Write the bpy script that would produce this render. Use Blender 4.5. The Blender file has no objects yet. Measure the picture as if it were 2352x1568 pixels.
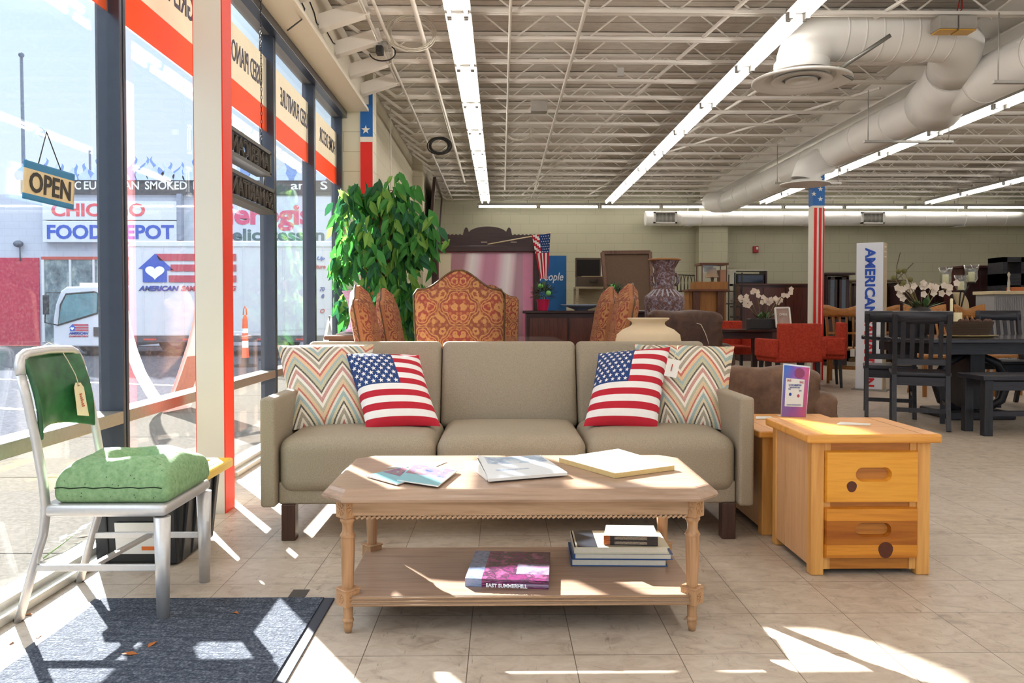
import bpy, bmesh, math, random
from mathutils import Vector as V, Matrix, Euler
S = bpy.context.scene
COL = S.collection
random.seed(7)
PI = math.pi
# ------------------------------------------------------------ camera, sky, sun, exposure
F = 1830.0                       # focal length in pixels of the 2352 px wide frame
PITCH, YAW, AXY = math.radians(1.315), math.radians(0.783), 752.0
cam = bpy.data.objects.new('camera', bpy.data.cameras.new('camera'))
COL.objects.link(cam)
cam.location = (0, 0, 1.0)
cam.rotation_euler = (PI/2 - PITCH, 0, -YAW)
cam.data.sensor_width = 36
cam.data.lens = F*36/2352
cam.data.shift_y = (AXY-784)/2352
cam.data.clip_start, cam.data.clip_end = 0.05, 300
S.camera = cam
CR = cam.rotation_euler.to_matrix()
def at(px, py, x=None, y=None, z=None):
    """the world point seen at a pixel, on the plane x=, y= or z="""
    d = CR @ V(((px-1176)/F, -(py-AXY)/F, -1))
    o = V((0, 0, 1.0))
    t = ((x-o.x)/d.x) if x is not None else ((y-o.y)/d.y) if y is not None else ((z-o.z)/d.z)
    return o + d*t
W = bpy.data.worlds.new('sky'); S.world = W; W.use_nodes = True
nt = W.node_tree; nt.nodes.clear()
_o = nt.nodes.new('ShaderNodeOutputWorld'); _b = nt.nodes.new('ShaderNodeBackground')
_t = nt.nodes.new('ShaderNodeTexCoord'); _s = nt.nodes.new('ShaderNodeSeparateXYZ'); _r = nt.nodes.new('ShaderNodeValToRGB')
nt.links.new(_t.outputs['Generated'], _s.inputs[0]); nt.links.new(_s.outputs['Z'], _r.inputs[0])
nt.links.new(_r.outputs[0], _b.inputs[0]); nt.links.new(_b.outputs[0], _o.inputs[0])
_e = _r.color_ramp.elements; _e.new(0.3); _e.new(0.62)
for _k, (_p, _c) in enumerate(((0.0, (.25, .275, .297)), (0.30, (.205, .262, .31)), (0.62, (.85, .93, 1.0)), (1.0, (.80, .9, 1.0)))):
    _e[_k].position = _p; _e[_k].color = _c+(1,)
_b.inputs[1].default_value = 3.0
sun = bpy.data.objects.new('sun', bpy.data.lights.new('sun', 'SUN')); COL.objects.link(sun)
SUND = V((0.4876, -0.7864, -0.3794))
sun.rotation_euler = SUND.to_track_quat('-Z', 'Y').to_euler()
sun.data.energy = 38.0; sun.data.angle = math.radians(0.6); sun.data.color = (1.0, 0.97, 0.92)
S.view_settings.view_transform = 'Standard'; S.view_settings.look = 'None'
S.view_settings.exposure = 0.34; S.view_settings.gamma = 1.0; S.view_settings.use_curve_mapping = False
TUBE_POWER = 4.7
S.cycles.use_adaptive_sampling = True; S.cycles.adaptive_threshold = 0.035; S.cycles.max_bounces = 7; S.cycles.diffuse_bounces = 3; S.cycles.glossy_bounces = 3; S.cycles.transparent_max_bounces = 16
S.cycles.caustics_reflective = False; S.cycles.caustics_refractive = False
S.cycles.sample_clamp_indirect = 4.0
S.cycles.use_denoising = True

# ------------------------------------------------------------ materials
def lin(c):
    if isinstance(c, str):
        c = tuple(int(c[i:i+2], 16) for i in (0, 2, 4))
    return tuple((v/255/12.92 if v/255 <= .04045 else ((v/255+.055)/1.055)**2.4) for v in c)
MATS = {}
class NT:
    def __init__(s, name):
        s.m = bpy.data.materials.new(name); s.m.use_nodes = True
        s.t = s.m.node_tree; s.b = s.t.nodes['Principled BSDF']; s.out = s.t.nodes['Material Output']
    def n(s, typ, ins=None, **kw):
        nd = s.t.nodes.new('ShaderNode'+typ)
        for k, v in kw.items(): setattr(nd, k, v)
        for k, v in (ins or {}).items():
            i = nd.inputs[k]
            if hasattr(v, 'is_output') or isinstance(v, bpy.types.NodeSocket): s.t.links.new(v, i)
            else: i.default_value = v
        return nd
    def link(s, a, b): s.t.links.new(a, b)
    def math(s, op, a, b=0.0, c=None):
        ins = {0: a, 1: b}
        if c is not None: ins[2] = c
        return s.n('Math', ins, operation=op).outputs[0]
    def mix(s, f, a, b):
        nd = s.n('Mix', data_type='RGBA')
        for i, v in ((0, f), (6, a), (7, b)):
            if isinstance(v, bpy.types.NodeSocket): s.link(v, nd.inputs[i])
            else: nd.inputs[i].default_value = v if i == 0 else (tuple(v)+(1,))[:4]
        return nd.outputs[2]
    def co(s, kind='Object', scale=(1, 1, 1), rot=(0, 0, 0)):
        c = s.n('TexCoord').outputs[kind]
        return s.n('Mapping', {0: c, 2: rot, 3: scale}).outputs[0]
    def noise(s, vec, scale, detail=3, rough=.55, dist=0):
        return s.n('TexNoise', {'Vector': vec, 'Scale': scale, 'Detail': detail, 'Roughness': rough, 'Distortion': dist}).outputs[0]
    def ramp(s, f, stops, interp='LINEAR'):
        r = s.n('ValToRGB', {0: f}); r.color_ramp.interpolation = interp
        e = r.color_ramp.elements
        while len(e) < len(stops): e.new(1.0)
        for k, (p, c) in enumerate(stops):
            e[k].position = p
        for k, (p, c) in enumerate(stops):
            e[k].color = (tuple(lin(c)) if not isinstance(c, tuple) or max(c) > 1 else c)[:3]+(1,)
        return r.outputs[0]
    def bump(s, h, strength=.3, dist=.01):
        s.link(s.n('Bump', {'Strength': strength, 'Distance': dist, 'Height': h}).outputs[0], s.b.inputs['Normal'])
    def fin(s, col, rough=.5, metal=0, spec=.5):
        if isinstance(col, bpy.types.NodeSocket): s.link(col, s.b.inputs['Base Color'])
        else: s.b.inputs['Base Color'].default_value = tuple(col)[:3]+(1,)
        if isinstance(rough, bpy.types.NodeSocket): s.link(rough, s.b.inputs['Roughness'])
        else: s.b.inputs['Roughness'].default_value = rough
        s.b.inputs['Metallic'].default_value = metal
        s.b.inputs['Specular IOR Level'].default_value = spec
        return s.m
def mat(name, col, rough=.55, metal=0, noise=.12, ns=18, bump=0, spec=.4, trans=0):
    """plain finish with a slight procedural variation of its own colour"""
    if name in MATS: return MATS[name]
    t = NT(name); c = lin(col)
    nz = t.noise(t.co(), ns)
    a = tuple(max(0, v*(1-noise)) for v in c); b = tuple(min(1, v*(1+noise)) for v in c)
    cc = t.mix(nz, a, b)
    if bump: t.bump(nz, bump, .004)
    t.fin(cc, rough, metal, spec)
    MATS[name] = t.m
    return t.m
def emis(name, col, strength):
    if name in MATS: return MATS[name]
    t = NT(name); t.fin((0.9, 0.9, 0.9), .5)
    t.b.inputs['Emission Color'].default_value = lin(col)+(1,); t.b.inputs['Emission Strength'].default_value = strength
    MATS[name] = t.m
    return t.m
def wood(name, c1, c2, axis='x', scale=1.0, rough=.45, knots=0, cknot='4a2410', planks=0, paxis='y'):
    if name in MATS: return MATS[name]
    t = NT(name); k = 14*scale
    sc = {'x': (k*.06, k, k), 'y': (k, k*.06, k), 'z': (k, k, k*.06)}[axis]
    v = t.co('Object', sc)
    n1 = t.noise(v, 1.6, 4, .6, .6); n2 = t.noise(v, 7, 2, .5)
    f = t.math('ADD', t.math('MULTIPLY', n1, .75), t.math('MULTIPLY', n2, .25))
    col = t.ramp(f, [(.32, c2), (.5, c1), (.68, c2)])
    if knots:
        vo = t.n('TexVoronoi', {'Vector': t.co('Object'), 'Scale': knots})
        k1 = t.ramp(vo.outputs['Distance'], [(.0, (0, 0, 0)), (.05, (.05, .05, .05)), (.1, (1, 1, 1))])
        col = t.mix(k1, lin(cknot), col)
    t.bump(f, .12, .002)
    t.fin(col, rough, 0, .4)
    MATS[name] = t.m
    return t.m
def glassy(name, tint=(1, 1, 1), refl=.6, dust=0.0):
    """thin pane: clear, with a Fresnel reflection and a little dust"""
    if name in MATS: return MATS[name]
    t = NT(name); t.t.nodes.remove(t.b)
    tr = t.n('BsdfTransparent', {0: tint+(1,)}); gl = t.n('BsdfGlossy', {'Color': (1, 1, 1, 1), 'Roughness': .02})
    fc = t.n('LayerWeight', {'Blend': .5}).outputs['Facing']       # thin pane: the same on both faces
    f = t.math('MULTIPLY', t.math('ADD', .05, t.math('MULTIPLY', .95, t.math('POWER', fc, 4.5))), refl)
    m = t.n('MixShader', {0: f, 1: tr.outputs[0], 2: gl.outputs[0]})
    last = m.outputs[0]
    if dust:
        df = t.n('BsdfDiffuse', {0: (.9, .93, 1, 1)}); tl = t.n('BsdfTranslucent', {0: (.9, .93, 1, 1)})
        ad = t.n('MixShader', {0: .5, 1: df.outputs[0], 2: tl.outputs[0]})
        sp = t.noise(t.co(), 90, 2); d = t.math('MULTIPLY', t.ramp(sp, [(.5, (0.25, .25, .25)), (.75, (1, 1, 1))]), dust)
        m2 = t.n('MixShader', {0: d, 1: last, 2: ad.outputs[0]}); last = m2.outputs[0]
    t.link(last, t.out.inputs[0])
    MATS[name] = t.m
    return t.m
def thinfilm(name, col, tl=.5):
    """vinyl or leaf: diffuse plus light coming through"""
    if name in MATS: return MATS[name]
    t = NT(name); c = lin(col); nz = t.noise(t.co(), 12)
    cc = t.mix(nz, tuple(v*.92 for v in c), tuple(min(1, v*1.05) for v in c))
    t.fin(cc, .5, 0, .3)
    tr = t.n('BsdfTranslucent', {0: cc})
    m = t.n('MixShader', {0: tl, 1: t.b.outputs[0], 2: tr.outputs[0]})
    t.link(m.outputs[0], t.out.inputs[0]); MATS[name] = t.m
    return t.m
def blockwall(name, col, cm, ax, bw=.4, bh=.2):
    t = NT(name)
    s = t.n('SeparateXYZ', {0: t.n('TexCoord').outputs['Object']})
    v = t.n('CombineXYZ', {0: s.outputs['X' if ax == 'x' else 'Y'], 1: s.outputs['Z']}).outputs[0]
    b = t.n('TexBrick', {'Vector': v, 'Scale': 1.0, 'Mortar Size': .006, 'Brick Width': bw, 'Row Height': bh, 'Mortar Smooth': .6, 'Color1': lin(col)+(1,), 'Color2': lin(col)+(1,), 'Mortar': lin(cm)+(1,)})
    nz = t.noise(t.co(), 3, 4)
    c = t.mix(t.math('MULTIPLY', nz, .35), b.outputs[0], lin(cm))
    t.bump(b.outputs['Fac'], -.4, .006)
    MATS[name] = t.fin(c, .7, 0, .3)
    return t.m

# ------------------------------------------------------------ mesh builder
def _frame(d, up=V((0, 0, 1))):
    d = V(d).normalized()
    if abs(d.dot(up)) > .98: up = V((0, 1, 0))
    a = d.cross(up).normalized(); b = a.cross(d).normalized()
    return a, b
WOFF = {}
class MB:
    def __init__(s): s.v = []; s.f = []; s.m = []; s.uv = []; s.sm = []
    def add(s, vs, fs, m=0, uv=None, sm=False):
        k = len(s.v); s.v += [tuple(p) for p in vs]
        for i, f in enumerate(fs):
            s.f.append([k+j for j in f]); s.m.append(m(i) if callable(m) else m); s.sm.append(sm)
            s.uv.append([uv[j] for j in f] if uv else None)
        return s
    def box(s, c, d, R=None, m=0):
        hx, hy, hz = d[0]/2, d[1]/2, d[2]/2
        vs = [V((x, y, z)) for x in (-hx, hx) for y in (-hy, hy) for z in (-hz, hz)]
        if R is not None: vs = [R @ p for p in vs]
        vs = [p+V(c) for p in vs]
        return s.add(vs, [(0, 1, 3, 2), (4, 6, 7, 5), (0, 4, 5, 1), (2, 3, 7, 6), (0, 2, 6, 4), (1, 5, 7, 3)], m)
    def b2(s, lo, hi, m=0):
        return s.box([(a+b)/2 for a, b in zip(lo, hi)], [abs(b-a) for a, b in zip(lo, hi)], None, m)
    def bar(s, p, q, w, h, m=0, up=V((0, 0, 1)), w2=None, h2=None):
        p, q = V(p), V(q); a, b = _frame(q-p, up); w2 = w if w2 is None else w2; h2 = h if h2 is None else h2
        vs = [p+a*w/2*i+b*h/2*j for i, j in ((-1, -1), (1, -1), (1, 1), (-1, 1))]+[q+a*w2/2*i+b*h2/2*j for i, j in ((-1, -1), (1, -1), (1, 1), (-1, 1))]
        return s.add(vs, [(3, 2, 1, 0), (4, 5, 6, 7), (0, 1, 5, 4), (1, 2, 6, 5), (2, 3, 7, 6), (3, 0, 4, 7)], m)
    def tube(s, path, r, n=8, m=0, closed=False, sy=1.0, caps=True, sm=True):
        P = [V(p) for p in path]; N = len(P); vs = []; a0 = None
        for i, p in enumerate(P):
            d = (P[(i+1) % N]-P[i-1]) if closed else (P[min(i+1, N-1)]-P[max(i-1, 0)])
            if d.length < 1e-9: d = V((0, 0, 1))
            d.normalize()
            if a0 is None: a, b = _frame(d)
            else:
                a = (a0-d*a0.dot(d)).normalized(); b = a.cross(d).normalized()
            a0 = a; rr = r[i] if isinstance(r, (list, tuple)) else r
            vs += [p+a*rr*math.cos(2*PI*k/n)+b*rr*sy*math.sin(2*PI*k/n) for k in range(n)]
        fs = []
        for i in range(N if closed else N-1):
            j = (i+1) % N
            fs += [(i*n+k, i*n+(k+1) % n, j*n+(k+1) % n, j*n+k) for k in range(n)]
        s.add(vs, fs, m, None, sm)
        if caps and not closed:
            k = len(s.v)-len(vs)
            s.f += [[k+i for i in range(n)][::-1], [k+(N-1)*n+i for i in range(n)]]; s.m += [m, m]; s.uv += [None, None]; s.sm += [False, False]
        return s
    def lathe(s, prof, c=(0, 0, 0), n=24, m=0, sx=1, sy=1, R=None, sm=True, flute=0, fl=(0, 0)):
        vs = []; fs = []; N = len(prof); c = V(c)
        for i, (r, z) in enumerate(prof):
            for k in range(n):
                a = 2*PI*k/n
                rr = r*(1-flute*(k % 2)) if flute and fl[0] <= z <= fl[1] else r
                p = V((rr*math.cos(a)*sx, rr*math.sin(a)*sy, z))
                vs.append((R @ p if R is not None else p)+c)
        for i in range(N-1):
            fs += [(i*n+k, i*n+(k+1) % n, (i+1)*n+(k+1) % n, (i+1)*n+k) for k in range(n)]
        mm = (lambda q: m(q//n)) if callable(m) else m
        return s.add(vs, fs, mm, None, sm)
    def prism(s, poly, h0, h1, X=None, m=0, sm=False):
        n = len(poly); X = X or Matrix()
        vs = [X @ V((x, y, h0)) for x, y in poly]+[X @ V((x, y, h1)) for x, y in poly]
        s.add(vs, [list(range(n))[::-1], [n+i for i in range(n)]], m)
        k = len(s.v)-2*n
        for i in range(n):
            j = (i+1) % n; s.f.append([k+i, k+j, k+n+j, k+n+i]); s.m.append(m); s.uv.append(None); s.sm.append(sm)
        return s
    def ball(s, c, r, m=0, n=10, sc=(1, 1, 1)):
        return s.lathe([(max(1e-4, r*math.sin(PI*i/n)), -r*math.cos(PI*i/n)*sc[2]) for i in range(n+1)], c, max(8, int(n*1.6)), m, sc[0], sc[1])
    def surf(s, fn, nu, nv, m=0, uv=True, sm=True, close=False):
        vs = []; us = []; fs = []; ms = []
        for j in range(nv+1):
            for i in range(nu+1):
                vs.append(fn(i/nu, j/nv)); us.append((i/nu, j/nv))
        w = nu+1
        for j in range(nv):
            for i in range(nu):
                fs.append((j*w+i, j*w+i+1, (j+1)*w+i+1, (j+1)*w+i)); ms.append(m((i+.5)/nu, (j+.5)/nv) if callable(m) else m)
        return s.add(vs, fs, (lambda q: ms[q]), us, sm)
    def rbox(s, c, d, r, m=0, R=None, k=3, mid=5, fn=None):
        """rounded, optionally puffed block"""
        h = [x/2 for x in d]; r = min(r, *[x*.999 for x in h]); c = V(c)
        def ticks(hh):
            e = [-hh+r*(1-math.cos(PI/2*i/k)) if False else -hh+r*i/k for i in range(k)]
            mm = [(-hh+r)+(2*hh-2*r)*i/mid for i in range(mid+1)]
            return e+mm+[-x for x in reversed(e)]
        T = [ticks(x) for x in h]
        for ax in range(3):
            u, w = (ax+1) % 3, (ax+2) % 3
            for sg in (-1, 1):
                vs = []; nu, nw = len(T[u]), len(T[w])
                for b in T[w]:
                    for a in T[u]:
                        p = V((0, 0, 0)); p[ax] = sg*h[ax]; p[u] = a; p[w] = b
                        q = V([max(-h[i]+r, min(h[i]-r, p[i])) for i in range(3)]); e = p-q
                        if e.length > 1e-9: p = q+e.normalized()*r
                        if fn: p = fn(p, h)
                        if R is not None: p = R @ p
                        vs.append(p+c)
                fs = []
                for j in range(nw-1):
                    for i in range(nu-1):
                        q = (j*nu+i, j*nu+i+1, (j+1)*nu+i+1, (j+1)*nu+i)
                        fs.append(q if sg > 0 else q[::-1])
                s.add(vs, fs, m, None, True)
        return s
    def build(s, name, mats, parent=None, bevel=0, seg=2, weld=False, world=True, smooth=None, off=None):
        me = bpy.data.meshes.new(name)
        o = V((0, 0, 0))
        if off is not None: o = V(off)
        elif parent is not None and world and parent.name in WOFF: o = WOFF[parent.name]
        me.from_pydata([tuple(V(p)-o) for p in s.v], [], s.f)
        for m in (mats if isinstance(mats, (list, tuple)) else [mats]): me.materials.append(m)
        me.polygons.foreach_set('material_index', s.m)
        me.polygons.foreach_set('use_smooth', s.sm if smooth is None else [smooth]*len(s.f))
        if any(u is not None for u in s.uv):
            ul = me.uv_layers.new(name='UVMap'); L = []
            for f, u in zip(s.f, s.uv):
                for q in (u or [(0, 0)]*len(f)): L += [q[0], q[1]]
            ul.data.foreach_set('uv', L)
        if weld:
            bm = bmesh.new(); bm.from_mesh(me); bmesh.ops.remove_doubles(bm, verts=bm.verts, dist=1e-5); bm.to_mesh(me); bm.free()
        me.update()
        ob = bpy.data.objects.new(name, me); COL.objects.link(ob)
        if parent is not None:
            ob.parent = parent
            if parent.name in WOFF: WOFF[ob.name] = WOFF[parent.name]
        if bevel:
            b = ob.modifiers.new('edge', 'BEVEL'); b.width = bevel; b.segments = seg; b.limit_method = 'ANGLE'; b.angle_limit = math.radians(40)
        return ob
def tag(o, label, cat, group=None):
    o['label'] = label; o['category'] = cat
    if group: o['group'] = group
    return o
def thing(name, label, cat, loc=(0, 0, 0), rz=0, group=None):
    o = bpy.data.objects.new(name, None); COL.objects.link(o); o.empty_display_size = .1
    o.location = loc; o.rotation_euler = (0, 0, rz)
    if rz == 0: WOFF[o.name] = V(loc)
    return tag(o, label, cat, group)
def struct(o, label=None):
    o['kind'] = 'structure'
    if label: o['label'] = label
    return o
def dup(root, loc, rz, label, group=None, scale=None):
    def cp(o, par):
        c = o.copy(); COL.objects.link(c)
        if par is not None: c.parent = par
        for ch in o.children: cp(ch, c)
        return c
    r = cp(root, None); r.location = loc; r.rotation_euler = (0, 0, rz); r['label'] = label
    if group: r['group'] = group
    if scale: r.scale = scale
    return r
def text(body, size, loc, rot, m, parent=None, name='lettering', ext=.001, bold=0, shear=0, align='CENTER', sx=1.0, font=None):
    cu = bpy.data.curves.new('t', 'FONT'); cu.body = body; cu.size = size; cu.extrude = ext; cu.offset = bold*size
    cu.shear = shear; cu.align_x = align; cu.align_y = 'CENTER'; cu.resolution_u = 3
    ob = bpy.data.objects.new('t', cu); COL.objects.link(ob)
    me = bpy.data.meshes.new_from_object(ob.evaluated_get(bpy.context.evaluated_depsgraph_get()))
    bpy.data.objects.remove(ob)
    X = Euler(rot).to_matrix().to_4x4()
    o = WOFF.get(parent.name, V((0, 0, 0))) if parent is not None else V((0, 0, 0))
    me.transform(Matrix.Translation(V(loc)-o) @ X @ Matrix.Diagonal((sx, 1, 1, 1)))
    me.materials.clear(); me.materials.append(m); me.name = name
    r = bpy.data.objects.new(name, me); COL.objects.link(r)
    if parent is not None: r.parent = parent
    return r
FRONT = (PI/2, 0, 0)             # lettering facing the street side of -y
def star(r, c=(0, 0), rot=PI/2):
    return [(c[0]+(r if i % 2 == 0 else r*.4)*math.cos(rot+PI*i/5), c[1]+(r if i % 2 == 0 else r*.4)*math.sin(rot+PI*i/5)) for i in range(10)]
ORD = 'first second third fourth fifth sixth seventh eighth ninth tenth eleventh twelfth thirteenth fourteenth fifteenth'.split()
XZ = Matrix(((1, 0, 0, 0), (0, 0, 1, 0), (0, 1, 0, 0), (0, 0, 0, 1)))       # drawing (x,y) -> world (x, ., z), depth along +y
YZ = Matrix(((0, 0, 1, 0), (1, 0, 0, 0), (0, 1, 0, 0), (0, 0, 0, 1)))       # drawing (x,y) -> world (., y, z), depth along +x
# ============================================================ SETTING: floor, walls, ceiling, windows
def floor_mat():
    t = NT('floor_tile')
    co = t.n('TexCoord').outputs['Object']; s = t.n('SeparateXYZ', {0: co})
    def line(out, ph):
        f = t.math('FRACT', t.math('DIVIDE', t.math('ADD', out, 30.48-ph), .3048))
        return t.math('MINIMUM', f, t.math('SUBTRACT', 1.0, f))
    d = t.math('MINIMUM', line(s.outputs['X'], .82), line(s.outputs['Y'], 2.891))
    jl = t.math('LESS_THAN', d, .0045)
    cell = t.n('CombineXYZ', {0: t.math('FLOOR', t.math('DIVIDE', t.math('ADD', s.outputs['X'], 30.48-.82), .3048)), 1: t.math('FLOOR', t.math('DIVIDE', t.math('ADD', s.outputs['Y'], 30.48-2.891), .3048))}).outputs[0]
    wn = t.n('TexWhiteNoise', {'Vector': cell}, noise_dimensions='3D').outputs['Value']
    n1 = t.noise(t.co('Object', (6, 9, 6), (0, 0, .6)), 2.0, 5, .68, .9)
    n2 = t.noise(t.co('Object', (1, 1, 1)), 1.1, 3)
    n3 = t.noise(t.co('Object', (14, 3, 4), (0, 0, .3)), 3, 6, .7, .5)
    base = t.ramp(n1, [(.28, '8d7d6e'), (.45, 'b8a894'), (.7, 'd0c3b1')])
    base = t.mix(t.math('MULTIPLY', n2, .5), base, lin('a08f7f'))
    base = t.mix(t.math('MULTIPLY', wn, .22), base, lin('d6cbbe'))
    dirt = t.ramp(n3, [(.3, (1, 1, 1)), (.4, (0, 0, 0))])
    base = t.mix(t.math('MULTIPLY', dirt, .7), base, lin('6d5c4d'))
    col = t.mix(jl, base, lin('6f6256'))
    t.bump(jl, -.25, .002)
    return t.fin(col, t.math('ADD', .26, t.math('MULTIPLY', n3, .3)), 0, .5)
WX = -1.61                        # inner face of the window frames
struct(MB().b2((-1.72, -3, -.15), (14, 17.2, 0)).build('floor', floor_mat()), 'worn beige vinyl tile floor')
WALLB = blockwall('wall_block_back', 'bab69d', 'a8a48b', 'x')
WALLS = blockwall('wall_block_side', 'c6bda4', 'b0a68c', 'y')
PAINT = mat('cream_paint', 'e4dbc6', .6, 0, .06, 4)
struct(MB().b2((-1.8, 16.9, 0), (14.2, 17.2, 3.7)).build('wall_back', WALLB), 'painted block wall at the back')
p0 = at(1605, 600, y=16.6); p1 = at(1672, 600, y=16.6)
struct(MB().b2((p0.x, 16.6, 0), (p1.x, 16.95, 3.6)).build('trim_1', WALLB), 'block pilaster on the back wall')
struct(MB().b2((14, -3, 0), (14.2, 17.2, 3.7)).build('wall_right', WALLS))
mb = MB().b2((-1.72, 8.3, 0), (-1.47, 13.3, 3.53)); mb.b2((-1.72, 13.3, 0), (-1.30, 17.0, 3.53))
struct(mb.build('wall_left', WALLS), 'painted block side wall beyond the windows')
# roof deck
def deck_mat():
    t = NT('roof_deck'); co = t.co()
    s = t.n('SeparateXYZ', {0: co})
    f = t.math('FRACT', t.math('MULTIPLY', s.outputs['Y'], 4.1))
    ln = t.math('LESS_THAN', f, .05)
    n = t.noise(t.co('Object', (3, 9, 3)), 3, 5, .7)
    col = t.ramp(n, [(.3, 'c9c0b4'), (.7, 'e0d8cc')])
    col = t.mix(ln, col, lin('958a7c'))
    t.bump(t.noise(co, 40, 3), .5, .01)
    return t.fin(col, .8, 0, .2)
struct(MB().b2((-1.8, -3, 3.53), (14.2, 17.2, 3.7)).build('ceiling', deck_mat()), 'white painted roof deck')
JM = mat('joist_paint', 'ece6dc', .5, 0, .05, 3)
def joist(y, first=False):
    mb = MB(); z0, z1 = 3.262, 3.52
    x0, x1 = -1.13, 13.9
    for dy in (-.022, .022):
        mb.box(((x0+x1)/2, y+dy, z0), (x1-x0, .024, .026)); mb.box(((-1.45+x1)/2, y+dy, z1-.012), (x1+1.45, .024, .024))
    mb.bar((x0+.01, y, z0), (-1.42, y, z1-.04), .04, .03)
    st = .305; k = 0; x = x0+.02
    while x < x1-st:
        mb.tube([(x, y, z0), (x+st, y, z1-.02)], .0085, 5, sm=True, caps=False)
        mb.tube([(x+st, y, z1-.02), (x+2*st, y, z0)], .0085, 5, sm=True, caps=False)
        x += 2*st
    return mb
jm = joist(0).build('roof_joist', JM)
jm.location.y = 4.90
struct(jm, 'white open web roof joist')
for k in range(1, 20):
    c = jm.copy(); COL.objects.link(c); c.location.y = 4.90+.6096*k
# girder under the deck, along the duct
ga, gb = 4.12, 4.32
mb = MB(); mb.b2((ga-.1, 5.0, 3.20), (gb+.02, 16.9, 3.215)); mb.b2((4.14, 5.0, 3.215), (4.18, 16.9, 3.53)); mb.b2((ga-.1, 5.0, 3.51), (gb+.02, 16.9, 3.53))
struct(mb.build('beam', JM), 'steel girder running to the back wall')
# header over the windows
mb = MB(); mb.b2((-1.74, -3, 3.0), (-1.38, 8.28, 3.46)); mb.b2((-1.74, -3, 3.46), (-1.5, 8.3, 3.53)); mb.b2((-1.38, -3, 3.0), (-1.34, 8.28, 3.03))
struct(mb.build('wall_left_header', PAINT), 'cream header over the shop windows')
for k in range(7):                                                # sloped joist seats on the header
    y = 4.90+.6096*k
    if y > 8.2: break
    mb = MB(); mb.bar((-1.385, y-.05, 3.16), (-1.0, y-.05, 3.28), .012, .11)
    mb.bar((-1.385, y+.0, 3.11), (-1.0, y+.0, 3.235), .10, .008)
    struct(mb.build('trim_%d' % (k+20), JM), 'sloped steel plate where a joist meets the header')
# flag painted pier past the last window
PX0, PX1 = at(795, 500, y=8.15).x, at(858, 500, y=8.15).x
FX = at(828, 500, y=8.15).x
struct(MB().b2((-1.72, 8.15, 0), (PX1, 8.35, 3.46)).build('wall_left_pier', blockwall('pier_block', 'd9d2bb', 'b5ab92', 'x')), 'cream block pier past the last window')
BLUE = mat('paint_blue', '1f62a8', .55, 0, .08, 6); RED = mat('paint_red', 'd8231c', .55, 0, .08, 6); WHT = mat('paint_white', 'ece7da', .55, 0, .04, 6)
fp = thing('painted_flag_panel', 'red white and blue star panel painted on the pier beside the plant', 'wall painting', (FX, 8.14, 0))
zt = lambda py: at(840, py, y=8.14).z
mb = MB(); mb.b2((FX, 8.138, 0), (PX1, 8.15, zt(188)))
mb.build('white_ground', WHT, fp)
mb = MB(); mb.b2((FX+.004, 8.134, zt(314)), (PX1-.002, 8.139, zt(240))); mb.b2((at(847, 200, y=8.14).x, 8.134, zt(241)), (PX1-.002, 8.139, zt(190))); mb.build('blue_field', BLUE, fp)
mb = MB(); mb.b2((FX+.004, 8.134, 0), (PX1-.006, 8.139, zt(326))); mb.build('red_field', RED, fp)
sc = at(840, 298, y=8.13); mb = MB(); mb.prism(star(.046, (sc.x, sc.z)), 8.129, 8.136, XZ); mb.build('star', WHT, fp)
# white steel column with red side, in front of the glass
CX1 = at(514, 900, y=3.9).x
cx0 = at(451, 900, y=3.9).x
mb = MB(); mb.b2((cx0, 3.9, 0), (CX1, 4.03, 3.0)); 
col = struct(mb.build('trim_2', mat('column_white', 'dcd9cd', .5, 0, .05, 3)), 'cream steel post in front of the windows')
mb = MB(); mb.b2((CX1, 3.9, 0), (CX1+.006, 4.03, 3.0)); mb.b2((cx0-.004, 3.902, 0), (cx0, 4.03, 3.0))
struct(mb.build('trim_3', mat('column_red', 'df3418', .5, 0, .06, 5)), 'red painted side of the post')
# windows
FR = mat('frame_bronze', '454a54', .3, .6, .1, 20); FRG = mat('frame_grey', '8f887c', .35, .4, .15, 60)
PANE = glassy('window_glass', (.97, .985, 1.0), .55, .022)
ML = [-2.45, -1.28, -.13, 1.02, 2.17, at(290, 800, x=WX).y, 4.72, at(634, 600, x=WX).y, at(725, 600, x=WX).y, 8.13]
print('mullions', [round(v, 2) for v in ML])
RZ0, RZ1 = at(454, 921, x=WX).z, at(454, 898, x=WX).z
print('rail', RZ0, RZ1)
for k, y in enumerate(ML):
    mb = MB(); w = .028
    mb.b2((-1.715, y-w, .0), (WX, y-.006, 3.0)); mb.b2((-1.715, y+.006, 0), (WX, y+w, 3.0)); mb.b2((-1.69, y-.007, 0), (WX-.012, y+.007, 3.0))
    struct(mb.build('trim_%d' % (k+40), FR, bevel=.003), 'dark aluminium window mullion')
for k in range(len(ML)-1):
    y0, y1 = ML[k]+.028, ML[k+1]-.028
    w = thing('window_%d' % (k+1), 'shop window pane bay', 'window', (WX, (y0+y1)/2, 0)); w['kind'] = 'structure'
    mb = MB()
    mb.b2((-1.715, y0, 2.94), (WX, y1, 3.0)); mb.b2((-1.715, y0, RZ0), (WX, y1, RZ1)); 
    mb.build('window_frame', FRG, w, bevel=.003)
    mb = MB(); mb.b2((-1.70, y0, 0), (WX, y1, .055)); mb.b2((-1.715, y0, .0), (WX+.04, y1, .03)); mb.build('window_sill', mat('sill_pale', 'cfcbc0', .4, .2, .1, 30), w, bevel=.003)
    mb = MB(); mb.b2((-1.668, y0-.01, RZ1-.01), (-1.662, y1+.01, 2.95)); mb.b2((-1.668, y0-.01, .05), (-1.662, y1+.01, RZ0+.01))
    mb.build('window_glass', PANE, w)
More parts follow.
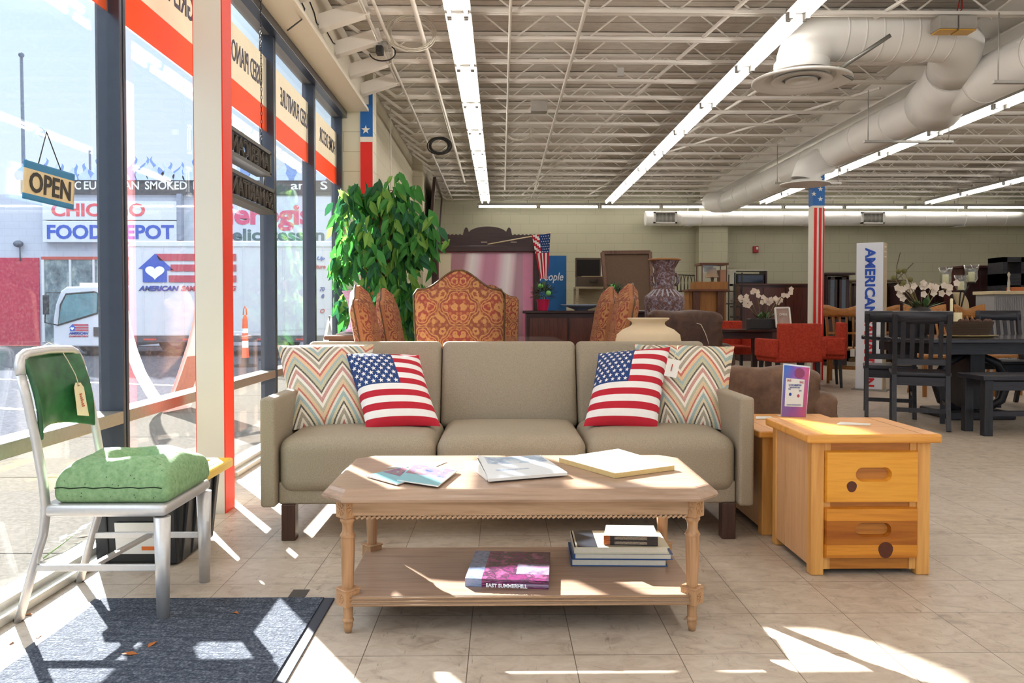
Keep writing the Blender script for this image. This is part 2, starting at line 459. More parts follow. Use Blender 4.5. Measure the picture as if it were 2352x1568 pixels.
struct(MB().b2((WX-.02, -3, 2.93), (WX+.05, 8.13, 3.0)).build('trim_60', FR, bevel=.004), 'dark head frame over the windows')
# vinyl banners on the glass
ORG = thinfilm('banner_orange', 'e8683a', .32); CRM = thinfilm('banner_cream', 'e0d6c2', .32); LET = mat('banner_letter', '4c4a5c', .6)
BT = []
bz0 = at(447, 178, x=-1.66).z; bz1 = at(447, 106, x=-1.66).z; bz2 = at(533, 50, x=-1.66).z
print('banner', bz0, bz1, bz2)
for k, words in ((2, 'ANTIQUES'), (3, ''), (4, 'GREAT PRICES'), (5, 'GREAT DEALS'), (6, 'USED PIANOS'), (7, 'USED FURNITURE'), (8, 'HOME DECOR')):
    y0, y1 = ML[k]+.034, ML[k+1]-.034
    t = thing('window_banner', {'USED PIANOS': 'cream and orange vinyl window banner reading USED PIANOS backwards', 'USED FURNITURE': 'cream and orange vinyl window banner reading USED FURNITURE backwards', 'HOME DECOR': 'cream and orange window banner reading HOME DECOR backwards nearest the plant', 'GREAT DEALS': 'cream and orange window banner with partly hidden lettering left of the white post'}.get(words, 'cream and orange window banner at the top left corner'), 'banner', (-1.66, (y0+y1)/2, bz0), 0, 'vinyl banners along the window tops')
    MB().b2((-1.662, y0, bz0), (-1.660, y1, bz1)).build('orange_band', ORG, t)
    MB().b2((-1.662, y0, bz1), (-1.660, y1, bz2)).build('cream_band', CRM, t)
    if k >= 5:
        # the lettering is read from the street, so it shows reversed in here
        yc, wd_ = {5: (3.95, .82), 6: (5.25, .68), 7: (6.47, .84), 8: (7.68, .68)}[k]
        BT.append((words, wd_, yc, t))
# ============================================================ OUTSIDE: street, store across, truck
def textw(body, w, h, loc, rot, m, parent=None, name='lettering', ext=.001, bold=.02, shear=0, flip=False):
    o = text(body, 1.0, (0, 0, 0), (0, 0, 0), m, None, name, ext, bold, shear)
    me = o.data
    xs = [v.co.x for v in me.vertices]; ys = [v.co.y for v in me.vertices]
    cx, cy = (min(xs)+max(xs))/2, (min(ys)+max(ys))/2
    sx, sy = w/(max(xs)-min(xs)), h/(max(ys)-min(ys))
    off = WOFF.get(parent.name, V((0, 0, 0))) if parent is not None else V((0, 0, 0))
    me.transform(Matrix.Translation(V(loc)-off) @ Euler(rot).to_matrix().to_4x4() @ Matrix.Diagonal((-sx if flip else sx, sy, 1, 1)) @ Matrix.Translation((-cx, -cy, 0)))
    if parent is not None: o.parent = parent
    return o
for w_, wd_, yc, t_ in BT: textw(w_, wd_, .135, (-1.6575, yc, 2.605), (PI/2, 0, PI/2), LET, t_, flip=True, bold=.012)
def label_px(body, x0, y0, x1, y1, D, m, parent, bold=.02, shear=0, ext=.004):
    a, b = at(x0, y1, y=D), at(x1, y0, y=D)
    return textw(body, b.x-a.x, b.z-a.z, ((a.x+b.x)/2, D, (a.z+b.z)/2), FRONT, m, parent, bold=bold, shear=shear, ext=ext)
def asphalt(name, c1, c2, sc):
    t = NT(name); n = t.noise(t.co(), sc, 4, .7); n2 = t.noise(t.co(), .6, 3)
    c = t.ramp(n, [(.3, c1), (.7, c2)]); c = t.mix(t.math('MULTIPLY', n2, .3), c, lin(c1)); t.bump(n, .3, .01)
    return t.fin(c, 1.0, 0, 0)
def walk_mat():
    t = NT('concrete'); n = t.noise(t.co(), 40, 4, .75); n2 = t.noise(t.co(), 1.5, 3); s = t.n('SeparateXYZ', {0: t.n('TexCoord').outputs['Object']})
    c = t.ramp(n, [(.3, '514e49'), (.7, '6f6b64')]); c = t.mix(t.math('MULTIPLY', n2, .4), c, lin('5a564f'))
    j = t.math('LESS_THAN', t.math('FRACT', t.math('DIVIDE', t.math('ADD', s.outputs['Y'], 30-4.78), 1.5)), .009)
    return t.fin(t.mix(j, c, lin('24221f')), 1.0, 0, 0)
struct(MB().b2((-60, -12, -.12), (-3.6, 60, -.02)).build('street', asphalt('asphalt', '3e4046', '5c5e66', 30)), 'asphalt parking lot outside')
struct(MB().b2((-3.6, -12, -.15), (-1.72, 40, -.005)).build('sidewalk', walk_mat()), 'pale concrete walk outside the windows')
LINE = mat('line_paint', 'e4e6ea', .8)
for k, (a, b) in enumerate((((-4.2, 5.2), (-9.5, 7.0)), ((-4.2, 7.9), (-9.5, 9.7)), ((-4.2, 10.6), (-9.5, 12.4)))):
    o = MB().bar(a+(-.016,), b+(-.016,), .11, .006).build('parking_line', LINE)
    tag(o, 'white painted parking line on the asphalt, %s from the shop windows' % ('nearest', 'second', 'farthest')[k], 'line marking', 'parking lines'); 
D = 22.0
bl = thing('store_building', 'white block store with red lower wall across the parking lot', 'building', (at(300, 700, y=D).x, D, 0))
xa, xb = at(-160, 700, y=D).x, at(830, 700, y=D).x
zroof = at(300, 447, y=D).z; zred = at(50, 592, y=D).z
WB = blockwall('store_block', 'b9c0d0', 'a5adbe', 'x', .4, .2)
MB().b2((xa, D, 0), (xb, D+6, zroof)).build('wall', WB, bl)
rx = at(92, 700, y=D).x
MB().b2((xa, D-.03, 0), (rx, D, zred)).build('red_wall_panel', mat('store_red', 'b02a48', .7, 0, .12, 4), bl)
w0, w1 = at(97, 600, y=D).x, at(300, 600, y=D).x; wz0, wz1 = at(97, 785, y=D).z, zred
wf = MB(); wf.b2((w0, D-.05, wz1-.05), (w1, D, wz1+.03)).build('window_lintel', mat('lintel_red', 'b54a40', .6), bl)
mb = MB(); mb.b2((w0, D-.05, wz0), (w0+.07, D, wz1-.05))
for px in (160, 214, 226): x = at(px, 600, y=D).x; mb.b2((x, D-.05, wz0), (x+.06, D, wz1-.05))
fr = mb.build('window_frame', mat('store_frame', 'cfd3da', .5), bl)
t = NT('store_pane'); n = t.noise(t.co('Object', (1.4, 1, 1)), 1.6, 4, .7); c = t.ramp(n, [(.3, '35444f'), (.5, '6d8089'), (.62, '9aa6a4'), (.75, '7a7258')]); t.fin(c, .15)
MB().b2((w0, D-.02, wz0), (w1, D-.005, wz1-.05)).build('window_pane', t.m, fr)
# black fascia with flame cut-outs
BLK = mat('fascia_black', '3c4048', .6); FLM = mat('flame_blue', '6f8fc8', .5, 0, .25, 8); FL2 = mat('flame_pale', 'b6c9ea', .5, 0, .2, 8)
f0, f1 = at(52, 420, y=D).x, at(775, 420, y=D).x; fz0, fz1 = zroof, at(300, 402, y=D).z
fa = thing('roof_sign_band', 'black roof sign band with blue flames and white lettering across the street', 'sign', ((f0+f1)/2, D, fz0))
mb = MB(); mb.b2((f0, D-.1, fz0), (f1, D+.05, fz1)); mb.build('board', BLK, fa)
for nm, M_, ph, sc in (('blue_flame_trim', FLM, 0, 1.0), ('pale_flame_trim', FL2, .31, .72)):
    mb = MB(); x = f0+.1+ph; rnd = random.Random(5)
    while x < f1-.3:
        h = sc*rnd.uniform(.26, .5); w = rnd.uniform(.32, .48); s = rnd.choice((-1, 1))
        L = []; R = []
        for i in range(9):
            u = i/8; off = s*.10*math.sin(u*5.6)*h/.4*(.3+u); ww = w*.42*(1-u)**.75*(1+.3*math.sin(u*6))
            L.append((x+off-ww, fz1-.16+u*(h+.16))); R.append((x+off+ww, fz1-.16+u*(h+.16)))
        mb.prism(L+R[-2::-1], D-.135-ph*.05, D-.115-ph*.05, XZ); x += w*rnd.uniform(.75, 1.3)
    mb.build(nm, M_, fa)
LW = mat('letter_white', 'e6ebf2', .6); LB = mat('letter_blue', '2850b4', .6); LR = mat('letter_red', 'cf4a58', .6); LP = mat('letter_rose', 'd0507a', .6); LG = mat('letter_slate', '4f6470', .6)
for s_, x0, x1 in (('AUTHENTIC', 60, 186), ('EUROPEAN', 193, 319), ('SMOKED', 333, 429), ('MEATS', 444, 520), ('and S', 668, 752)):
    label_px(s_, x0, 416, x1, 435, D-.11, LW, fa, .012)
# two-line store sign
g0, g1 = at(107, 450, y=D).x, at(412, 450, y=D).x
sg = thing('store_sign', 'white store sign with CHICAGO in red and FOOD DEPOT in blue', 'sign', ((g0+g1)/2, D, at(300, 555, y=D).z))
mb = MB(); mb.b2((g0, D-.22, at(0, 556, y=D-.2).z), (g1, D, at(0, 507, y=D-.2).z)); mb.b2((g0, D-.22, at(0, 505, y=D-.2).z), (g1, D, at(0, 462, y=D-.2).z)); mb.build('sign_box', mat('sign_white', 'ccd3e0', .4), sg, bevel=.01)
MB().b2((g1, D-.2, at(0, 552, y=D).z), (g1+.12, D, zroof)).build('bracket', mat('bracket_grey', '8791a6', .5), sg)
label_px('CHICAGO', 118, 467, 333, 497, D-.225, LR, sg, .03)
label_px('FOOD DEPOT', 108, 516, 399, 549, D-.225, LB, sg, .03)
pn = thing('deli_sign', 'white wall sign reading Pierogis in rose and Delicatessen in slate', 'sign', (at(620, 500, y=D).x, D, at(0, 560, y=D).z))
mb = MB(); mb.b2((at(455, 0, y=D).x, D-.06, at(0, 555, y=D).z), (at(775, 0, y=D).x, D, at(0, 450, y=D).z)); mb.build('board', mat('deli_board', 'c6cddc', .5), pn)
label_px('Pierogis', 487, 468, 716, 530, D-.065, LP, pn, .035)
label_px('Delicatessen', 498, 525, 745, 553, D-.065, LG, pn, .03)
POLE = mat('pole_dark', '4a5568', .5)
p = at(57, 400, y=27); mb = MB(); mb.tube([(p.x, 27, 0), (p.x-.06, 27, at(0, 130, y=27).z)], [.07, .05], 10); mb.ball((p.x-.06, 27, at(0, 126, y=27).z), .09)
tag(mb.build('flag_pole', POLE), 'tall dark pole rising behind the store, above the OPEN sign', 'pole')
p = at(207, 400, y=24); tag(MB().tube([(p.x, 24, zroof), (p.x, 24, at(0, 343, y=24).z)], .035, 8).build('roof_vent_pipe', POLE), 'thin pipe standing on the roof behind the flames', 'pipe')
p = at(43, 560, y=D-.1); mb = MB(); mb.ball((p.x, D-.12, p.z), .12, 0, 8, (1.1, .8, .8)); mb.tube([(p.x, D-.05, p.z), (p.x, D-.05, p.z-.45)], .02, 6)
tag(mb.build('wall_lamp', POLE), 'dark round lamp fixed on the white wall above the red panel', 'lamp')
# box truck
TW = mat('truck_white', 'c9cfdd', .35, 0, .04, 5); TD = mat('truck_dark', '2c3036', .5); RUB = mat('tyre_rubber', '1e1f22', .8)
D2 = 17.4
tx = lambda px: at(px, 700, y=D2).x
tz = lambda py: at(500, py, y=D2).z
tr = thing('box_truck', 'white box truck with house and stripes logo parked across the lot', 'truck', (tx(450), D2+1.1, 0))
mb = MB(); mb.b2((tx(296), D2, tz(772)), (tx(790), D2+2.3, tz(553))); mb.build('cargo_box', TW, tr, bevel=.03)
mb = MB()
for px in range(330, 790, 46): mb.b2((tx(px)-.01, D2-.012, tz(770)), (tx(px)+.01, D2, tz(566)))
mb.b2((tx(296), D2-.02, tz(566)), (tx(790), D2, tz(562))); mb.build('side_rib', TW, tr)
mb = MB(); mb.b2((tx(296), D2-.03, tz(785)), (tx(790), D2+.05, tz(772)))
mb.build('lower_rail', mat('truck_rail', '4a4e58', .5), tr)
mb = MB()
for px in (330, 420, 505, 590, 680, 750): mb.b2((tx(px), D2-.036, tz(781)), (tx(px)+.28, D2-.029, tz(777)))
mb.build('reflector_strip', mat('reflector_red', 'c2453f', .4), tr)
zc = [(118, 796), (118, 735), (124, 700), (136, 668), (150, 658), (293, 655), (293, 796)]
mb = MB(); mb.prism([(tx(a), tz(b)) for a, b in zc], D2+.05, D2+2.2, XZ); mb.build('cab', TW, tr, bevel=.04, seg=3)
wn = [(131, 746), (137, 700), (150, 675), (215, 670), (224, 674), (221, 719)]
mb = MB(); mb.prism([(tx(a), tz(b)) for a, b in wn], D2+.035, D2+.055, XZ)
mb.build('cab_window', mat('cab_glass', '5d8794', .08, 0, .5, 3), tr)
mb = MB(); pts = [(tx(a), D2+.045, tz(b)) for a, b in wn]; mb.tube(pts, .022, 6, closed=True); mb.build('window_seal', TD, tr)
mb = MB(); mb.b2((tx(113), D2-.25, tz(722)), (tx(124), D2-.18, tz(678))); mb.tube([(tx(136), D2+.1, tz(672)), (tx(118), D2-.2, tz(672)), (tx(116), D2-.22, tz(740)), (tx(132), D2+.1, tz(748))], .015, 6); mb.build('side_mirror', TD, tr)
mb = MB(); mb.b2((tx(213), D2+.02, tz(772)), (tx(226), D2+.06, tz(751))); mb.build('air_vent', TD, tr)
mb = MB(); mb.b2((tx(161), D2+.4, tz(656)), (tx(210), D2+1.6, tz(648))); mb.build('roof_marker', mat('marker_white', 'e8e4e6', .4), tr)
for px in (205, 395, 640):
    mb = MB(); R = Matrix.Rotation(PI/2, 3, 'X'); mb.lathe([(.01, -.12), (.36, -.12), (.40, -.08), (.40, .1), (.36, .13), (.2, .13), (.18, .09), (.01, .09)], (tx(px), D2+.28, .40), 24, lambda i: 0 if i < 5 else 1, R=R)
    mb.build('wheel', [RUB, mat('hub_white', 'c9ccd4', .4)], tr)
def logo(parent, px0, px1, py0, py1, y, words):
    """house with a heart and three stripes"""
    X0, X1, Z0, Z1 = at(px0, py1, y=y).x, at(px1, py1, y=y).x, at(px0, py1, y=y).z, at(px0, py0, y=y).z
    w, h = X1-X0, Z1-Z0
    P = lambda u, v: (X0+u*w, Z0+v*h)
    hs = [P(.045, .0), P(.045, .47), P(0, .47), P(.175, 1.0), P(.36, .42), P(.29, .42), P(.29, 0)]
    mb = MB(); mb.prism(hs, y-.006, y, XZ); mb.build('logo_house', LB, parent)
    hp = []
    for i in range(28):
        a = 2*PI*i/28; hx = 16*math.sin(a)**3; hz = 13*math.cos(a)-5*math.cos(2*a)-2*math.cos(3*a)-math.cos(4*a)
        hp.append(P(.17+hx/16*.098, .36+hz/17*.28))
    mb = MB(); mb.prism(hp, y-.012, y-.006, XZ); mb.build('logo_heart', LW, parent)
    for v0, v1, u in ((.75, .99, .215), (.38, .62, .33), (0, .24, .31)):
        mb = MB(); mb.prism([P(u, v0), P(1, v0), P(1, v1), P(u-(.0 if v0 < .7 else .03), v1)], y-.006, y, XZ); mb.build('logo_stripe', LR2, parent)
LR2 = mat('logo_red', 'b04458', .6); LB2 = mat('logo_navy', '2a3f96', .6)
logo(tr, 318, 543, 582, 648, D2-.014, 1)
label_px('AMERICAN', 318, 656, 411, 668, D2-.016, LB2, tr, .04, .3)
label_px('SAMARITAN.ORG', 416, 656, 543, 668, D2-.016, LR2, tr, .04, .3)
label_px('Get More Quality Thrift Store Products', 410, 750, 790, 769, D2-.016, LB2, tr, .035, .35)
for s_, x0, x1, py, m_ in (('W', 698, 712, 590, LB), ('Up', 728, 746, 594, LB), ('Furniture', 700, 748, 612, LR2), ('C', 701, 711, 665, LB2), ('70', 734, 746, 664, LB2), ('T', 701, 711, 678, LB2), ('e', 738, 745, 680, LB2), ('W', 703, 715, 715, LR2), ('O', 735, 746, 714, LR2)):
    label_px(s_, x0, py-5, x1, py+5, D2-.016, m_, tr, .03, .3)
logo(tr, 159, 203, 744, 760, D2+.045, 0)
label_px('AMERICAN', 158, 762, 203, 768, D2+.043, LB2, tr, .04, .3)
label_px('SAMARITAN', 158, 770, 203, 774, D2+.043, LR2, tr, .04, .3)
# striped delineator posts
OR_ = mat('delineator_orange', 'e2562c', .6); 
for k, (px, dd) in enumerate(((563, 14.2), (618, 16.0))):
    x = at(px, 760, y=dd).x
    t = thing('traffic_post', 'orange traffic post with white bands, %s the truck' % ('taller of the two in front of' if k == 0 else 'half hidden by a mullion before'), 'traffic post', (x, dd, -.02), 0, 'traffic posts')
    mb = MB(); mb.lathe([(.2, 0), (.2, .04), (.07, .06), (.065, .16)], (x, dd, -.02), 16); mb.build('base', RUB, t)
    mb = MB(); mb.lathe([(.065, .16), (.055, .34), (.055, .46), (.05, .60), (.05, .68), (.045, .84), (.02, .92), (.001, .92)], (x, dd, -.02), 16, lambda i: 1 if i in (1, 3) else 0)
    mb.tube([(x-.03, dd, .9), (x-.025, dd, 1.0), (x, dd, 1.05), (x+.025, dd, 1.0), (x+.03, dd, .9)], .012, 6); mb.build('post', [OR_, LW], t)
# curled sale boards standing on the walk outside
SHT = thinfilm('sheet_white', 'eef0f4', .35); SHP = thinfilm('sheet_rose', 'ecc9c6', .4); SHB = mat('sheet_band', '6f84a4', .6); SHR = mat('sheet_red', 'cf7d68', .6); SHG = mat('sheet_grey', '93a0b2', .6)
def sheet(name, label, curve, y0, y1, sk, mats, band):
    """bent board: curve of (x, z) points from the top down, swept along y"""
    def Q(v):
        q = v*(len(curve)-1); i = min(int(q), len(curve)-2); f = q-i
        return V((curve[i][0]*(1-f)+curve[i+1][0]*f, 0, curve[i][1]*(1-f)+curve[i+1][1]*f))
    t = thing(name, label, 'sign', (curve[-1][0], (y0+y1)/2, -.005))
    mb = MB(); mb.surf(lambda u, v: Q(v)+V((sk*u, y0+(y1-y0)*u, 0)), 8, 24, band)
    o = mb.build('sheet', mats, t); s = o.modifiers.new('thick', 'SOLIDIFY'); s.thickness = .006
    return t
sheet('curled_sign', 'curled white sale board standing on the walk outside the window', [(-3.72, 1.0), (-3.69, .8), (-3.63, .58), (-3.55, .36), (-3.44, .16), (-3.32, 0)], 7.75, 8.25, -.12, [SHT, SHB, SHG], lambda u, v: 1 if (.06 < v < .3 and .12 < u < .88) else 2 if (.62 < v < .66 or .8 < v < .88) and .1 < u < .9 else 0)
sheet('curled_sign', 'curled rose sale board standing beside the white one outside', [(-2.95, 1.12), (-2.98, .9), (-3.04, .66), (-3.12, .42), (-3.2, .2), (-3.29, 0)], 7.75, 8.2, .1, [SHP, SHR, SHG], lambda u, v: 1 if (.5 < v < .85 and .15 < u < .8) else 2 if (.12 < v < .34 and u > .3) else 0)
# a-frame board seen through the last pane
x = at(768, 740, y=11.0).x
t = thing('sandwich_board', 'white folding sandwich board outside the last window pane by the plant', 'sign', (x, 11.0, -.005))
for sgn in (-1, 1):
    mb = MB(); R = Matrix.Rotation(.22*sgn, 3, 'Y')
    for c_, d_ in (((0, -.28, .45), (.03, .05, .92)), ((0, .28, .45), (.03, .05, .92)), ((0, 0, .88), (.03, .56, .05)), ((0, 0, .25), (.03, .56, .05)), ((0, 0, .56), (.012, .52, .6))):
        mb.box(R @ V((c_[0], c_[1], c_[2]-.9))+V((x, 11.0, .9)), d_, R)
    mb.build('panel', mat('board_white', 'e9ecf2', .5), t)
# weed growing at the foot of the glass, outside
LEAF = thinfilm('weed_leaf', '7fb04a', .4)
p = at(150, 1262, x=-1.84); mb = MB(); rnd = random.Random(3)
t = thing('weed', 'small green weed growing outside the glass by the chair', 'plant', (p.x, p.y, -.005))
for i in range(9):
    a = rnd.uniform(0, 6.28); l = rnd.uniform(.03, .07); y = p.y+rnd.uniform(-.16, .16); x = p.x+rnd.uniform(-.05, .03); z = rnd.uniform(.01, .05)
    d = V((math.cos(a), math.sin(a), .3)); s = V((-d.y, d.x, 0))
    mb.add([V((x, y, z)), V((x, y, z))+d*l*.5+s*l*.3, V((x, y, z))+d*l, V((x, y, z))+d*l*.5-s*l*.3], [(0, 1, 2, 3)])
mb.build('leaf_cluster', LEAF, t)
mb = MB(); mb.tube([(p.x, p.y-.16, .0), (p.x, p.y, .02), (p.x-.02, p.y+.16, .03)], .003, 5); mb.build('stem', mat('weed_stem', '6d8a40', .6), t)
# ============================================================ UNDER THE CEILING: lights, ducts, conduits
TUBE = emis('tube_light', 'fffaf4', TUBE_POWER*4.0)
HOUS = mat('fixture_white', 'b4b1aa', .4, 0, .03, 5); SOCK = mat('socket_grey', '8d8a84', .5)
def fixture(n_tubes, label, group):
    t = thing('ceiling_light', label, 'ceiling light', (0, 0, 0), 0, group)
    del WOFF[t.name]
    w = .19 if n_tubes == 2 else .1
    mb = MB(); mb.prism([(-w/2, .0), (w/2, .0), (w/4, .055), (-w/4, .055)], -.62, .62, Matrix(((1, 0, 0, 0), (0, 0, 1, 0), (0, 1, 0, 0), (0, 0, 0, 1)))); mb.build('housing', HOUS, t)
    for x in ((-.06, .06) if n_tubes == 2 else (0,)):
        mb = MB(); mb.tube([(x, -.585, -.025), (x, .585, -.025)], .013, 10); mb.build('tube', TUBE, t)
        for y in (-.6, .6):
            mb = MB(); mb.box((x, y, -.022), (.03, .028, .05)); mb.build('socket', SOCK, t)
    for y in (-.4, .4):
        mb = MB(); mb.tube([(0, y, .05), (0, y, .12)], .006, 6); mb.build('hanger', SOCK, t)
    return t
src2 = None; ROWS = ((-.31, 'row nearest the windows', 15), (2.14, 'row left of the big ducts', 15), (5.20, 'row right of the big duct', 15), (8.5, 'row farthest from the windows', 13))  # longest rows run on behind the camera: unseen end fixtures added as front fill
for x, nm, n in ROWS:
    for k in range(n):
        loc = (x, 15.18-1.255*k, 3.13); lb = '%s double tube light from the back wall, in the %s' % (ORD[k], nm)
        if src2 is None: src2 = fixture(2, lb, 'strip light rows'); src2.location = loc
        else: dup(src2, loc, 0, lb)
src1 = None; x0 = at(1096, 472, y=16.3).x
for k in range(9):
    loc = (x0+.62+1.255*k, 16.3, 3.11); lb = 'single tube strip light above the back wall, %s from the left' % ORD[k]
    if src1 is None:
        src1 = fixture(1, lb, 'strip lights along the back wall'); src1.location = loc; src1.rotation_euler = (0, 0, PI/2)
    else: dup(src1, loc, PI/2, lb)
DUCT = mat('duct_white', 'f0ede6', .5, 0, .06, 2)
def ringed(mb, path, r, every=.0, m=0):
    mb.tube(path, r, 28, m)
    return mb
dk = thing('main_air_duct', 'large round white air duct running to the back wall', 'duct', (4.10, 10, 2.94))
mb = MB(); mb.tube([(4.10, 2.2, 2.94), (4.10, 14.4, 2.94)], .19, 32)
for k in range(16): mb.tube([(4.10, 3.0+.75*k-.012, 2.94), (4.10, 3.0+.75*k+.012, 2.94)], .194, 32)
mb.build('trunk', DUCT, dk)
mb = MB(); mb.tube([(4.10, 14.4, 2.94), (4.0, 14.9, 3.0), (4.0, 15.2, 3.05)], [.19, .19, .17], 24); mb.build('end_reducer', DUCT, dk)
mb = MB(); mb.tube([(4.08, 7.5, 2.92), (4.02, 7.28, 2.96), (3.96, 7.08, 3.0), (3.885, 6.86, 3.055)], [.26, .24, .215, .205], 28); mb.build('branch_saddle', DUCT, dk)
for y in (6.05, 8.2, 10.9):                       # hangers: two rods and a strap
    mb = MB(); mb.b2((3.74, y-.02, 2.715), (4.66, y+.02, 2.738)); mb.tube([(3.78, y, 2.72), (3.78, y, 3.25)], .006, 6); mb.tube([(4.62, y, 2.72), (4.62, y, 3.25)], .006, 6); mb.build('hanger', mat('strut_grey', 'b9b6ae', .4, .3), dk)
mb = MB(); mb.tube([(4.10, 9.9, 2.86), (3.95, 9.9, 2.83), (3.82, 9.9, 2.74), (3.78, 9.9, 2.6)], [.16, .17, .17, .17], 24); mb.lathe([(.17, 2.60), (.22, 2.57), (.3, 2.56), (.3, 2.545), (.2, 2.56), (.12, 2.545), (.02, 2.55)], (3.78, 9.9, 0), 28); mb.build('drop_diffuser', DUCT, dk)
bd = thing('branch_air_duct', 'white branch duct with an elbow ending in a round ceiling diffuser', 'duct', (2.42, 6.43, 2.85))
mb = MB(); path = [(2.42, 6.43, 2.88), (2.42, 6.43, 2.96)]
for i in range(1, 9): a = PI/2*i/8; path.append((2.42+.24*(1-math.cos(a)), 6.43, 2.96+.24*math.sin(a)))
path += [(3.0, 6.43, 3.2), (3.5, 6.43, 3.2), (3.64, 6.45, 3.19), (3.74, 6.54, 3.16), (3.82, 6.7, 3.11), (3.88, 6.85, 3.06)]
mb.tube(path, .2, 30)
for x in (2.72, 2.86, 3.0, 3.14, 3.28, 3.42, 3.56): mb.tube([(x-.008, 6.43, 3.2), (x+.008, 6.43, 3.2)], .2035, 30)
mb.build('duct_run', DUCT, bd)
mb = MB(); mb.lathe([(.2, 3.0), (.215, 2.98), (.215, 2.88), (.2, 2.87)], (2.42, 6.43, 0), 32); mb.build('collar', DUCT, bd)
q = (2.42, 6.43, 0)
mb = MB(); mb.lathe([(.2, 2.89), (.3, 2.87), (.385, 2.845), (.39, 2.83), (.375, 2.825), (.29, 2.85), (.25, 2.885)], q, 40); mb.build('diffuser_rim', DUCT, bd)
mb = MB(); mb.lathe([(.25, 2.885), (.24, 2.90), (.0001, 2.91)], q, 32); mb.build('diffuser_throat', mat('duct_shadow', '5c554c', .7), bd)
for r0, r1, z in ((.235, .15, 2.838), (.125, .001, 2.832)):
    mb = MB(); mb.lathe([(r0, z), (r1, z+.006), (r1, z+.02), (r0*.98, z+.012), (r0, z)], q, 36); mb.build('diffuser_ring', DUCT, bd)
mb = MB(); mb.tube([(2.62, 6.2, 2.86), (2.93, 6.0, 3.06)], .016, 8); mb.tube([(2.66, 6.3, 2.88), (2.76, 6.25, 2.80)], .012, 8); mb.build('damper_handle', mat('galvanised', '86857f', .35, .6), bd)
rd = MB(); rd.tube([(3.75, 5.95, 3.49), (3.78, 6.02, 3.45), (3.85, 6.2, 3.38)], .19, 24)
# wall duct at the back
z = at(1900, 502, y=16.45).z; xl = at(1482, 500, y=16.45).x
wd = thing('wall_air_duct', 'thin round white duct along the back wall with two grilles', 'duct', (xl, 16.45, z))
mb = MB(); mb.tube([(xl, 16.45, z), (13.5, 16.45, z)], .15, 24)
for k in range(24): x = xl+.3+k*.42; mb.tube([(x-.008, 16.45, z), (x+.008, 16.45, z)], .153, 24)
mb.build('duct_run', DUCT, wd)
for px in (1528, 2005):
    x = at(px, 500, y=16.3).x
    mb = MB(); mb.b2((x-.24, 16.28, z-.12), (x+.24, 16.34, z-.09)); mb.b2((x-.24, 16.28, z+.09), (x+.24, 16.34, z+.12)); mb.b2((x-.24, 16.28, z-.12), (x-.2, 16.34, z+.12)); mb.b2((x+.2, 16.28, z-.12), (x+.24, 16.34, z+.12)); g = mb.build('grille', DUCT, wd)
    mb = MB()
    for k in range(16): mb.b2((x-.2+k*.0262, 16.29, z-.09), (x-.192+k*.0262, 16.32, z+.09))
    mb.build('grille_vane', mat('grille_vane', '8a867a', .5), g)
for px in (1580, 1858, 2200):
    x = at(px, 500, y=16.45).x
    mb = MB(); mb.tube([(x, 16.45, z-.17), (x, 16.45, 3.5)], .008, 6); mb.box((x, 16.45, z-.165), (.16, .34, .012)); mb.build('hanger', HOUS, wd)
# conduits fixed under the joists
CON = mat('conduit', 'd2cabd', .45, 0, .05, 4)
for k, (x, y0, y1, r) in enumerate(((-1.02, 2.8, 8.0, .014), (-.93, 2.8, 16.5, .014), (-.64, 2.8, 14, .019), (.07, 2.8, 15, .011), (.63, 2.8, 15, .016))):
    mb = MB()
    if k == 1: mb.tube([(x, y0, 3.237), (x+.0, 6.9, 3.237), (x-.06, 7.3, 3.237), (x-.06, y1, 3.237)], r, 8)
    else: mb.tube([(x, y0, 3.247-r), (x, y1, 3.247-r)], r, 8)
    o = mb.build('conduit', CON); tag(o, 'white painted conduit under the joists, %s from the windows' % ORD[k], 'conduit', 'conduits under the joists')
for k, (x0, y0, x1, y1) in enumerate(((1.9, 5.2, .4, 16), (3.0, 5.6, 1.7, 16.2), (3.9, 8.2, 2.0, 12.5))):
    mb = MB(); mb.bar((x0, y0, 3.275), (x1, y1, 3.275), .022, .022)
    tag(mb.build('bracing_angle', JM), 'diagonal brace across the joists, %s from the left' % ORD[k], 'brace', 'joist braces')
def px_at_joist(px, py, z): return at(px, py, z=z)
BOX = mat('box_grey', 'a29d94', .5); BKW = mat('wire_black', '2a2725', .5); WWR = mat('wire_white', 'd8cfbf', .5)
p = px_at_joist(1238, 243, 3.2); mb = MB(); mb.b2((p.x-.09, p.y-.05, 3.13), (p.x+.09, p.y+.05, 3.248)); tag(mb.build('junction_box', BOX, bevel=.006), 'grey junction box under a joist between the two light rows', 'electrical box')
p = px_at_joist(1425, 158, 3.24); mb = MB(); mb.b2((p.x-.03, p.y-.02, 3.17), (p.x+.03, p.y+.02, 3.249)); tag(mb.build('ceiling_sensor', HOUS, bevel=.005), 'small white sensor under a joist between the light rows', 'sensor')
p = px_at_joist(873, 118, 3.17)
t = thing('security_camera', 'small black camera with looped cable under the joists by the header', 'camera', (p.x, p.y, 3.25))
mb = MB(); mb.b2((p.x-.05, p.y-.03, 3.2), (p.x+.06, p.y+.04, 3.249)); mb.build('mount', HOUS, t)
mb = MB(); mb.rbox((p.x+.005, p.y-.05, 3.16), (.06, .09, .07), .012); mb.build('camera_body', BKW, t)
mb = MB(); mb.tube([(p.x+.02+.11*math.cos(a), p.y, 3.16+.07*math.sin(a)) for a in [PI*1.05+i*PI*1.2/14 for i in range(15)]], .006, 6); mb.build('cable', BKW, t)
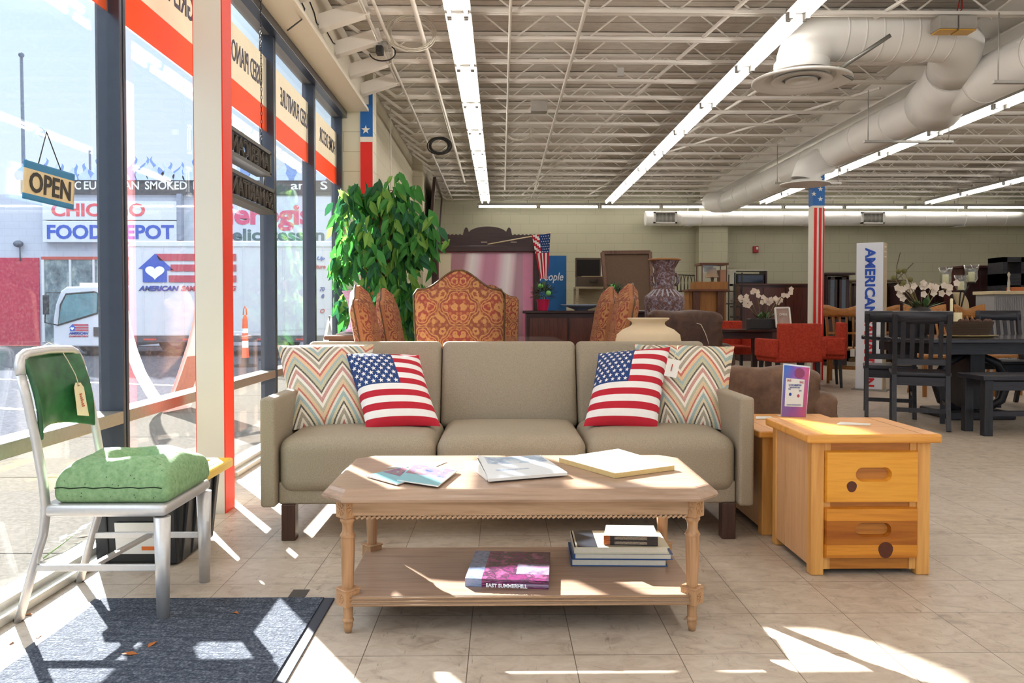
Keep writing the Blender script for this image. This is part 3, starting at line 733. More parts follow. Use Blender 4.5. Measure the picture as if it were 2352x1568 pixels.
def coil(name, label, px, py, z, R, m, nt, r, tilt=0):
    p = at(px, py, z=z); mb = MB(); rnd = random.Random(px)
    for k in range(nt):
        cx, cz, rr = p.x+rnd.uniform(-.02, .02), z+rnd.uniform(-.012, .012), R*rnd.uniform(.85, 1.08)
        mb.tube([(cx+rr*math.cos(a), p.y+rnd.uniform(-.01, .01)+.3*rr*math.sin(a)*tilt, cz+rr*math.sin(a)*(.75)) for a in [2*PI*i/20 for i in range(20)]], r, 5, closed=True)
    return tag(mb.build(name, m), label, 'cable')
coil('cable_coil', 'coil of black cable hanging under the joists above the mirror', 1010, 335, 3.13, .14, BKW, 8, .008)
coil('cable_coil', 'coil of pale wire tied up between the first joists', 945, 75, 3.3, .2, WWR, 9, .004)
coil('cable_coil', 'small loop of pale wire between the joists near the middle', 1190, 300, 3.3, .16, WWR, 4, .004)
p = at(897, 230, y=9.167); tag(MB().tube([(p.x, 9.167, 3.30), (p.x-.002, 9.167, 1.6)], .006, 6).build('pull_cord', WWR), 'white cord hanging beside the painted flag panel', 'cord')
p = at(1115, 458, y=15.6); tag(MB().tube([(1.0, 15.9, 3.235), (.55, 15.9, 3.235), (.35, 15.9, 3.17), (.05, 15.9, 3.16)], .012, 6).build('conduit', CON), 'bent white conduit end near the back wall lights', 'conduit')
mb = MB(); pts = [(at(px, py, z=3.1+.0*px)) for px, py in ()]
mb.tube([(.62, 12.6, 3.24), (.55, 12.6, 3.1), (.6, 12.6, 2.96), (.5, 12.6, 2.82), (.47, 12.6, 2.74)], .006, 6); tag(mb.build('loose_wire', WWR), 'loose pale wire dangling from the joists', 'wire')
# wires on the header
for k, pts in enumerate((((690, 0, -1.375), (700, 20, -1.375), (693, 45, -1.375), (660, 70, -1.375)), ((712, 5, -1.375), (722, 30, -1.375), (727, 52, -1.375), (735, 62, -1.375)), ((752, 75, -1.375), (765, 98, -1.375), (780, 108, -1.375), (784, 115, -1.375)))):
    mb = MB(); mb.tube([at(a, b, x=c) for a, b, c in pts], .005, 6); tag(mb.build('header_wire', BKW), 'thin black wire crossing the cream header, %s from the left' % ORD[k], 'wire', 'wires on the header')
# emergency light on the first joist at the right
p = at(2192, 62, y=6.08)
t = thing('emergency_light', 'white emergency light box with amber lens under the duct crossing', 'emergency light', (p.x, 6.08, p.z))
for sx in (-.075, .075):
    mb = MB(); mb.b2((p.x+sx-.07, 6.02, p.z-.03), (p.x+sx+.07, 6.16, p.z+.07)); h = mb.build('housing', BOX, t, bevel=.006)
    mb = MB(); mb.b2((p.x+sx-.065, 6.03, p.z-.04), (p.x+sx+.065, 6.15, p.z-.031)); mb.build('amber_lens', mat('amber', 'd9a844', .3), h)
mb = MB(); mb.tube([(p.x-.0, 6.1, p.z+.07), (p.x+.06, 6.15, 3.3), (p.x+.13, 6.2, 3.5)], .005, 6); mb.tube([(p.x+.02, 6.1, p.z+.07), (p.x+.1, 6.15, 3.32), (p.x+.12, 6.2, 3.5)], .005, 6); mb.build('red_wire', mat('wire_red', 'b0302c', .5), t)
# striped column under the duct
cz = at(1880, 397, y=11.2).z
x0, x1 = at(1866, 600, y=11.2).x, at(1893, 600, y=11.2).x
t = thing('flag_column', 'square column painted with red and white stripes and blue starred top', 'column', ((x0+x1)/2, 11.28, 0)); t['kind'] = 'structure'
zb = at(1880, 472, y=11.2).z
MB().b2((x0, 11.2, 0), (x1, 11.36, zb)).build('shaft', WHT, t)
MB().b2((x0, 11.2, zb), (x1, 11.36, 3.2)).build('blue_top', BLUE, t)
w = x1-x0
for a, b in ((.11, .34), (.53, .74), (.87, .98)):
    mb = MB(); mb.b2((x0+a*w, 11.194, 0), (x0+b*w, 11.2, zb-.03)); mb.build('red_stripe', RED, t)
for py, off in ((434, .6), (457, .6), (411, .6), (445, .05), (422, .05)):
    mb = MB(); q = at(1880, py, y=11.19).z; mb.prism(star(.037, (x0+w*(off+.02), q)), 11.193, 11.2, XZ); mb.build('star', WHT, t)
# fire alarm
p = at(1735, 573, y=16.88); t = thing('fire_alarm', 'small red fire alarm with white strobe on the back wall', 'fire alarm', (p.x, 16.88, p.z))
mb = MB(); mb.b2((p.x-.055, 16.83, p.z-.07), (p.x+.055, 16.9, p.z+.07)); mb.build('housing', mat('alarm_red', 'a3202c', .4), t, bevel=.008)
mb = MB(); mb.b2((p.x-.0, 16.82, p.z+.0), (p.x+.04, 16.831, p.z+.05)); mb.build('strobe', WHT, t)
# hung mirror on the left wall
c = [(-1.13, 13.6, 3.22), (-1.19, 15.95, 3.22), (-1.28, 15.95, 2.1), (-1.22, 13.6, 2.1)]
t = thing('wall_mirror', 'wide dark framed mirror hung tilted high on the left wall', 'mirror', (-1.2, 14.8, 2.1))
MIR = NT('mirror_glass'); MIR.fin((.82, .82, .78), .03, 1.0); MIR = MIR.m
DKW = wood('dark_wood', '3a2019', '22120e', 'x', 1.0, .35)
mb = MB(); n = (V(c[1])-V(c[0])).cross(V(c[3])-V(c[0])).normalized()
mb.add([V(q)+n*.01 for q in c]+[V(q)-n*.01 for q in c], [(0, 1, 2, 3), (7, 6, 5, 4), (0, 4, 5, 1), (1, 5, 6, 2), (2, 6, 7, 3), (3, 7, 4, 0)]); mb.build('mirror_glass', MIR, t)
mb = MB()
for i in range(4): mb.bar(c[i], c[(i+1) % 4], .05, .05)
mb.build('frame', DKW, t)
# ============================================================ FRONT: chair, mat, tables, sofa
def uvsplit(t):
    s = t.n('SeparateXYZ', {0: t.n('TexCoord').outputs['UV']}); return s.outputs['X'], s.outputs['Y']
def printed(name, base, pics, rough=.35):
    """printed paper: pics = (u0,u1,v0,v1, colour stops) laid over a base colour"""
    t = NT(name); u, v = uvsplit(t); col = t.mix(0.0, lin(base), lin(base))
    uvv = t.n('TexCoord').outputs['UV']
    for k, (a, b, c, d, stops, sc) in enumerate(pics):
        m = t.math('MULTIPLY', t.math('MULTIPLY', t.math('GREATER_THAN', u, a), t.math('LESS_THAN', u, b)), t.math('MULTIPLY', t.math('GREATER_THAN', v, c), t.math('LESS_THAN', v, d)))
        n = t.noise(t.n('Mapping', {0: uvv, 1: (k*3.3, k*1.7, 0)}).outputs[0], sc, 4, .6, .4)
        col = t.mix(m, col, t.ramp(n, [(.3+.4*i/max(1, len(stops)-1), s) for i, s in enumerate(stops)]))
    return t.fin(col, rough, 0, .4)
def slab4(cs, h, mats, name, parent=None, m_top=0, m_side=1, curl=0):
    """thin sheet or book on four corner points (front-left, front-right, back-right, back-left), thickness h"""
    c = [V(p) for p in cs]; mb = MB()
    def P(u, v):
        p = c[0]*(1-u)*(1-v)+c[1]*u*(1-v)+c[2]*u*v+c[3]*(1-u)*v
        return p+V((0, 0, h+curl*(max(0, .35-u)/.35)**2*v))
    mb.surf(P, 8, 6, m_top)
    for a, b in ((0, 1), (1, 2), (2, 3), (3, 0)):
        uvs = [(0, 0), (1, 0), (1, 1), (0, 1)]
        e = ((c[a]), (c[b]))
        mb.add([e[0], e[1], e[1]+V((0, 0, h)), e[0]+V((0, 0, h))], [(0, 1, 2, 3)], m_side, uvs)
    mb.add([q for q in c], [(3, 2, 1, 0)], m_side)
    return mb.build(name, mats, parent)
PAPER = mat('paper_white', 'e9e6df', .6, 0, .04, 30); TAGP = mat('tag_manila', 'e2d2ae', .7, 0, .05, 40); STRING = mat('string', 'd9cdb4', .8)
ALU = mat('chair_aluminium', 'cfcdcb', .38, .55, .08, 60)
# --- green cushioned aluminium chair
ch = thing('metal_chair', 'brushed aluminium chair with green vinyl back and thick green foam seat by the window', 'chair', (-1.3, 2.73, 0))
YN, YF = 2.555, 2.925
def hoop(y): return [(-1.548, y, .0), (-1.53, y, .06), (-1.497, y, .18), (-1.466, y, .28), (-1.456, y, .36), (-1.464, y, .45), (-1.485, y, .58), (-1.513, y, .72), (-1.53, y, .79)]
for y in (YN, YF):
    mb = MB(); mb.tube(hoop(y), [.020]*9, 12, sy=.62); l = mb.build('back_leg', ALU, ch)
    mb = MB(); mb.lathe([(.014, 0), (.016, .004), (.014, .008)], (-1.549, y, 0), 12); mb.build('foot_glide', mat('glide_black', '2b2a28', .6), l)
mb = MB(); mb.tube([(-1.53, YN, .79), (-1.536, YN+.004, .82), (-1.541, YN+.02, .845), (-1.543, YN+.05, .857), (-1.549, (YN+YF)/2, .862), (-1.543, YF-.05, .857), (-1.541, YF-.02, .845), (-1.536, YF-.004, .82), (-1.53, YF, .79)], .0165, 12, sy=.8); mb.build('top_rail', ALU, ch)
for y in (YN+.005, YF-.005):
    mb = MB(); mb.tube([(-1.089, y, .0), (-1.089, y, .335)], [.0185, .026], 16); l = mb.build('front_leg', ALU, ch)
    mb = MB(); mb.lathe([(.013, -.0), (.016, .003), (.014, .007)], (-1.089, y, 0), 12); mb.build('foot_glide', MATS['glide_black'], l)
mb = MB(); mb.rbox((-1.272, 2.74, .357), (.405, .40, .042), .018); mb.build('seat_rim', ALU, ch, weld=True)
for y in (YN, YF): mb = MB(); mb.bar((-1.498, y, .172), (-1.10, y, .172), .012, .022); mb.build('stretcher', ALU, ch, bevel=.003)
mb = MB(); mb.bar((-1.32, YN, .172), (-1.29, YF, .172), .022, .014); mb.build('stretcher', ALU, ch, bevel=.003)
t = NT('green_vinyl'); n = t.noise(t.co(), 25, 3); t.bump(n, .12, .003); GV = t.fin(t.ramp(n, [(.3, '1f4a2c'), (.7, '2f6a3d')]), .32)
def padf(u, v, o=0):
    y = YN+.012+(YF-YN-.024)*u; q = 1-(2*u-1)**2
    z = (.578+.03*q)*(1-v)+(.85-.012*(2*u-1)**6)*v
    x = -1.456-.17*max(0, z-.40)**1.0*.95/1.0
    x = -1.474-(z-.5)*.21-.055*q*(1-.25*v)+.016*math.sin(PI*v)+o
    return V((x+.006, y, z))
mb = MB(); mb.surf(padf, 18, 14); o = mb.build('backrest', GV, ch); s = o.modifiers.new('thick', 'SOLIDIFY'); s.thickness = .016; s.offset = 1
b = o.modifiers.new('edge', 'BEVEL'); b.width = .005; b.segments = 2
t = NT('green_foam'); n = t.noise(t.co(), 55, 3, .7); vo = t.n('TexVoronoi', {'Vector': t.co(), 'Scale': 75}); pit = t.ramp(vo.outputs['Distance'], [(.10, (0, 0, 0)), (.2, (1, 1, 1))])
sp = t.ramp(t.noise(t.co(), 30, 2), [(.55, (1, 1, 1)), (.62, (0, 0, 0))])
pm = t.math('MAXIMUM', pit, sp)
c = t.ramp(n, [(.3, '6f9464'), (.7, '93b484')]); c = t.mix(pm, lin('3d5a38'), c); t.bump(t.math('ADD', t.math('MULTIPLY', n, .4), pm), .5, .004); GF = t.fin(c, .85)
def foam(p, h):
    q = max(0, 1-(p.x/h[0])**2)*max(0, 1-(p.y/h[1])**2); r = math.hypot(p.x/.075, p.y/.085)
    k = (p.z+h[2])/(2*h[2])
    z = p.z+k*k*(.042*min(1, q*2.2)**.7-.062*math.exp(-r**4))
    f = 1-.03*max(0, k-.45)/.55
    return V((p.x*f, p.y*f, z+.004*math.sin(p.x*31)*k+.003*math.sin(p.y*37)*k))
mb = MB(); mb.rbox((-1.248, 2.735, .424), (.375, .375, .094), .03, fn=foam, mid=14); mb.build('seat_cushion', GF, ch, weld=True)
mb = MB()
for sgn in (-1, 1):
    mb.tube([(-1.425+.34*i/14, 2.735-.1865, .430+.002*math.sin(i*2.1)) for i in range(15)], .0018, 5)
mb.build('cushion_split', mat('foam_dark', '2e3f2a', .9), ch)
tg = thing('price_tag', 'manila price tag on a white string over the green chair back', 'price tag', (-1.54, 2.83, .62))
def tagp(y, z, o): return V((-1.474-(z-.5)*.21+.012+o, y, z))
mb = MB(); pl = [(2.797, .63), (2.868, .618), (2.876, .72), (2.862, .738), (2.83, .741), (2.815, .725)]
mb.add([tagp(y, z, .010) for y, z in pl]+[tagp(y, z, .0085) for y, z in pl], [tuple(range(6)), tuple(range(11, 5, -1))]+[(i, i+6, (i+1) % 6+6, (i+1) % 6) for i in range(6)]); mb.build('card', TAGP, tg)
mb = MB(); mb.tube([tagp(2.842, .732, .012), tagp(2.832, .77, .014), tagp(2.815, .82, .008), tagp(2.80, .862, .0), tagp(2.79, .884, -.03), tagp(2.79, .87, -.055)], .0016, 6); mb.build('string', STRING, tg)
mb = MB(); mb.tube([tagp(2.842, .7305, .011), tagp(2.842, .7285, .011)], .004, 8); mb.build('eyelet', mat('eyelet', '5b2b24', .5), tg)
INK = mat('ink_red', 'b4472f', .7)
mb = MB()
for i in range(7): z = .655+i*.007; mb.b2((tagp(0, z, .0105).x, 2.836, z), (tagp(0, z, .0115).x, 2.852-.003*(i % 3), z+.004))
mb.build('printing', INK, tg)
# --- black tote with yellow lid
TB = mat('tote_black', '26282b', .4, 0, .1, 10); TY = mat('tote_yellow', 'e3b92e', .4, 0, .06, 8)
tt = thing('storage_tote', 'black ribbed storage tote with yellow lid behind the metal chair', 'storage box', (-1.42, 3.3, 0))
mb = MB(); x0, x1, y0, y1, zt_ = -1.585, -1.235, 3.08, 3.50, .31
mb.bar(((x0+x1)/2, (y0+y1)/2, 0), ((x0+x1)/2, (y0+y1)/2, zt_), x1-x0-.05, y1-y0-.05, w2=x1-x0, h2=y1-y0, up=V((0, 1, 0)))
o = mb.build('bin', TB, tt, bevel=.02)
for k in range(4):
    mb = MB(); yy = y0+.07+k*.1
    mb.bar((x1-.028, yy, .01), (x1+.004, yy, .29), .04, .016, up=V((1, 0, 0))); mb.build('side_rib', TB, tt, bevel=.006)
for xx in (x0+.035, x1-.05):
    mb = MB(); mb.bar((xx, y0+.028, .01), (xx, y0-.002, .29), .05, .016, up=V((0, 1, 0))); mb.build('front_rib', TB, tt, bevel=.006)
mb = MB(); mb.b2((x0-.025, y0-.03, .305), (x1+.05, y1+.03, .345)); mb.b2((x0+.03, y0+.03, .335), (x1-.03, y1-.03, .352)); mb.build('lid', TY, tt, bevel=.012)
mb = MB(); mb.b2((x1-.01, y0+.02, .3455), (x1+.02, y1-.08, .347)); mb.build('lid_label', mat('lid_label', '6d6a4a', .6), tt)
mb = MB(); mb.bar((-1.41, y0+.016, .05), (-1.41, y0+.002, .175), .17, .003, up=V((0, 1, 0))); st = mb.build('sticker', PAPER, tt)
mb = MB(); mb.bar((-1.37, y0+.0125, .065), (-1.37, y0+.011, .08), .05, .003, up=V((0, 1, 0))); mb.build('sticker_block', mat('sticker_orange', 'e0702c', .5), tt)
for k in range(3): textw(('27 Gallon', 'Tough Tote', 'Storage Bin')[k], .055-.004*k, .0075, (-1.455, y0+.0035-.0012*k*0+.002*k*.6, .162-k*.014), (PI/2+.1, 0, 0), mat('ink_dark', '44464a', .7), tt, ext=.0004)
# --- door mat
def rug_mat():
    t = NT('rug_pile'); v = t.co('Object', (1, 1, 1)); n = t.noise(v, 130, 3, .7); n2 = t.noise(t.co('Object', (10, 22, 1)), 2, 4, .7, 1.5)
    c = t.ramp(t.math('ADD', t.math('MULTIPLY', n, .6), t.math('MULTIPLY', n2, .4)), [(.32, '2a2f39'), (.5, '4f5560'), (.68, '848a94')])
    s = t.n('SeparateXYZ', {0: t.n('TexCoord').outputs['Object']})
    br = t.n('TexBrick', {'Vector': t.co('Object', (1, 1, 1), (0, 0, .12)), 'Scale': 1.0, 'Mortar Size': .006, 'Brick Width': .12, 'Row Height': .05, 'Mortar Smooth': 1.0})
    c = t.mix(t.math('MULTIPLY', br.outputs['Fac'], .4), c, lin('1f2634'))
    t.bump(t.math('ADD', n, t.math('MULTIPLY', n2, .8)), .7, .008)
    return t.fin(c, .95, 0, .1)
rx0, rx1, ry1, ry0 = -1.40, -.575, 2.738, 1.15
rg = thing('floor_mat', 'dark blue grey ribbed entrance mat under the metal chair', 'mat', ((rx0+rx1)/2, 2, 0))
MB().b2((rx0+.03, ry0+.03, 0), (rx1-.035, ry1-.008, .0095)).build('pile', rug_mat(), rg)
mb = MB(); mb.b2((rx0, ry0, 0), (rx1, ry1, .005)); mb.build('rubber_edge', mat('mat_rubber', '3c424d', .6, 0, .1, 40), rg, bevel=.002)
for a in (ch,): pass
tag(MB().b2((at(655, 1380, z=0).x, 2.745, 0), (at(694, 1380, z=0).x, 2.83, .0012)).build('floor_tape', mat('tape_dark', '4a4540', .8)), 'square of dark tape on the floor at the edge of the mat', 'tape')
LFM = mat('dead_leaf', 'a5602a', .8, 0, .3, 30)
for k, (px, py) in enumerate(((68, 1412), (90, 1460), (190, 1255), (541, 1408), (350, 1480), (298, 1502), (26, 1475), (185, 1402))):
    z = .0095 if k in (3, 4, 5) else .001
    if k == 2: z = -.004; p = at(px, py, x=-1.85); p.z = -.004
    else: p = at(px, py, z=z)
    a = k*1.9; l = .016+.004*(k % 3); d = V((math.cos(a), math.sin(a), 0)); s = V((-d.y, d.x, 0))
    mb = MB(); mb.add([p-d*l, p-d*l*.2+s*l*.5+V((0, 0, .004)), p+d*l+V((0, 0, .003)), p-d*l*.1-s*l*.45+V((0, 0, .005)), p+V((0, 0, .002))], [(0, 4, 1), (1, 4, 2), (2, 4, 3), (3, 4, 0)])
    o = mb.build('dead_leaf', LFM); s_ = o.modifiers.new('thick', 'SOLIDIFY'); s_.thickness = .001
    tag(o, ('brown leaf by the back foot of the metal chair', 'brown leaf on the sunlit tile left of the mat', 'brown leaf on the walk outside behind the chair', 'brown leaf on the mat right of the chair leg', 'brown leaf on the mat below the front chair leg', 'small leaf on the sunlit part of the mat', 'brown leaf at the bottom left corner of the floor', 'curled leaf under the metal chair on the tile')[k], 'leaf', 'dead leaves')

# --- coffee table
OAK = wood('oak_light', 'b3906f', '94714f', 'x', 1.2, .38); OAKV = wood('oak_light_v', 'b98e66', '98704c', 'z', 1.4, .38); OAKT = wood('oak_top', 'ab8f79', '8e725d', 'x', 1.0, .3)
ct = thing('coffee_table', 'light oak coffee table with clipped corners and turned legs before the sofa', 'coffee table', (.06, 2.68, 0))
CX = .06
def octa(e, ex=0): 
    a, b, f, g, bb, bg = .529+e*.4, .584+e, 2.41-e, 2.463-e*.4, 2.955+e, 2.90+e*.4
    return [(CX-a, f), (CX+a, f), (CX+b, g), (CX+b, bg), (CX+a, bb), (CX-a, bb), (CX-b, bg), (CX-b, g)]
prof = [(-.004, .457), (.004, .455), (.012, .447), (.016, .440), (.026, .436), (.030, .428), (.026, .420), (.012, .416), (-.02, .416)]
mb = MB(); n = 8; vs = []
for e, z in prof: vs += [(x, y, z) for x, y in octa(e)]
fs = [list(range(8))]; 
for i in range(len(prof)-1): fs += [(i*8+(k+1) % 8, i*8+k, (i+1)*8+k, (i+1)*8+(k+1) % 8) for k in range(8)]
fs.append([(len(prof)-1)*8+k for k in range(8)][::-1]); mb.add(vs, fs); mb.build('tabletop', OAKT, ct)
legs = [(-.474, 2.452), (.594, 2.452), (-.474, 2.912), (.594, 2.912)]
ax0, ax1 = legs[0][0], legs[1][0]
for nm, lo, hi in (('apron', (ax0+.012, 2.432, .368), (ax1-.012, 2.452, .418)), ('apron', (ax0+.012, 2.912, .368), (ax1-.012, 2.932, .418)), ('apron', (ax0-.02, 2.47, .368), (ax0, 2.89, .418)), ('apron', (ax1, 2.47, .368), (ax1+.02, 2.89, .418))):
    MB().b2(lo, hi).build(nm, OAK, ct)
mb = MB(); n_ = 66; L = ax1-ax0-.05
mb.tube([(ax0+.025, 2.440, .363), (ax1-.025, 2.440, .363)], .004, 6)
for k in range(n_):
    x = ax0+.03+L*k/n_; mb.bar((x, 2.4335, .359), (x+L/n_*.85, 2.4335, .367), .006, .0065)
mb.build('rope_moulding', OAK, ct)
R45 = Matrix.Rotation(PI/4, 3, 'Z')
for x, y in legs:
    mb = MB()
    mb.lathe([(.020, .36), (.0235, .357), (.0235, .349), (.019, .345), (.0165, .335), (.0165, .318), (.021, .309), (.0245, .303), (.021, .297)], (x, y, 0), 24)
    mb.lathe([(.021, .297), (.0225, .285), (.0175, .14)], (x, y, 0), 24, flute=.13, fl=(.15, .288))
    mb.lathe([(.0155, .088), (.0155, .083), (.014, .046)], (x, y, 0), 24, flute=.12, fl=(.05, .084))
    mb.lathe([(.014, .046), (.018, .042), (.018, .036), (.014, .033), (.0155, .026), (.0105, .002), (.001, .0)], (x, y, 0), 24)
    l = mb.build('leg', OAKV, ct)
    mb = MB(); mb.box((x, y, .389), (.052, .052, .058), R45); blk = mb.build('leg_block', OAKV, ct, bevel=.002); mb = MB(); mb.box((x, y, .112), (.052, .052, .05), R45); mb.box((x, y, .1385), (.058, .058, .005), R45); blk2 = mb.build('leg_block', OAKV, ct, bevel=.002)
    for sx in (-1, 1):
        d = R45 @ V((0, -1, 0)) if sx < 0 else R45 @ V((1, 0, 0))
        d = V((sx*.7071, -.7071, 0)) if y < 2.7 else V((sx*.7071, .7071, 0)); a = V((0, 0, 1)).cross(d)
        for zc, r in ((.389, .020), (.112, .014)):
            mb = MB()
            for i in range(8):
                an = 2*PI*i/8; e = a*math.cos(an)+V((0, 0, 1))*math.sin(an); c0 = V((x, y, zc))+d*.0265
                mb.bar(c0+e*.004, c0+e*r, .003, .003, up=d, w2=.007)
            mb.build('rosette', OAKV, blk if zc > .2 else blk2)
sp = [(ax0+.012, 2.428), (ax1-.012, 2.428), (ax1+.02, 2.47), (ax1+.02, 2.89), (ax1-.012, 2.93), (ax0+.012, 2.93), (ax0-.02, 2.89), (ax0-.02, 2.47)]
mb = MB(); mb.prism(sp, .088, .121); mb.build('shelf', OAKT, ct, bevel=.003)
mb = MB()
for z in (.093, .105, .116): mb.tube([(ax0+.015, 2.427, z), (ax1-.015, 2.427, z)], .0035, 6)
mb.build('shelf_moulding', OAK, ct)
# things on the table top
ZT = .458
C = lambda l, z=ZT: [at(a, b, z=z) for a, b in l]
TEAL = [( .04, .96, .42, .97, ['2a3566', '5a6a98', 'b0646a', '4a8088', 'd8c0c8'], 5)]
BRO = printed('brochure_cover', '7fb9c4', TEAL, .3)
o = slab4(C([(888, 1074), (1002, 1071), (1027, 1061), (955, 1060)], ZT), .0015, [PAPER, PAPER], 'paper_sheet'); tag(o, 'single white sheet of paper lying behind the teal brochures', 'paper')
o = slab4(C([(840, 1094), (912, 1114), (985, 1090), (925, 1074)], ZT+.0016), .004, [BRO, PAPER], 'brochure'); tag(o, 'teal brochure half covered by the other one on the coffee table', 'brochure', 'teal brochures')
o = slab4(C([(912, 1104), (1006, 1118), (1052, 1081), (948, 1067)], ZT+.0058), .004, [BRO, PAPER], 'brochure'); tag(o, 'teal brochure lying uppermost of the two on the coffee table', 'brochure', 'teal brochures')
MAGC = printed('magazine_cover', 'e8ecef', [(.1, .97, .62, .98, ['e4eaf0', 'b9c9da', '8aa2bd', 'f0f0ee'], 5), (.15, .6, .3, .36, ['4d6f9c', 'cfd8e4', '6c8cb4'], 40), (.75, .9, .35, .6, ['5a86b8', 'e6eef4', 'e8ecef'], 14)])
o = slab4(C([(1118, 1104), (1298, 1090), (1232, 1054), (1068, 1062)], ZT), .005, [PAPER, PAPER], 'magazine'); tag(o, 'plain white magazine under the open one in the middle of the table', 'magazine', 'magazines')
o = slab4(C([(1122, 1106), (1303, 1091), (1242, 1050), (1096, 1058)], ZT+.0052), .009, [MAGC, PAPER], 'magazine', curl=.012); tag(o, 'white and pale blue magazine with a curled corner on the coffee table', 'magazine', 'magazines')
NEWS = printed('newspaper_print', 'e3d9c2', [(.04, .34, .66, .93, ['6a5a52', 'b98a7a', '4a5a4a'], 8), (.04, .40, .30, .6, ['4f4f44', 'a88878', '6f6a52'], 9), (.4, .66, .72, .93, ['b98a80', '5a6a5a'], 9), (.45, .95, .12, .42, ['e6c4bc', 'd88a90', 'e8dccb'], 5), (.52, .9, .52, .6, ['3c3834', 'e3d9c2', 'e3d9c2'], 60)], .7)
NEWE = mat('newspaper_edge', 'd9bd82', .8, 0, .15, 60)
o = slab4(C([(1412, 1098), (1549, 1079), (1420, 1040), (1284, 1061)], ZT), .016, [NEWS, NEWE], 'newspaper'); tag(o, 'folded yellowed newspaper on the right of the coffee table', 'newspaper')
# books on the lower shelf
ZS = .1215
PUR = printed('purple_cover', '5b2a4e', [(0, .22, 0, 1, ['5a7096', '8f9fc0', '6a5078'], 5), (.2, 1, 0, 1, ['2f2434', '7a2f62', '3a2a3c', 'a0527f', '54304a'], 5), (.6, 1, .2, .55, ['c878a8', '8f8aa0', '6a4a68'], 4)], .2)
bk = thing('book', 'large book with a purple rocky cover lying flat on the lower shelf', 'book', tuple(at(1165, 1350, z=ZS)), 0, 'books under the coffee table')
PGS = mat('book_pages', 'e2dccb', .8, 0, .08, 90)
cs = C([(1068, 1346), (1260, 1353), (1264, 1285), (1092, 1281)], ZS)
slab4(cs, .026, [PUR, PUR], 'cover', bk)
a, b = cs[0], cs[1]; 
textw('EAST SUMMERHILL', .13, .011, ((a.x*.5+b.x*.5), min(a.y, b.y)-.004, ZS+.0125), (PI/2, 0, (b.y-a.y)/(b.x-a.x)), LW, bk, bold=.03)
def stackbook(x0, x1, y0, y1, z0, h, cov, lab, rot=0, grp='books under the coffee table', spine='left', extra=None):
    t = thing('book', lab, 'book', ((x0+x1)/2, (y0+y1)/2, z0), 0, grp); R = Matrix.Rotation(rot, 3, 'Z'); c = V(((x0+x1)/2, (y0+y1)/2, 0))
    def B(lo, hi, m, nm):
        mb = MB(); mb.b2(lo, hi); mb.v = [tuple(R @ (V(p)-c)+c) for p in mb.v]; return mb.build(nm, m, t)
    B((x0, y0, z0), (x1, y1, z0+.0025), cov, 'back_cover'); B((x0, y0, z0+h-.0025), (x1, y1, z0+h), cov, 'front_cover'); B((x0-.001, y0, z0), (x0+.004, y1, z0+h), cov, 'spine')
    B((x0+.004, y0+.004, z0+.0025), (x1-.006, y1-.004, z0+h-.0025), PGS, 'pages')
    if extra: extra(B, t)
    return t
BC = mat('cover_blue', '2f5a8f', .35, 0, .15, 12); BK2 = mat('cover_navy', '2a4c86', .35, 0, .15, 12)
stackbook(.243, .572, 2.70, 2.90, ZS, .024, BC, 'teal blue book at the bottom of the pile on the shelf', -.035)
stackbook(.252, .588, 2.695, 2.89, ZS+.0245, .021, BK2, 'navy book in the middle of the pile on the shelf', -.03)
CREAM = printed('cream_cover', 'e3dfc4', [], .4)
def ex3(B, t):
    B((.262, 2.69, ZS+.0687), (.33, 2.895, ZS+.0695), BKC, 'cover_band')
BKC = mat('cover_black', '2b2e36', .3)
stackbook(.252, .575, 2.69, 2.895, ZS+.046, .0225, CREAM, 'cream book with a black band, topmost large book of the pile', -.02, extra=ex3)
COL4 = printed('floral_cover', 'd9cdb8', [(0, 1, 0, 1, ['e6ded2', 'd88f84', 'dfd2b0', '9fb0b4', 'e6ded2'], 6)], .15)
SPN = printed('case_spine', '2f2a2c', [(.0, .12, 0, 1, ['c0682e', '7a3a22'], 6), (.2, .8, .2, .8, ['2f2a2c', 'c9b9a0', '2f2a2c', 'a08a78'], 30)], .2)
for k in range(2):
    z = ZS+.0696+.0165*k
    t = thing('disc_case', ('lower of the two slim floral cases on top of the book pile', 'upper floral case crowning the book pile on the shelf')[k], 'disc case', (.46, 2.76, z), 0, 'cases on the book pile')
    cs = [V((.352, 2.715, z)), V((.536, 2.70, z)), V((.548, 2.84, z)), V((.378, 2.85, z))]
    slab4(cs, .0158, [COL4, SPN], 'case', t)

# --- sofa
def sofa_mat():
    t = NT('sofa_taupe'); n = t.noise(t.co(), 260, 2, .7); n2 = t.noise(t.co(), 5, 4)
    c = t.ramp(n, [(.3, '877a66'), (.7, 'a89b85')]); c = t.mix(t.math('MULTIPLY', n2, .35), c, lin('9c9181')); t.bump(n, .25, .002)
    return t.fin(c, .6, 0, .35)
SM = sofa_mat()
sf = thing('sofa', 'taupe three seat sofa with thin square arms and dark feet behind the coffee table', 'sofa', (.03, 3.8, 0))
XL, XR, YS, YB = -1.03, 1.09, 3.40, 4.30
def armf(p, h): return p
for x in (XL, XR-.065):
    mb = MB(); mb.rbox((x+.0325, (YS+4.22)/2, .386), (.065, 4.22-YS, .47), .014); mb.build('arm', SM, sf, weld=True)
mb = MB(); mb.rbox((.03, 3.85, .205), (XR-XL-.132, .82, .10), .012); mb.build('base_rail', SM, sf, weld=True)
mb = MB(); mb.tube([(XL+.07, YS+.045, .197), (XR-.07, YS+.045, .197)], .004, 6); mb.build('piping', SM, sf)
sx_ = [XL+.067, -.282, .372, XR-.067]; bx = [XL+.02, -.309, .39, XR-.02]
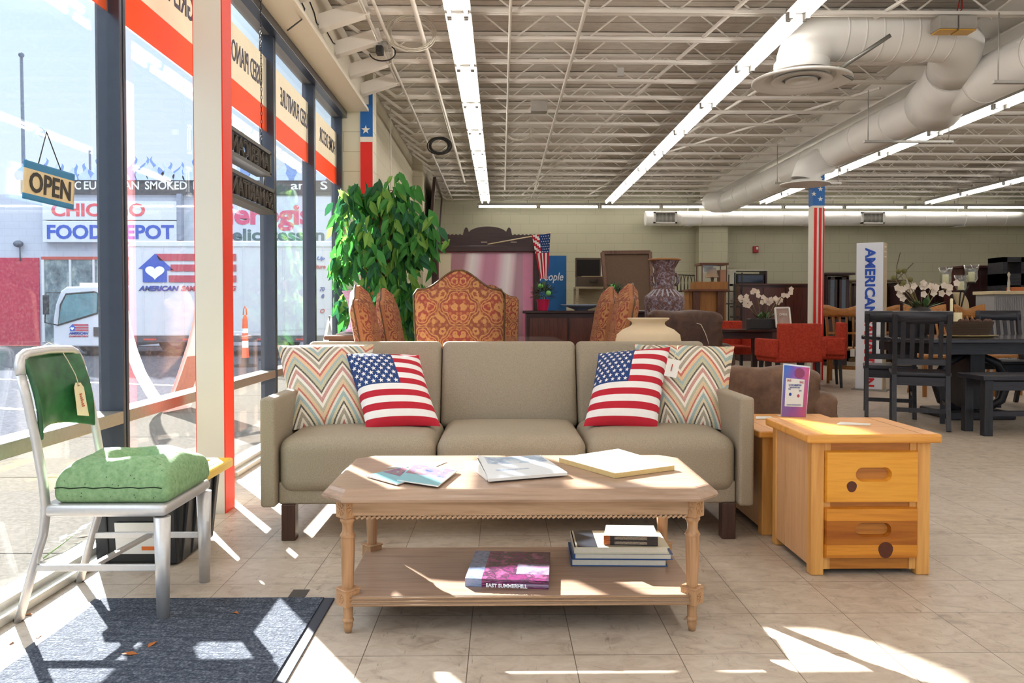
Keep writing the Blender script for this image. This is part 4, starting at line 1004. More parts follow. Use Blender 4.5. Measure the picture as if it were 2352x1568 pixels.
for k in range(3):
    w = sx_[k+1]-sx_[k]
    def seatf(p, h):
        q = max(0, 1-(p.x/h[0])**4)*max(0, 1-(p.y/h[1])**2)
        return V((p.x, p.y, p.z+(.018*q if p.z > 0 else 0)))
    mb = MB(); mb.rbox(((sx_[k]+sx_[k+1])/2, 3.715, .325), (w-.003, .60, .245), .06, fn=seatf, k=5, mid=8); mb.build('seat_cushion', SM, sf, weld=True)
    w = bx[k+1]-bx[k]; R = Matrix.Rotation(-.36, 3, 'X')
    def backf(p, h):
        q = max(0, 1-(p.x/h[0])**4)*max(0, 1-(p.z/h[2])**2)
        return V((p.x, p.y-(.022*q if p.y < 0 else 0), p.z))
    mb = MB(); mb.rbox(((bx[k]+bx[k+1])/2, 4.16, .60), (w-.003, .14, .46), .03, fn=backf, R=R, k=3, mid=8); mb.build('back_cushion', SM, sf, weld=True)
mb = MB(); mb.rbox((.03, 4.215, .37), (XR-XL, .10, .42), .02); mb.build('back_frame', SM, sf, weld=True)
FT = wood('foot_dark', '4a3024', '2a1a14', 'z', 1, .4)
for x, y in ((at(666, 1200, y=3.46).x, 3.46), (at(1670, 1200, y=3.46).x, 3.46), (-.85, 4.15), (.91, 4.15)):
    mb = MB(); mb.b2((x-.03, y-.03, 0), (x+.03, y+.03, .158)); mb.build('foot', FT, sf, bevel=.004)
# --- cushions
def pillow(name, label, cs, t_, mats, mfun, nu=26, nv=26, grp=None, stars=False):
    TL, TR, BL, BR = [V(c) for c in cs]
    N = (TR-TL).cross(BL-TL).normalized(); N = N if N.y < 0 else -N
    def P(u, v, s):
        p = TL*(1-u)*v+TR*u*v+BL*(1-u)*(1-v)+BR*u*(1-v); a, b = abs(2*u-1), abs(2*v-1)
        q = ((1-a**2.4)*(1-b**2.4))**.55 if a < 1 and b < 1 else 0
        ce = (TL+TR+BL+BR)/4; pin = 1-.05*(1-max(0, abs(a-b)))*0
        inset = .045*((1-a**2)*b**6+(1-b**2)*a**6)
        p = p+(ce-p)*inset
        return p+N*(t_*q*s)
    t = thing(name, label, 'cushion', tuple((BL+BR)/2), 0, grp); mb = MB()
    mb.surf(lambda u, v: P(u, v, 1), nu, nv, mfun); mb.surf(lambda u, v: P(1-u, v, 1*-1), nu, nv, lambda u, v: mfun(1-u, v))
    if stars:
        for r in range(9):
            for q in range(6 if r % 2 == 0 else 5):
                u0 = stars[0]*((.5+q+(.5 if r % 2 else 0))/6); v0 = 1-(.5384*(r+.7)/9.4)
                rr = stars[0]/6*.36
                st = star(rr); mb.add([P(u0+x, v0+y*.95, 1)+N*.0012 for x, y in st]+[P(u0, v0, 1)+N*.0016], [(10, i, (i+1) % 10) for i in range(10)], 2)
    o = mb.build('cover', mats, t)
    return t, P, N
def flagf(cw):
    def f(u, v):
        s = int((1-v)*13)
        if u < cw and s < 7: return 3
        return 0 if s % 2 == 0 else 1
    return f
FRD = mat('flag_red', 'b4182c', .8, 0, .12, 40); FWT = mat('flag_white', 'ece8e4', .8, 0, .05, 40); FBL = mat('flag_blue', '1e3c72', .8, 0, .12, 40)
A = lambda px, py, y: at(px, py, y=y)
def chevron():
    t = NT('chevron_weave'); u, v = uvsplit(t)
    tri = t.math('ABSOLUTE', t.math('SUBTRACT', t.math('FRACT', t.math('ADD', t.math('MULTIPLY', u, 1.95), .2)), .5))
    f = t.math('FRACT', t.math('ADD', t.math('MULTIPLY', v, 1.2), t.math('MULTIPLY', tri, .86)))
    c = t.ramp(f, [(0, 'b9564a'), (.045, 'e4dccb'), (.10, '9a8f7c'), (.17, 'e4dccb'), (.215, '3a302b'), (.255, 'cfc19c'), (.31, '8fa6a4'), (.38, 'd9d2c0'), (.43, 'b4553e'), (.47, 'cfb28c'), (.54, 'a9a58c'), (.60, 'e6dfd0'), (.66, 'b98078'), (.73, 'e4dccb'), (.77, '43372f'), (.81, 'b5b18f'), (.88, '93a8a8'), (.93, 'ddb488')], 'CONSTANT')
    n = t.noise(t.n('TexCoord').outputs['UV'], 110, 2, .8); c = t.mix(t.ramp(n, [(.42, (.0, .0, .0)), (.62, (.28, .28, .28))]), c, lin('efe8da')); t.bump(n, .4, .003)
    return t.fin(c, .85, 0, .15)
CHV = chevron(); CHB = mat('cushion_back', 'd8cfbd', .85)
pillow('throw_pillow', 'zigzag striped cushion leaning in the left corner of the sofa', [A(636, 792, 4.02), A(858, 790, 4.1), A(670, 988, 3.68), A(852, 976, 3.74)], .075, [CHV], lambda u, v: 0, grp='zigzag cushions')
pillow('throw_pillow', 'stars and stripes cushion on the left seat of the sofa', [A(791, 811, 3.96), A(962, 815, 4.0), A(842, 984, 3.62), A(1012, 979, 3.66)], .065, [FRD, FWT, FWT, FBL], flagf(.6), 40, 39, 'flag cushions', (.6,))
pillow('throw_pillow', 'stars and stripes cushion on the right seat of the sofa', [A(1375, 811, 3.98), A(1540, 796, 3.94), A(1340, 979, 3.66), A(1509, 984, 3.62)], .065, [FRD, FWT, FWT, FBL], flagf(.52), 40, 39, 'flag cushions', (.52,))
pillow('throw_pillow', 'zigzag striped cushion with a paper tag in the right corner of the sofa', [A(1456, 790, 4.1), A(1687, 795, 4.02), A(1512, 976, 3.74), A(1668, 989, 3.68)], .075, [CHV], lambda u, v: 0, grp='zigzag cushions')
tg = thing('price_tag', 'white price tag hanging on the right zigzag cushion', 'price tag', tuple(A(1542, 868, 3.76)))
cs = [A(1525, 862, 3.765), A(1553, 868, 3.765), A(1563, 828, 3.79), A(1534, 822, 3.79)]
mb = MB(); mb.add(cs+[c+V((0, .002, 0)) for c in cs], [(0, 1, 2, 3), (7, 6, 5, 4)]+[(i, i+4, (i+1) % 4+4, (i+1) % 4) for i in range(4)]); mb.build('card', PAPER, tg)
mb = MB(); mb.tube([A(1549, 826, 3.785), A(1550, 814, 3.80), A(1556, 802, 3.83), A(1557, 794, 3.9)], .0016, 6); mb.build('string', STRING, tg)
mb = MB(); mb.bar(A(1541, 852, 3.768), A(1545, 836, 3.778), .004, .002); mb.build('printing', INK, tg)

# --- pine nightstands
PINE = wood('pine', 'e6a24c', 'c98434', 'x', .8, .32); PINEV = wood('pine_v', 'e2a75c', 'c98a44', 'z', .8, .35); PINES = wood('pine_side', 'd9a878', 'c89262', 'z', .7, .4); PINED = wood('pine_dark', 'c07a30', '9a5a20', 'x', 1.0, .32); KNOT = mat('pine_knot', '5a2a14', .4, 0, .3, 60)
def recess(mb, x0, x1, z0, z1, y, cx, cz, hw, hh, dp, m=0):
    n = 32; S_ = []; Rr = []
    for i in range(n):
        a = 2*PI*(i+.5)/n; c, s = math.cos(a), math.sin(a)
        S_.append((cx+(hw-hh)*(1 if c > 0 else -1)+hh*c, cz+hh*s))
        k = 1/max(abs(c)/1.0, abs(s)/1.0); px, pz = c*k, s*k
        Rr.append(((x0+x1)/2+px*(x1-x0)/2, (z0+z1)/2+pz*(z1-z0)/2))
    for i in range(4):
        a = [(1, 1), (-1, 1), (-1, -1), (1, -1)][i]; X_, Z_ = ((x1 if a[0] > 0 else x0), (z1 if a[1] > 0 else z0))
        j = min(range(n), key=lambda q: (Rr[q][0]-X_)**2+(Rr[q][1]-Z_)**2); Rr[j] = (X_, Z_)
    vs = [(x, y, z) for x, z in Rr]+[(x, y, z) for x, z in S_]+[(cx+(x-cx)*.93, y+dp, cz+(z-cz)*.85) for x, z in S_]
    fs = [(i, (i+1) % n, n+(i+1) % n, n+i) for i in range(n)]+[(n+i, n+(i+1) % n, 2*n+(i+1) % n, 2*n+i) for i in range(n)]+[[2*n+i for i in range(n)]]
    mb.add(vs, fs, m)
def plank_drawer():
    w = wood('pine_drawer_b', 'dc9030', 'b0641c', 'x', .6, .28); t = w.node_tree; b = t.nodes['Principled BSDF']
    src = b.inputs['Base Color'].links[0].from_socket; N = t.nodes.new
    co = N('ShaderNodeTexCoord'); s = N('ShaderNodeSeparateXYZ'); t.links.new(co.outputs['Object'], s.inputs[0])
    r = N('ShaderNodeValToRGB'); mp = N('ShaderNodeMapRange'); mp.inputs[1].default_value = .07; mp.inputs[2].default_value = .253; t.links.new(s.outputs['Z'], mp.inputs[0]); t.links.new(mp.outputs[0], r.inputs[0])
    r.color_ramp.interpolation = 'CONSTANT'; e = r.color_ramp.elements; e.new(.5); e[0].position = 0; e[0].color = (1, 1, 1, 1); e[1].position = .26; e[1].color = (.62, .5, .42, 1); e[2].position = .76; e[2].color = (1, 1, 1, 1)
    m = N('ShaderNodeMix'); m.data_type = 'RGBA'; m.blend_type = 'MULTIPLY'; m.inputs[0].default_value = 1; t.links.new(src, m.inputs[6]); t.links.new(r.outputs[0], m.inputs[7]); t.links.new(m.outputs[2], b.inputs['Base Color'])
    return w
ns = thing('nightstand', 'two drawer knotty pine nightstand standing in front at the right of the sofa', 'nightstand', (1.385, 3.15, 0))
nx0, nx1, ny0, ny1 = 1.162, 1.612, 2.955, 3.385
mb = MB(); mb.b2((1.134, 2.925, .502), (1.64, 3.40, .536)); tp = mb.build('top', PINE, ns, bevel=.009, seg=3)
mb = MB(); mb.b2((1.205, 2.93, .5362), (1.208, 3.395, .5366)); mb.b2((1.565, 2.93, .5362), (1.568, 3.395, .5366)); mb.build('board_joint', PINED, tp)
for x in (nx0, nx1-.05):
    mb = MB(); mb.b2((x, ny0, 0), (x+.05, ny0+.045, .502)); mb.build('post', PINEV, ns, bevel=.005)
    mb = MB(); mb.b2((x, ny1-.045, 0), (x+.05, ny1, .502)); mb.build('post', PINEV, ns, bevel=.005)
for x in (nx0+.004, nx1-.02):
    for k in range(3):
        mb = MB(); l = (ny1-ny0-.09)/3; mb.b2((x, ny0+.045+l*k+.001, .03), (x+.016, ny0+.045+l*(k+1)-.001, .502)); mb.build('side_board', PINES, ns, bevel=.002)
mb = MB(); mb.b2((nx0+.02, ny1-.03, .03), (nx1-.02, ny1-.015, .5)); mb.build('back_panel', PINES, ns)
for z0, z1, m in ((.468, .502, PINED), (.255, .278, PINED), (.022, .068, PINED)):
    mb = MB(); mb.b2((nx0+.05, ny0+.012, z0), (nx1-.05, ny0+.03, z1)); mb.build('rail', m, ns)
    for x in (nx0+.05, nx1-.075): mb = MB(); mb.b2((x, ny0+.008, z0), (x+.025, ny0+.012, z1)); mb.build('rail_end', PINEV, ns)
for z0, z1, cz, kn in ((.280, .466, .383, (-.078, -.035, .021)), (.070, .253, .175, (.052, -.062, .031))):
    mb = MB(); x0, x1, y = nx0+.055, nx1-.055, ny0-.012
    recess(mb, x0, x1, z0, z1, y, (x0+x1)/2+.005, cz, .068, .027, .02)
    mb.add([(x0, y, z0), (x1, y, z0), (x1, y, z1), (x0, y, z1), (x0-.006, ny0+.012, z0-.005), (x1+.006, ny0+.012, z0-.005), (x1+.006, ny0+.012, z1+.005), (x0-.006, ny0+.012, z1+.005)], [(0, 4, 5, 1), (1, 5, 6, 2), (2, 6, 7, 3), (3, 7, 4, 0), (4, 7, 6, 5)])
    dr = mb.build('drawer', wood('pine_drawer', 'e9a238', 'd08524', 'x', .7, .28) if z0 > .2 else plank_drawer(), ns)
    mb = MB(); kx, kz, kr = (x0+x1)/2+kn[0], (z0+z1)/2+kn[1], kn[2]
    mb.prism([(kx+kr*(1+.06*math.sin(3*a))*math.cos(a)*.9, kz+kr*math.sin(a)) for a in [2*PI*i/18 for i in range(18)]], y-.0006, y-.0001, XZ); mb.build('knot', KNOT, dr)
    mb = MB(); mb.prism([(x+.0, z) for x, z in [(((x0+x1)/2+.005)+((.062-.02)*(1 if math.cos(a) > 0 else -1))+.02*math.cos(a), cz+.0205*math.sin(a)) for a in [2*PI*(i+.5)/28 for i in range(28)]]], y+.0188, y+.0196, XZ); mb.build('finger_pull', PINED, dr)
n2 = dup(ns, (1.375, 3.73, 0), 0, 'pine nightstand half hidden behind the front one, carrying the poster stand', 'pine nightstands', (1, 1.25, .872)); ns['group'] = 'pine nightstands'
for k, (l, z) in enumerate((([(1922, 975), (1998, 977), (2000, 974), (1930, 970)], .5368), ([(1736, 962), (1776, 962), (1770, 957), (1736, 957)], .4685))):
    o = slab4(C(l, z), .003, [PAPER, PAPER], 'paper_tag'); tag(o, ('folded white paper tag on top of the front nightstand', 'white paper tag on the rear nightstand beside the sofa arm')[k], 'paper tag', 'paper tags on the nightstands')
# poster stand
Y_ = 3.92; cs = [at(1793, 957, y=Y_), at(1852, 959, y=Y_-.02), at(1861, 841, y=Y_+.05), at(1799, 834, y=Y_+.07)]
t_ = thing('poster_stand', 'small clear stand with a blue and magenta sale poster on the rear nightstand', 'sign', tuple((cs[0]+cs[1])/2))
t = NT('poster_print'); u, v = uvsplit(t); n = t.noise(t.n('TexCoord').outputs['UV'], 4, 4)
f = t.math('ADD', t.math('MULTIPLY', u, .75), t.math('MULTIPLY', t.math('SUBTRACT', n, .5), .5)); c = t.ramp(f, [(.05, '1f62c4'), (.3, '5a45b4'), (.55, 'b0459c'), (.85, 'c83a5a')]); c = t.mix(t.math('MULTIPLY', t.math('SUBTRACT', 1.0, v), .55), c, lin('a82840')); PST = t.fin(c, .25)
def quadP(u, v, o=0): 
    p = cs[0]*(1-u)*(1-v)+cs[1]*u*(1-v)+cs[2]*u*v+cs[3]*(1-u)*v
    return p+V((0, -o, 0))
mb = MB(); mb.surf(lambda u, v: quadP(.03+.94*u, .01+.96*v, .003), 6, 8); o = mb.build('poster', PST, t_)
mb = MB(); mb.surf(lambda u, v: quadP(u, v, 0), 2, 2); o = mb.build('stand', mat('acrylic_edge', 'dfe3ea', .2), t_); s = o.modifiers.new('thick', 'SOLIDIFY'); s.thickness = .003; s.offset = -1
mb = MB(); mb.add([cs[0]+V((0, .002, 0)), cs[1]+V((0, .002, 0)), cs[1]+V((0, .06, .002)), cs[0]+V((0, .06, .002))], [(0, 1, 2, 3)]); o = mb.build('stand_foot', MATS['acrylic_edge'], t_); s = o.modifiers.new('thick', 'SOLIDIFY'); s.thickness = .003
mb = MB(); mb.surf(lambda u, v: quadP(.12+.70*u, .20+.53*v, .004), 2, 2); pan = mb.build('white_panel', PAPER, t_)
mb = MB(); mb.surf(lambda u, v: quadP(.62+.19*math.cos(u*2*PI)*v, .845+.1*math.sin(u*2*PI)*v, .0045), 18, 1); mb.build('round_motif', mat('poster_wine', '8a2a5e', .3), t_)
cu = quadP(.5, .5)
wv = (cs[1]-cs[0]).length; hv = (cs[3]-cs[0]).length; yaw_ = math.atan2((cs[1]-cs[0]).y, (cs[1]-cs[0]).x); tl = math.atan2((cs[3]-cs[0]).y, (cs[3]-cs[0]).z)
for s_, uu, vv, w, h, m_ in (('GOOD SAMARITAN', .47, .61, .5, .035, LB2), ('DISCOUNT DAY', .47, .565, .42, .03, LB2), ('SALE', .24, .69, .16, .04, LR2), ('SALE', .71, .675, .16, .04, LR2), ('THE GIFT OF GOOD WORTH', .47, .235, .55, .02, LB2), ('TUE', .27, .525, .1, .025, LB2), ('SUN', .68, .51, .1, .025, LB2)):
    textw(s_, w*wv, h*hv, tuple(quadP(uu, vv, .0055)), (PI/2-tl, 0, yaw_), m_, t_, ext=.0003)
for uu, m_ in ((.31, LB2), (.62, LR2)):
    mb = MB(); mb.surf(lambda u, v: quadP(uu+.05*math.cos(u*2*PI)*v, .43-.02*(uu > .5)+.032*math.sin(u*2*PI)*v, .0052), 14, 1); mb.build('round_mark', m_, t_)
# OPEN sign on its cord, in the first pane
oc = [at(56, 366, x=-1.635), at(171, 400, x=-1.635), at(168, 482, x=-1.635), at(52, 455, x=-1.635)]
t_ = thing('open_sign', 'OPEN sign with blue edges hanging from a cord in the first window pane', 'sign', (-1.635, (oc[0].y+oc[1].y)/2, oc[3].z))
def OP(u, v, o=0): return oc[3]*(1-u)*(1-v)+oc[2]*u*(1-v)+oc[1]*u*v+oc[0]*(1-u)*v+V((o, 0, 0))
OPB = mat('open_blue', '2a78a4', .5, 0, .1, 20); OPC = mat('open_cream', 'dcc69a', .5, 0, .08, 20)
mb = MB(); mb.surf(lambda u, v: OP(u, v, .002), 20, 20, lambda u, v: 0 if (v > .8 or v < .16) else 1); o = mb.build('board', [OPB, OPC], t_); s = o.modifiers.new('thick', 'SOLIDIFY'); s.thickness = .004
ow, oh = abs(oc[1].y-oc[0].y), oc[0].z-oc[3].z
oX = text('OPEN', 1.0, (0, 0, 0), (0, 0, 0), BKW, None, 'lettering', .004, .02)
me = oX.data; xs = [v.co.x for v in me.vertices]; ys = [v.co.y for v in me.vertices]
for v in me.vertices:
    u_, v_ = (v.co.x-min(xs))/(max(xs)-min(xs)), (v.co.y-min(ys))/(max(ys)-min(ys)); v.co = OP(.09+.82*u_, .21+.54*v_, .004+.001*(v.co.z > 0))-V((-1.635, (oc[0].y+oc[1].y)/2, oc[3].z))
oX.parent = t_
hk = at(107, 303, x=-1.64)
mb = MB(); mb.tube([OP(.25, .93), hk, OP(.73, .93)], .0022, 6); mb.build('cord', BKW, t_)
mb = MB(); mb.lathe([(.02, 0), (.016, .006), (.006, .012), (.006, .02)], (0, 0, 0), 14, R=Matrix.Rotation(PI/2, 3, 'Y')); mb.v = [tuple(V(p)+hk+V((-.02, 0, 0.0))) for p in mb.v]; mb.build('suction_cup', glassy('clear_cup', (.8, .85, .9), 1.0), t_)
def outline(body, w, h, loc, rot, m, parent):
    """open channel letters: only their rims, reversed"""
    cu = bpy.data.curves.new('t', 'FONT'); cu.body = body; cu.size = 1; cu.fill_mode = 'NONE'; cu.bevel_depth = .03; cu.bevel_resolution = 0; cu.extrude = .06; cu.resolution_u = 2; cu.align_x = 'CENTER'
    ob = bpy.data.objects.new('t', cu); COL.objects.link(ob); me = bpy.data.meshes.new_from_object(ob.evaluated_get(bpy.context.evaluated_depsgraph_get())); bpy.data.objects.remove(ob)
    xs = [v.co.x for v in me.vertices]; ys = [v.co.y for v in me.vertices]; cx, cy = (min(xs)+max(xs))/2, (min(ys)+max(ys))/2
    me.transform(Matrix.Translation(V(loc)-WOFF[parent.name]) @ Euler(rot).to_matrix().to_4x4() @ Matrix.Diagonal((-w/(max(xs)-min(xs)), h/(max(ys)-min(ys)), .12, 1)) @ Matrix.Translation((-cx, -cy, 0)))
    me.materials.clear(); me.materials.append(m); o = bpy.data.objects.new('lettering', me); COL.objects.link(o); o.parent = parent
# letter-box signs hung on chains past the post
for k, (tl_, tr_, br_, bl_, word) in enumerate((((531, 291), (622, 352), (624, 396), (536, 352), 'AMERICAN'), ((529, 391), (631, 440), (632, 486), (531, 447), 'SAMARITAN'))):
    X_ = -1.50; q = [at(*tl_, x=X_), at(*tr_, x=X_), at(*br_, x=X_), at(*bl_, x=X_)]
    y0, y1, z0, z1 = q[0].y, q[1].y, min(q[2].z, q[3].z), max(q[0].z, q[1].z)
    t_ = thing('letter_sign', ('upper of two dark unlit letter signs on chains, reversed as AMERICAN', 'lower of two dark unlit letter signs on chains, reversed as SAMARITAN')[k], 'sign', (X_, (y0+y1)/2, z0), 0, 'unlit window signs')
    SB = mat('sign_box_dark', '4a463f', .5, .2, .15, 30); ST = glassy('sign_back_tint', (.62, .67, .76), .5)
    mb = MB(); mb.b2((X_-.09, y0, z0), (X_-.02, y1, z1)); mb.build('back_plate', ST, t_)
    mb = MB(); mb.b2((X_-.095, y0-.01, z0-.01), (X_, y1+.01, z0+.012)); mb.b2((X_-.095, y0-.01, z1-.012), (X_, y1+.01, z1+.01)); mb.b2((X_-.095, y0-.012, z0), (X_, y0+.01, z1)); mb.b2((X_-.095, y1-.01, z0), (X_, y1+.012, z1)); mb.build('frame', SB, t_)
    outline(word, (y1-y0)*.92, (z1-z0)*.74, (X_-.012, (y0+y1)/2, (z0+z1)/2), (PI/2, 0, PI/2), mat('letter_edge', '3a342c', .5), t_)
    mb = MB(); mb.b2((X_-.005, y0-.0135, z1-.05 if k == 0 else z0+.02), (X_-.04, y0-.0125, z1-.02 if k == 0 else z0+.05)); mb.build('sticker', PAPER, t_)
    if k == 0:
        for yy in (y0+.03, y1-.03):
            mb = MB(); z = z1
            while z < 2.98: 
                i = int(round((z-z1)/.026)); mb.tube([(X_-.05+(.005*math.cos(a) if i % 2 else 0), yy+(.005*math.cos(a) if i % 2 == 0 else 0), z+.016+.016*math.sin(a)) for a in [2*PI*j/8 for j in range(8)]], .0022, 4, closed=True); z += .026
            mb.build('chain', BKW, t_)
        zt1 = z0
    else:
        for yy in (y0+.05, y1-.06):
            mb = MB(); mb.tube([(X_-.05, yy, z1), (X_-.05, yy, zt1)], .004, 6); mb.build('hanging_wire', BKW, t_)
# ============================================================ BEHIND THE SOFA
P = lambda px, py, D: at(px, py, y=D)
def tapestry():
    t = NT('tapestry'); co = t.co('Object', (1, .25, 1)); s = t.n('SeparateXYZ', {0: t.n('TexCoord').outputs['Object']})
    ax = t.math('ABSOLUTE', s.outputs['X'])
    sym = t.n('CombineXYZ', {0: ax, 1: t.math('MULTIPLY', s.outputs['Y'], .6), 2: s.outputs['Z']}).outputs[0]
    z = t.math('ADD', s.outputs['Z'], t.math('MULTIPLY', s.outputs['Y'], .15)); nz = t.noise(sym, 26, 3, .6)
    def sn(k, x, ph=0.0): return t.math('SINE', t.math('ADD', t.math('MULTIPLY', x, k), ph))
    m = t.math('ADD', t.math('MULTIPLY', sn(17.0, ax, 1.2), sn(15.0, z)), t.math('MULTIPLY', t.math('MULTIPLY', sn(47.0, ax, .4), sn(44.0, z, .8)), .45))
    m = t.math('ADD', m, t.math('MULTIPLY', t.math('SUBTRACT', nz, .5), .5))
    base = t.ramp(t.math('MULTIPLY', t.math('ADD', m, 1.4), .36), [(.2, '8f3f35'), (.4, '8a5038'), (.6, '7c4636'), (.8, '93483a')])
    ln = t.math('LESS_THAN', t.math('ABSOLUTE', t.math('SUBTRACT', t.math('FRACT', t.math('MULTIPLY', m, 2.6)), .5)), .17)
    c = t.mix(t.math('MULTIPLY', ln, .8), base, lin('c4925a'))
    fine = t.math('MULTIPLY', t.math('GREATER_THAN', t.math('MULTIPLY', sn(150.0, ax), sn(140.0, z)), .35), .45)
    c = t.mix(fine, c, lin('bd8a55'))
    n = t.noise(t.co(), 5, 3); c = t.mix(t.math('MULTIPLY', n, .45), c, lin('74463f')); t.bump(t.noise(t.co(), 160, 2), .2, .002)
    return t.fin(c, .8, 0, .2)
TAP = tapestry(); TAPS = mat('tapestry_side', '9c6440', .8, 0, .25, 60); NAIL = mat('nail_trim', '5e4630', .35, .6); DKB = wood('leg_brown', '3d261b', '25160f', 'z', 1, .35)
def arch(u, w=.28, zs=1.12, zt=1.235):
    """top line of the camel back, u in -1..1"""
    a = abs(u)
    return zs+(zt-zs)*(.5+.5*math.cos(PI*min(1, a/.82)))-(.035*max(0, (a-.9)/.1)**2)
def tap_chair(label):
    t = thing('dining_chair', label, 'chair', (0, 0, 0), 0, 'tapestry dining chairs'); del WOFF[t.name]
    def lean(z): return -.27-(z-.42)*.17
    def face(s):
        def f(u, v):
            x = (2*u-1); w = .275*(.93+.07*v); top = arch(x); z = .36+(top-.36)*v
            e = math.sin(PI/2*min(1, max(0, (1-abs(x))/.45)))**.6*math.sin(PI/2*min(1, max(0, (1-v)/.13)))**.6
            return V((x*w, lean(z)+s*(.014+.060*e), z))
        return f
    mb = MB(); mb.surf(face(1), 22, 16, 0); mb.surf(lambda u, v: face(-1)(1-u, v), 22, 16, 0)
    n = 16
    for k in (0, 1):   # side bands
        xx = 1 if k else 0
        mb.surf(lambda u, v: face(1 if (u > .5) == (k == 0) else -1)(xx, v), 1, 16, 1)
    mb.surf(lambda u, v: face(1 if v > .5 else -1)(u, 1), 22, 1, 1)
    mb.build('backrest', [TAP, TAPS], t, weld=False)
    mb = MB()
    L = [face(-1)(0, .02+.96*i/16) for i in range(17)]+[face(-1)(i/22, 1) for i in range(23)]+[face(-1)(1, 1-.98*i/16) for i in range(17)]
    mb.tube([p+V((0, -.004, 0)) for p in L], .0055, 6); mb.build('nail_trim', NAIL, t)
    mb = MB(); mb.rbox((0, .0, .43), (.53, .54, .12), .04); mb.build('seat', TAP, t, weld=True)
    for x in (-.23, .23):
        mb = MB(); mb.bar((x, .23, 0), (x, .23, .38), .04, .04, w2=.055, h2=.055); mb.build('leg', DKB, t)
        mb = MB(); mb.bar((x, -.34, 0), (x, -.24, .38), .04, .045, w2=.05, h2=.05); mb.build('leg', DKB, t)
    return t
c0 = tap_chair('tapestry dining chair with its arched back to the sofa, at the near table end')
c0.location = (P(1057, 710, 4.9).x, 5.2, 0)
for px, D, rz, sc, lb in ((858, 5.75, -PI/2+.02, (1, 1, .95), 'nearer tapestry dining chair on the window side of the table'), (912, 6.55, -PI/2+.0, (1, 1, .95), 'farther tapestry dining chair on the window side, behind the nearer one'), (1412, 5.75, PI/2-.02, (1, 1, .96), 'nearer tapestry dining chair on the right side of the table'), (1372, 6.55, PI/2-.0, (1, 1, .96), 'farther tapestry dining chair on the right side of the table')):
    x = P(px, 700, D).x; dup(c0, (x+(.3 if px < 1100 else -.3), D, 0), rz, lb, None, sc)
dup(c0, (P(1125, 710, 7.5).x, 7.35, 0), PI, 'tapestry dining chair at the far end of the table')
GT = NT('dark_gloss'); GT.fin(lin('6b5a4e'), .08, 0, .6); GT = GT.m
t = thing('dining_table', 'dark glossy dining table between the tapestry chairs', 'table', (-.06, 6.3, 0))
mb = MB(); tx0, tx1, ty0, ty1 = -.60, .48, 5.45, 7.05; mb.prism([(tx0+.12, ty0), (tx1-.12, ty0), (tx1, ty0+.12), (tx1, ty1-.12), (tx1-.12, ty1), (tx0+.12, ty1), (tx0, ty1-.12), (tx0, ty0+.12)], .725, .76); mb.build('tabletop', GT, t, bevel=.008)
for y in (5.75, 6.75): mb = MB(); mb.lathe([(.2, 0), (.18, .05), (.07, .1), (.09, .35), (.06, .5), (.12, .725)], (-.06, y, 0), 20); mb.build('pedestal', DKB, t)
# plant
LV = []
for k, (a, tl) in enumerate((('468a3e', .35), ('82ae50', .45), ('2f6642', .3))): LV.append(thinfilm('ficus_leaf_%s' % 'abc'[k], a, tl))
pc = P(872, 600, 7.2)
t = thing('potted_tree', 'tall leafy artificial tree with drooping leaves beside the last window', 'plant', (pc.x, 7.3, 0)); TC = V((pc.x, 7.3, 0))
mb = MB(); mb.lathe([(.13, 0), (.17, .3), (.185, .32), (.175, .33), (.16, .3), (.001, .29)], (pc.x, 7.3, 0), 20); mb.build('pot', mat('pot_dark', '4b3a2e', .5), t)
mb = MB(); rnd = random.Random(11); br = []
for k in range(3): mb.tube([(pc.x+.03*(k-1), 7.3, .28), (pc.x+.02*(k-1)+.04*math.sin(k), 7.3, .8), (pc.x-.03*(k-1), 7.28, 1.3), (pc.x+.08*(k-1), 7.3, 1.9)], [.02, .018, .014, .006], 8)
for k in range(70):
    z = rnd.uniform(.75, 2.02); a = rnd.uniform(0, 2*PI); R = (.50-.14*abs(z-1.35)/.6)*rnd.uniform(.45, 1.0)
    if z > 1.85: R *= .7
    e = V((pc.x+R*1.0*math.cos(a), 7.3+R*.8*math.sin(a), z+.05)); mb.tube([(pc.x, 7.3, z-.18), (pc.x+R*.5*math.cos(a), 7.3+R*.4*math.sin(a), z+.06), e], [.007, .005, .003], 5); br.append(e)
mb.build('trunk', mat('bark', '6a4a34', .8, 0, .2, 30), t)
br += [P(985, 520, 7.1), P(970, 560, 7.1), P(990, 560, 7.2), P(955, 540, 7.2), P(945, 500, 7.2), P(790, 450, 7.2), P(815, 450, 7.3), P(905, 475, 7.3), P(860, 460, 7.3), P(800, 500, 7.1)]
mb = MB()
for e in br:
    for j in range(19):
        o = e+V((rnd.gauss(0, .07), rnd.gauss(0, .07), rnd.gauss(.01, .06))); o.x = max(o.x, -1.50); a = rnd.uniform(0, 2*PI); l = rnd.uniform(.12, .21); w = l*.21
        d = V((math.cos(a)*.5, math.sin(a)*.5, -rnd.uniform(.5, 1.1))).normalized(); s = d.cross(V((math.sin(a), -math.cos(a), .2))).normalized(); nn = s.cross(d)
        q = [o]+[o+d*l*f+s*w*g+nn*h*l for f, g, h in ((.3, .9, .05), (.6, .8, .04), (1, 0, -.06), (.6, -.8, .04), (.3, -.9, .05))]+[o+d*l*.5-nn*l*.03]
        if min(p.x for p in q) < -1.56: continue
        mb.add(q, [(0, 1, 6), (1, 2, 6), (2, 3, 6), (3, 4, 6), (4, 5, 6), (5, 0, 6)], rnd.choice((0, 0, 1, 2)))
fo = mb.build('foliage', LV, t); fo['kind'] = 'stuff'
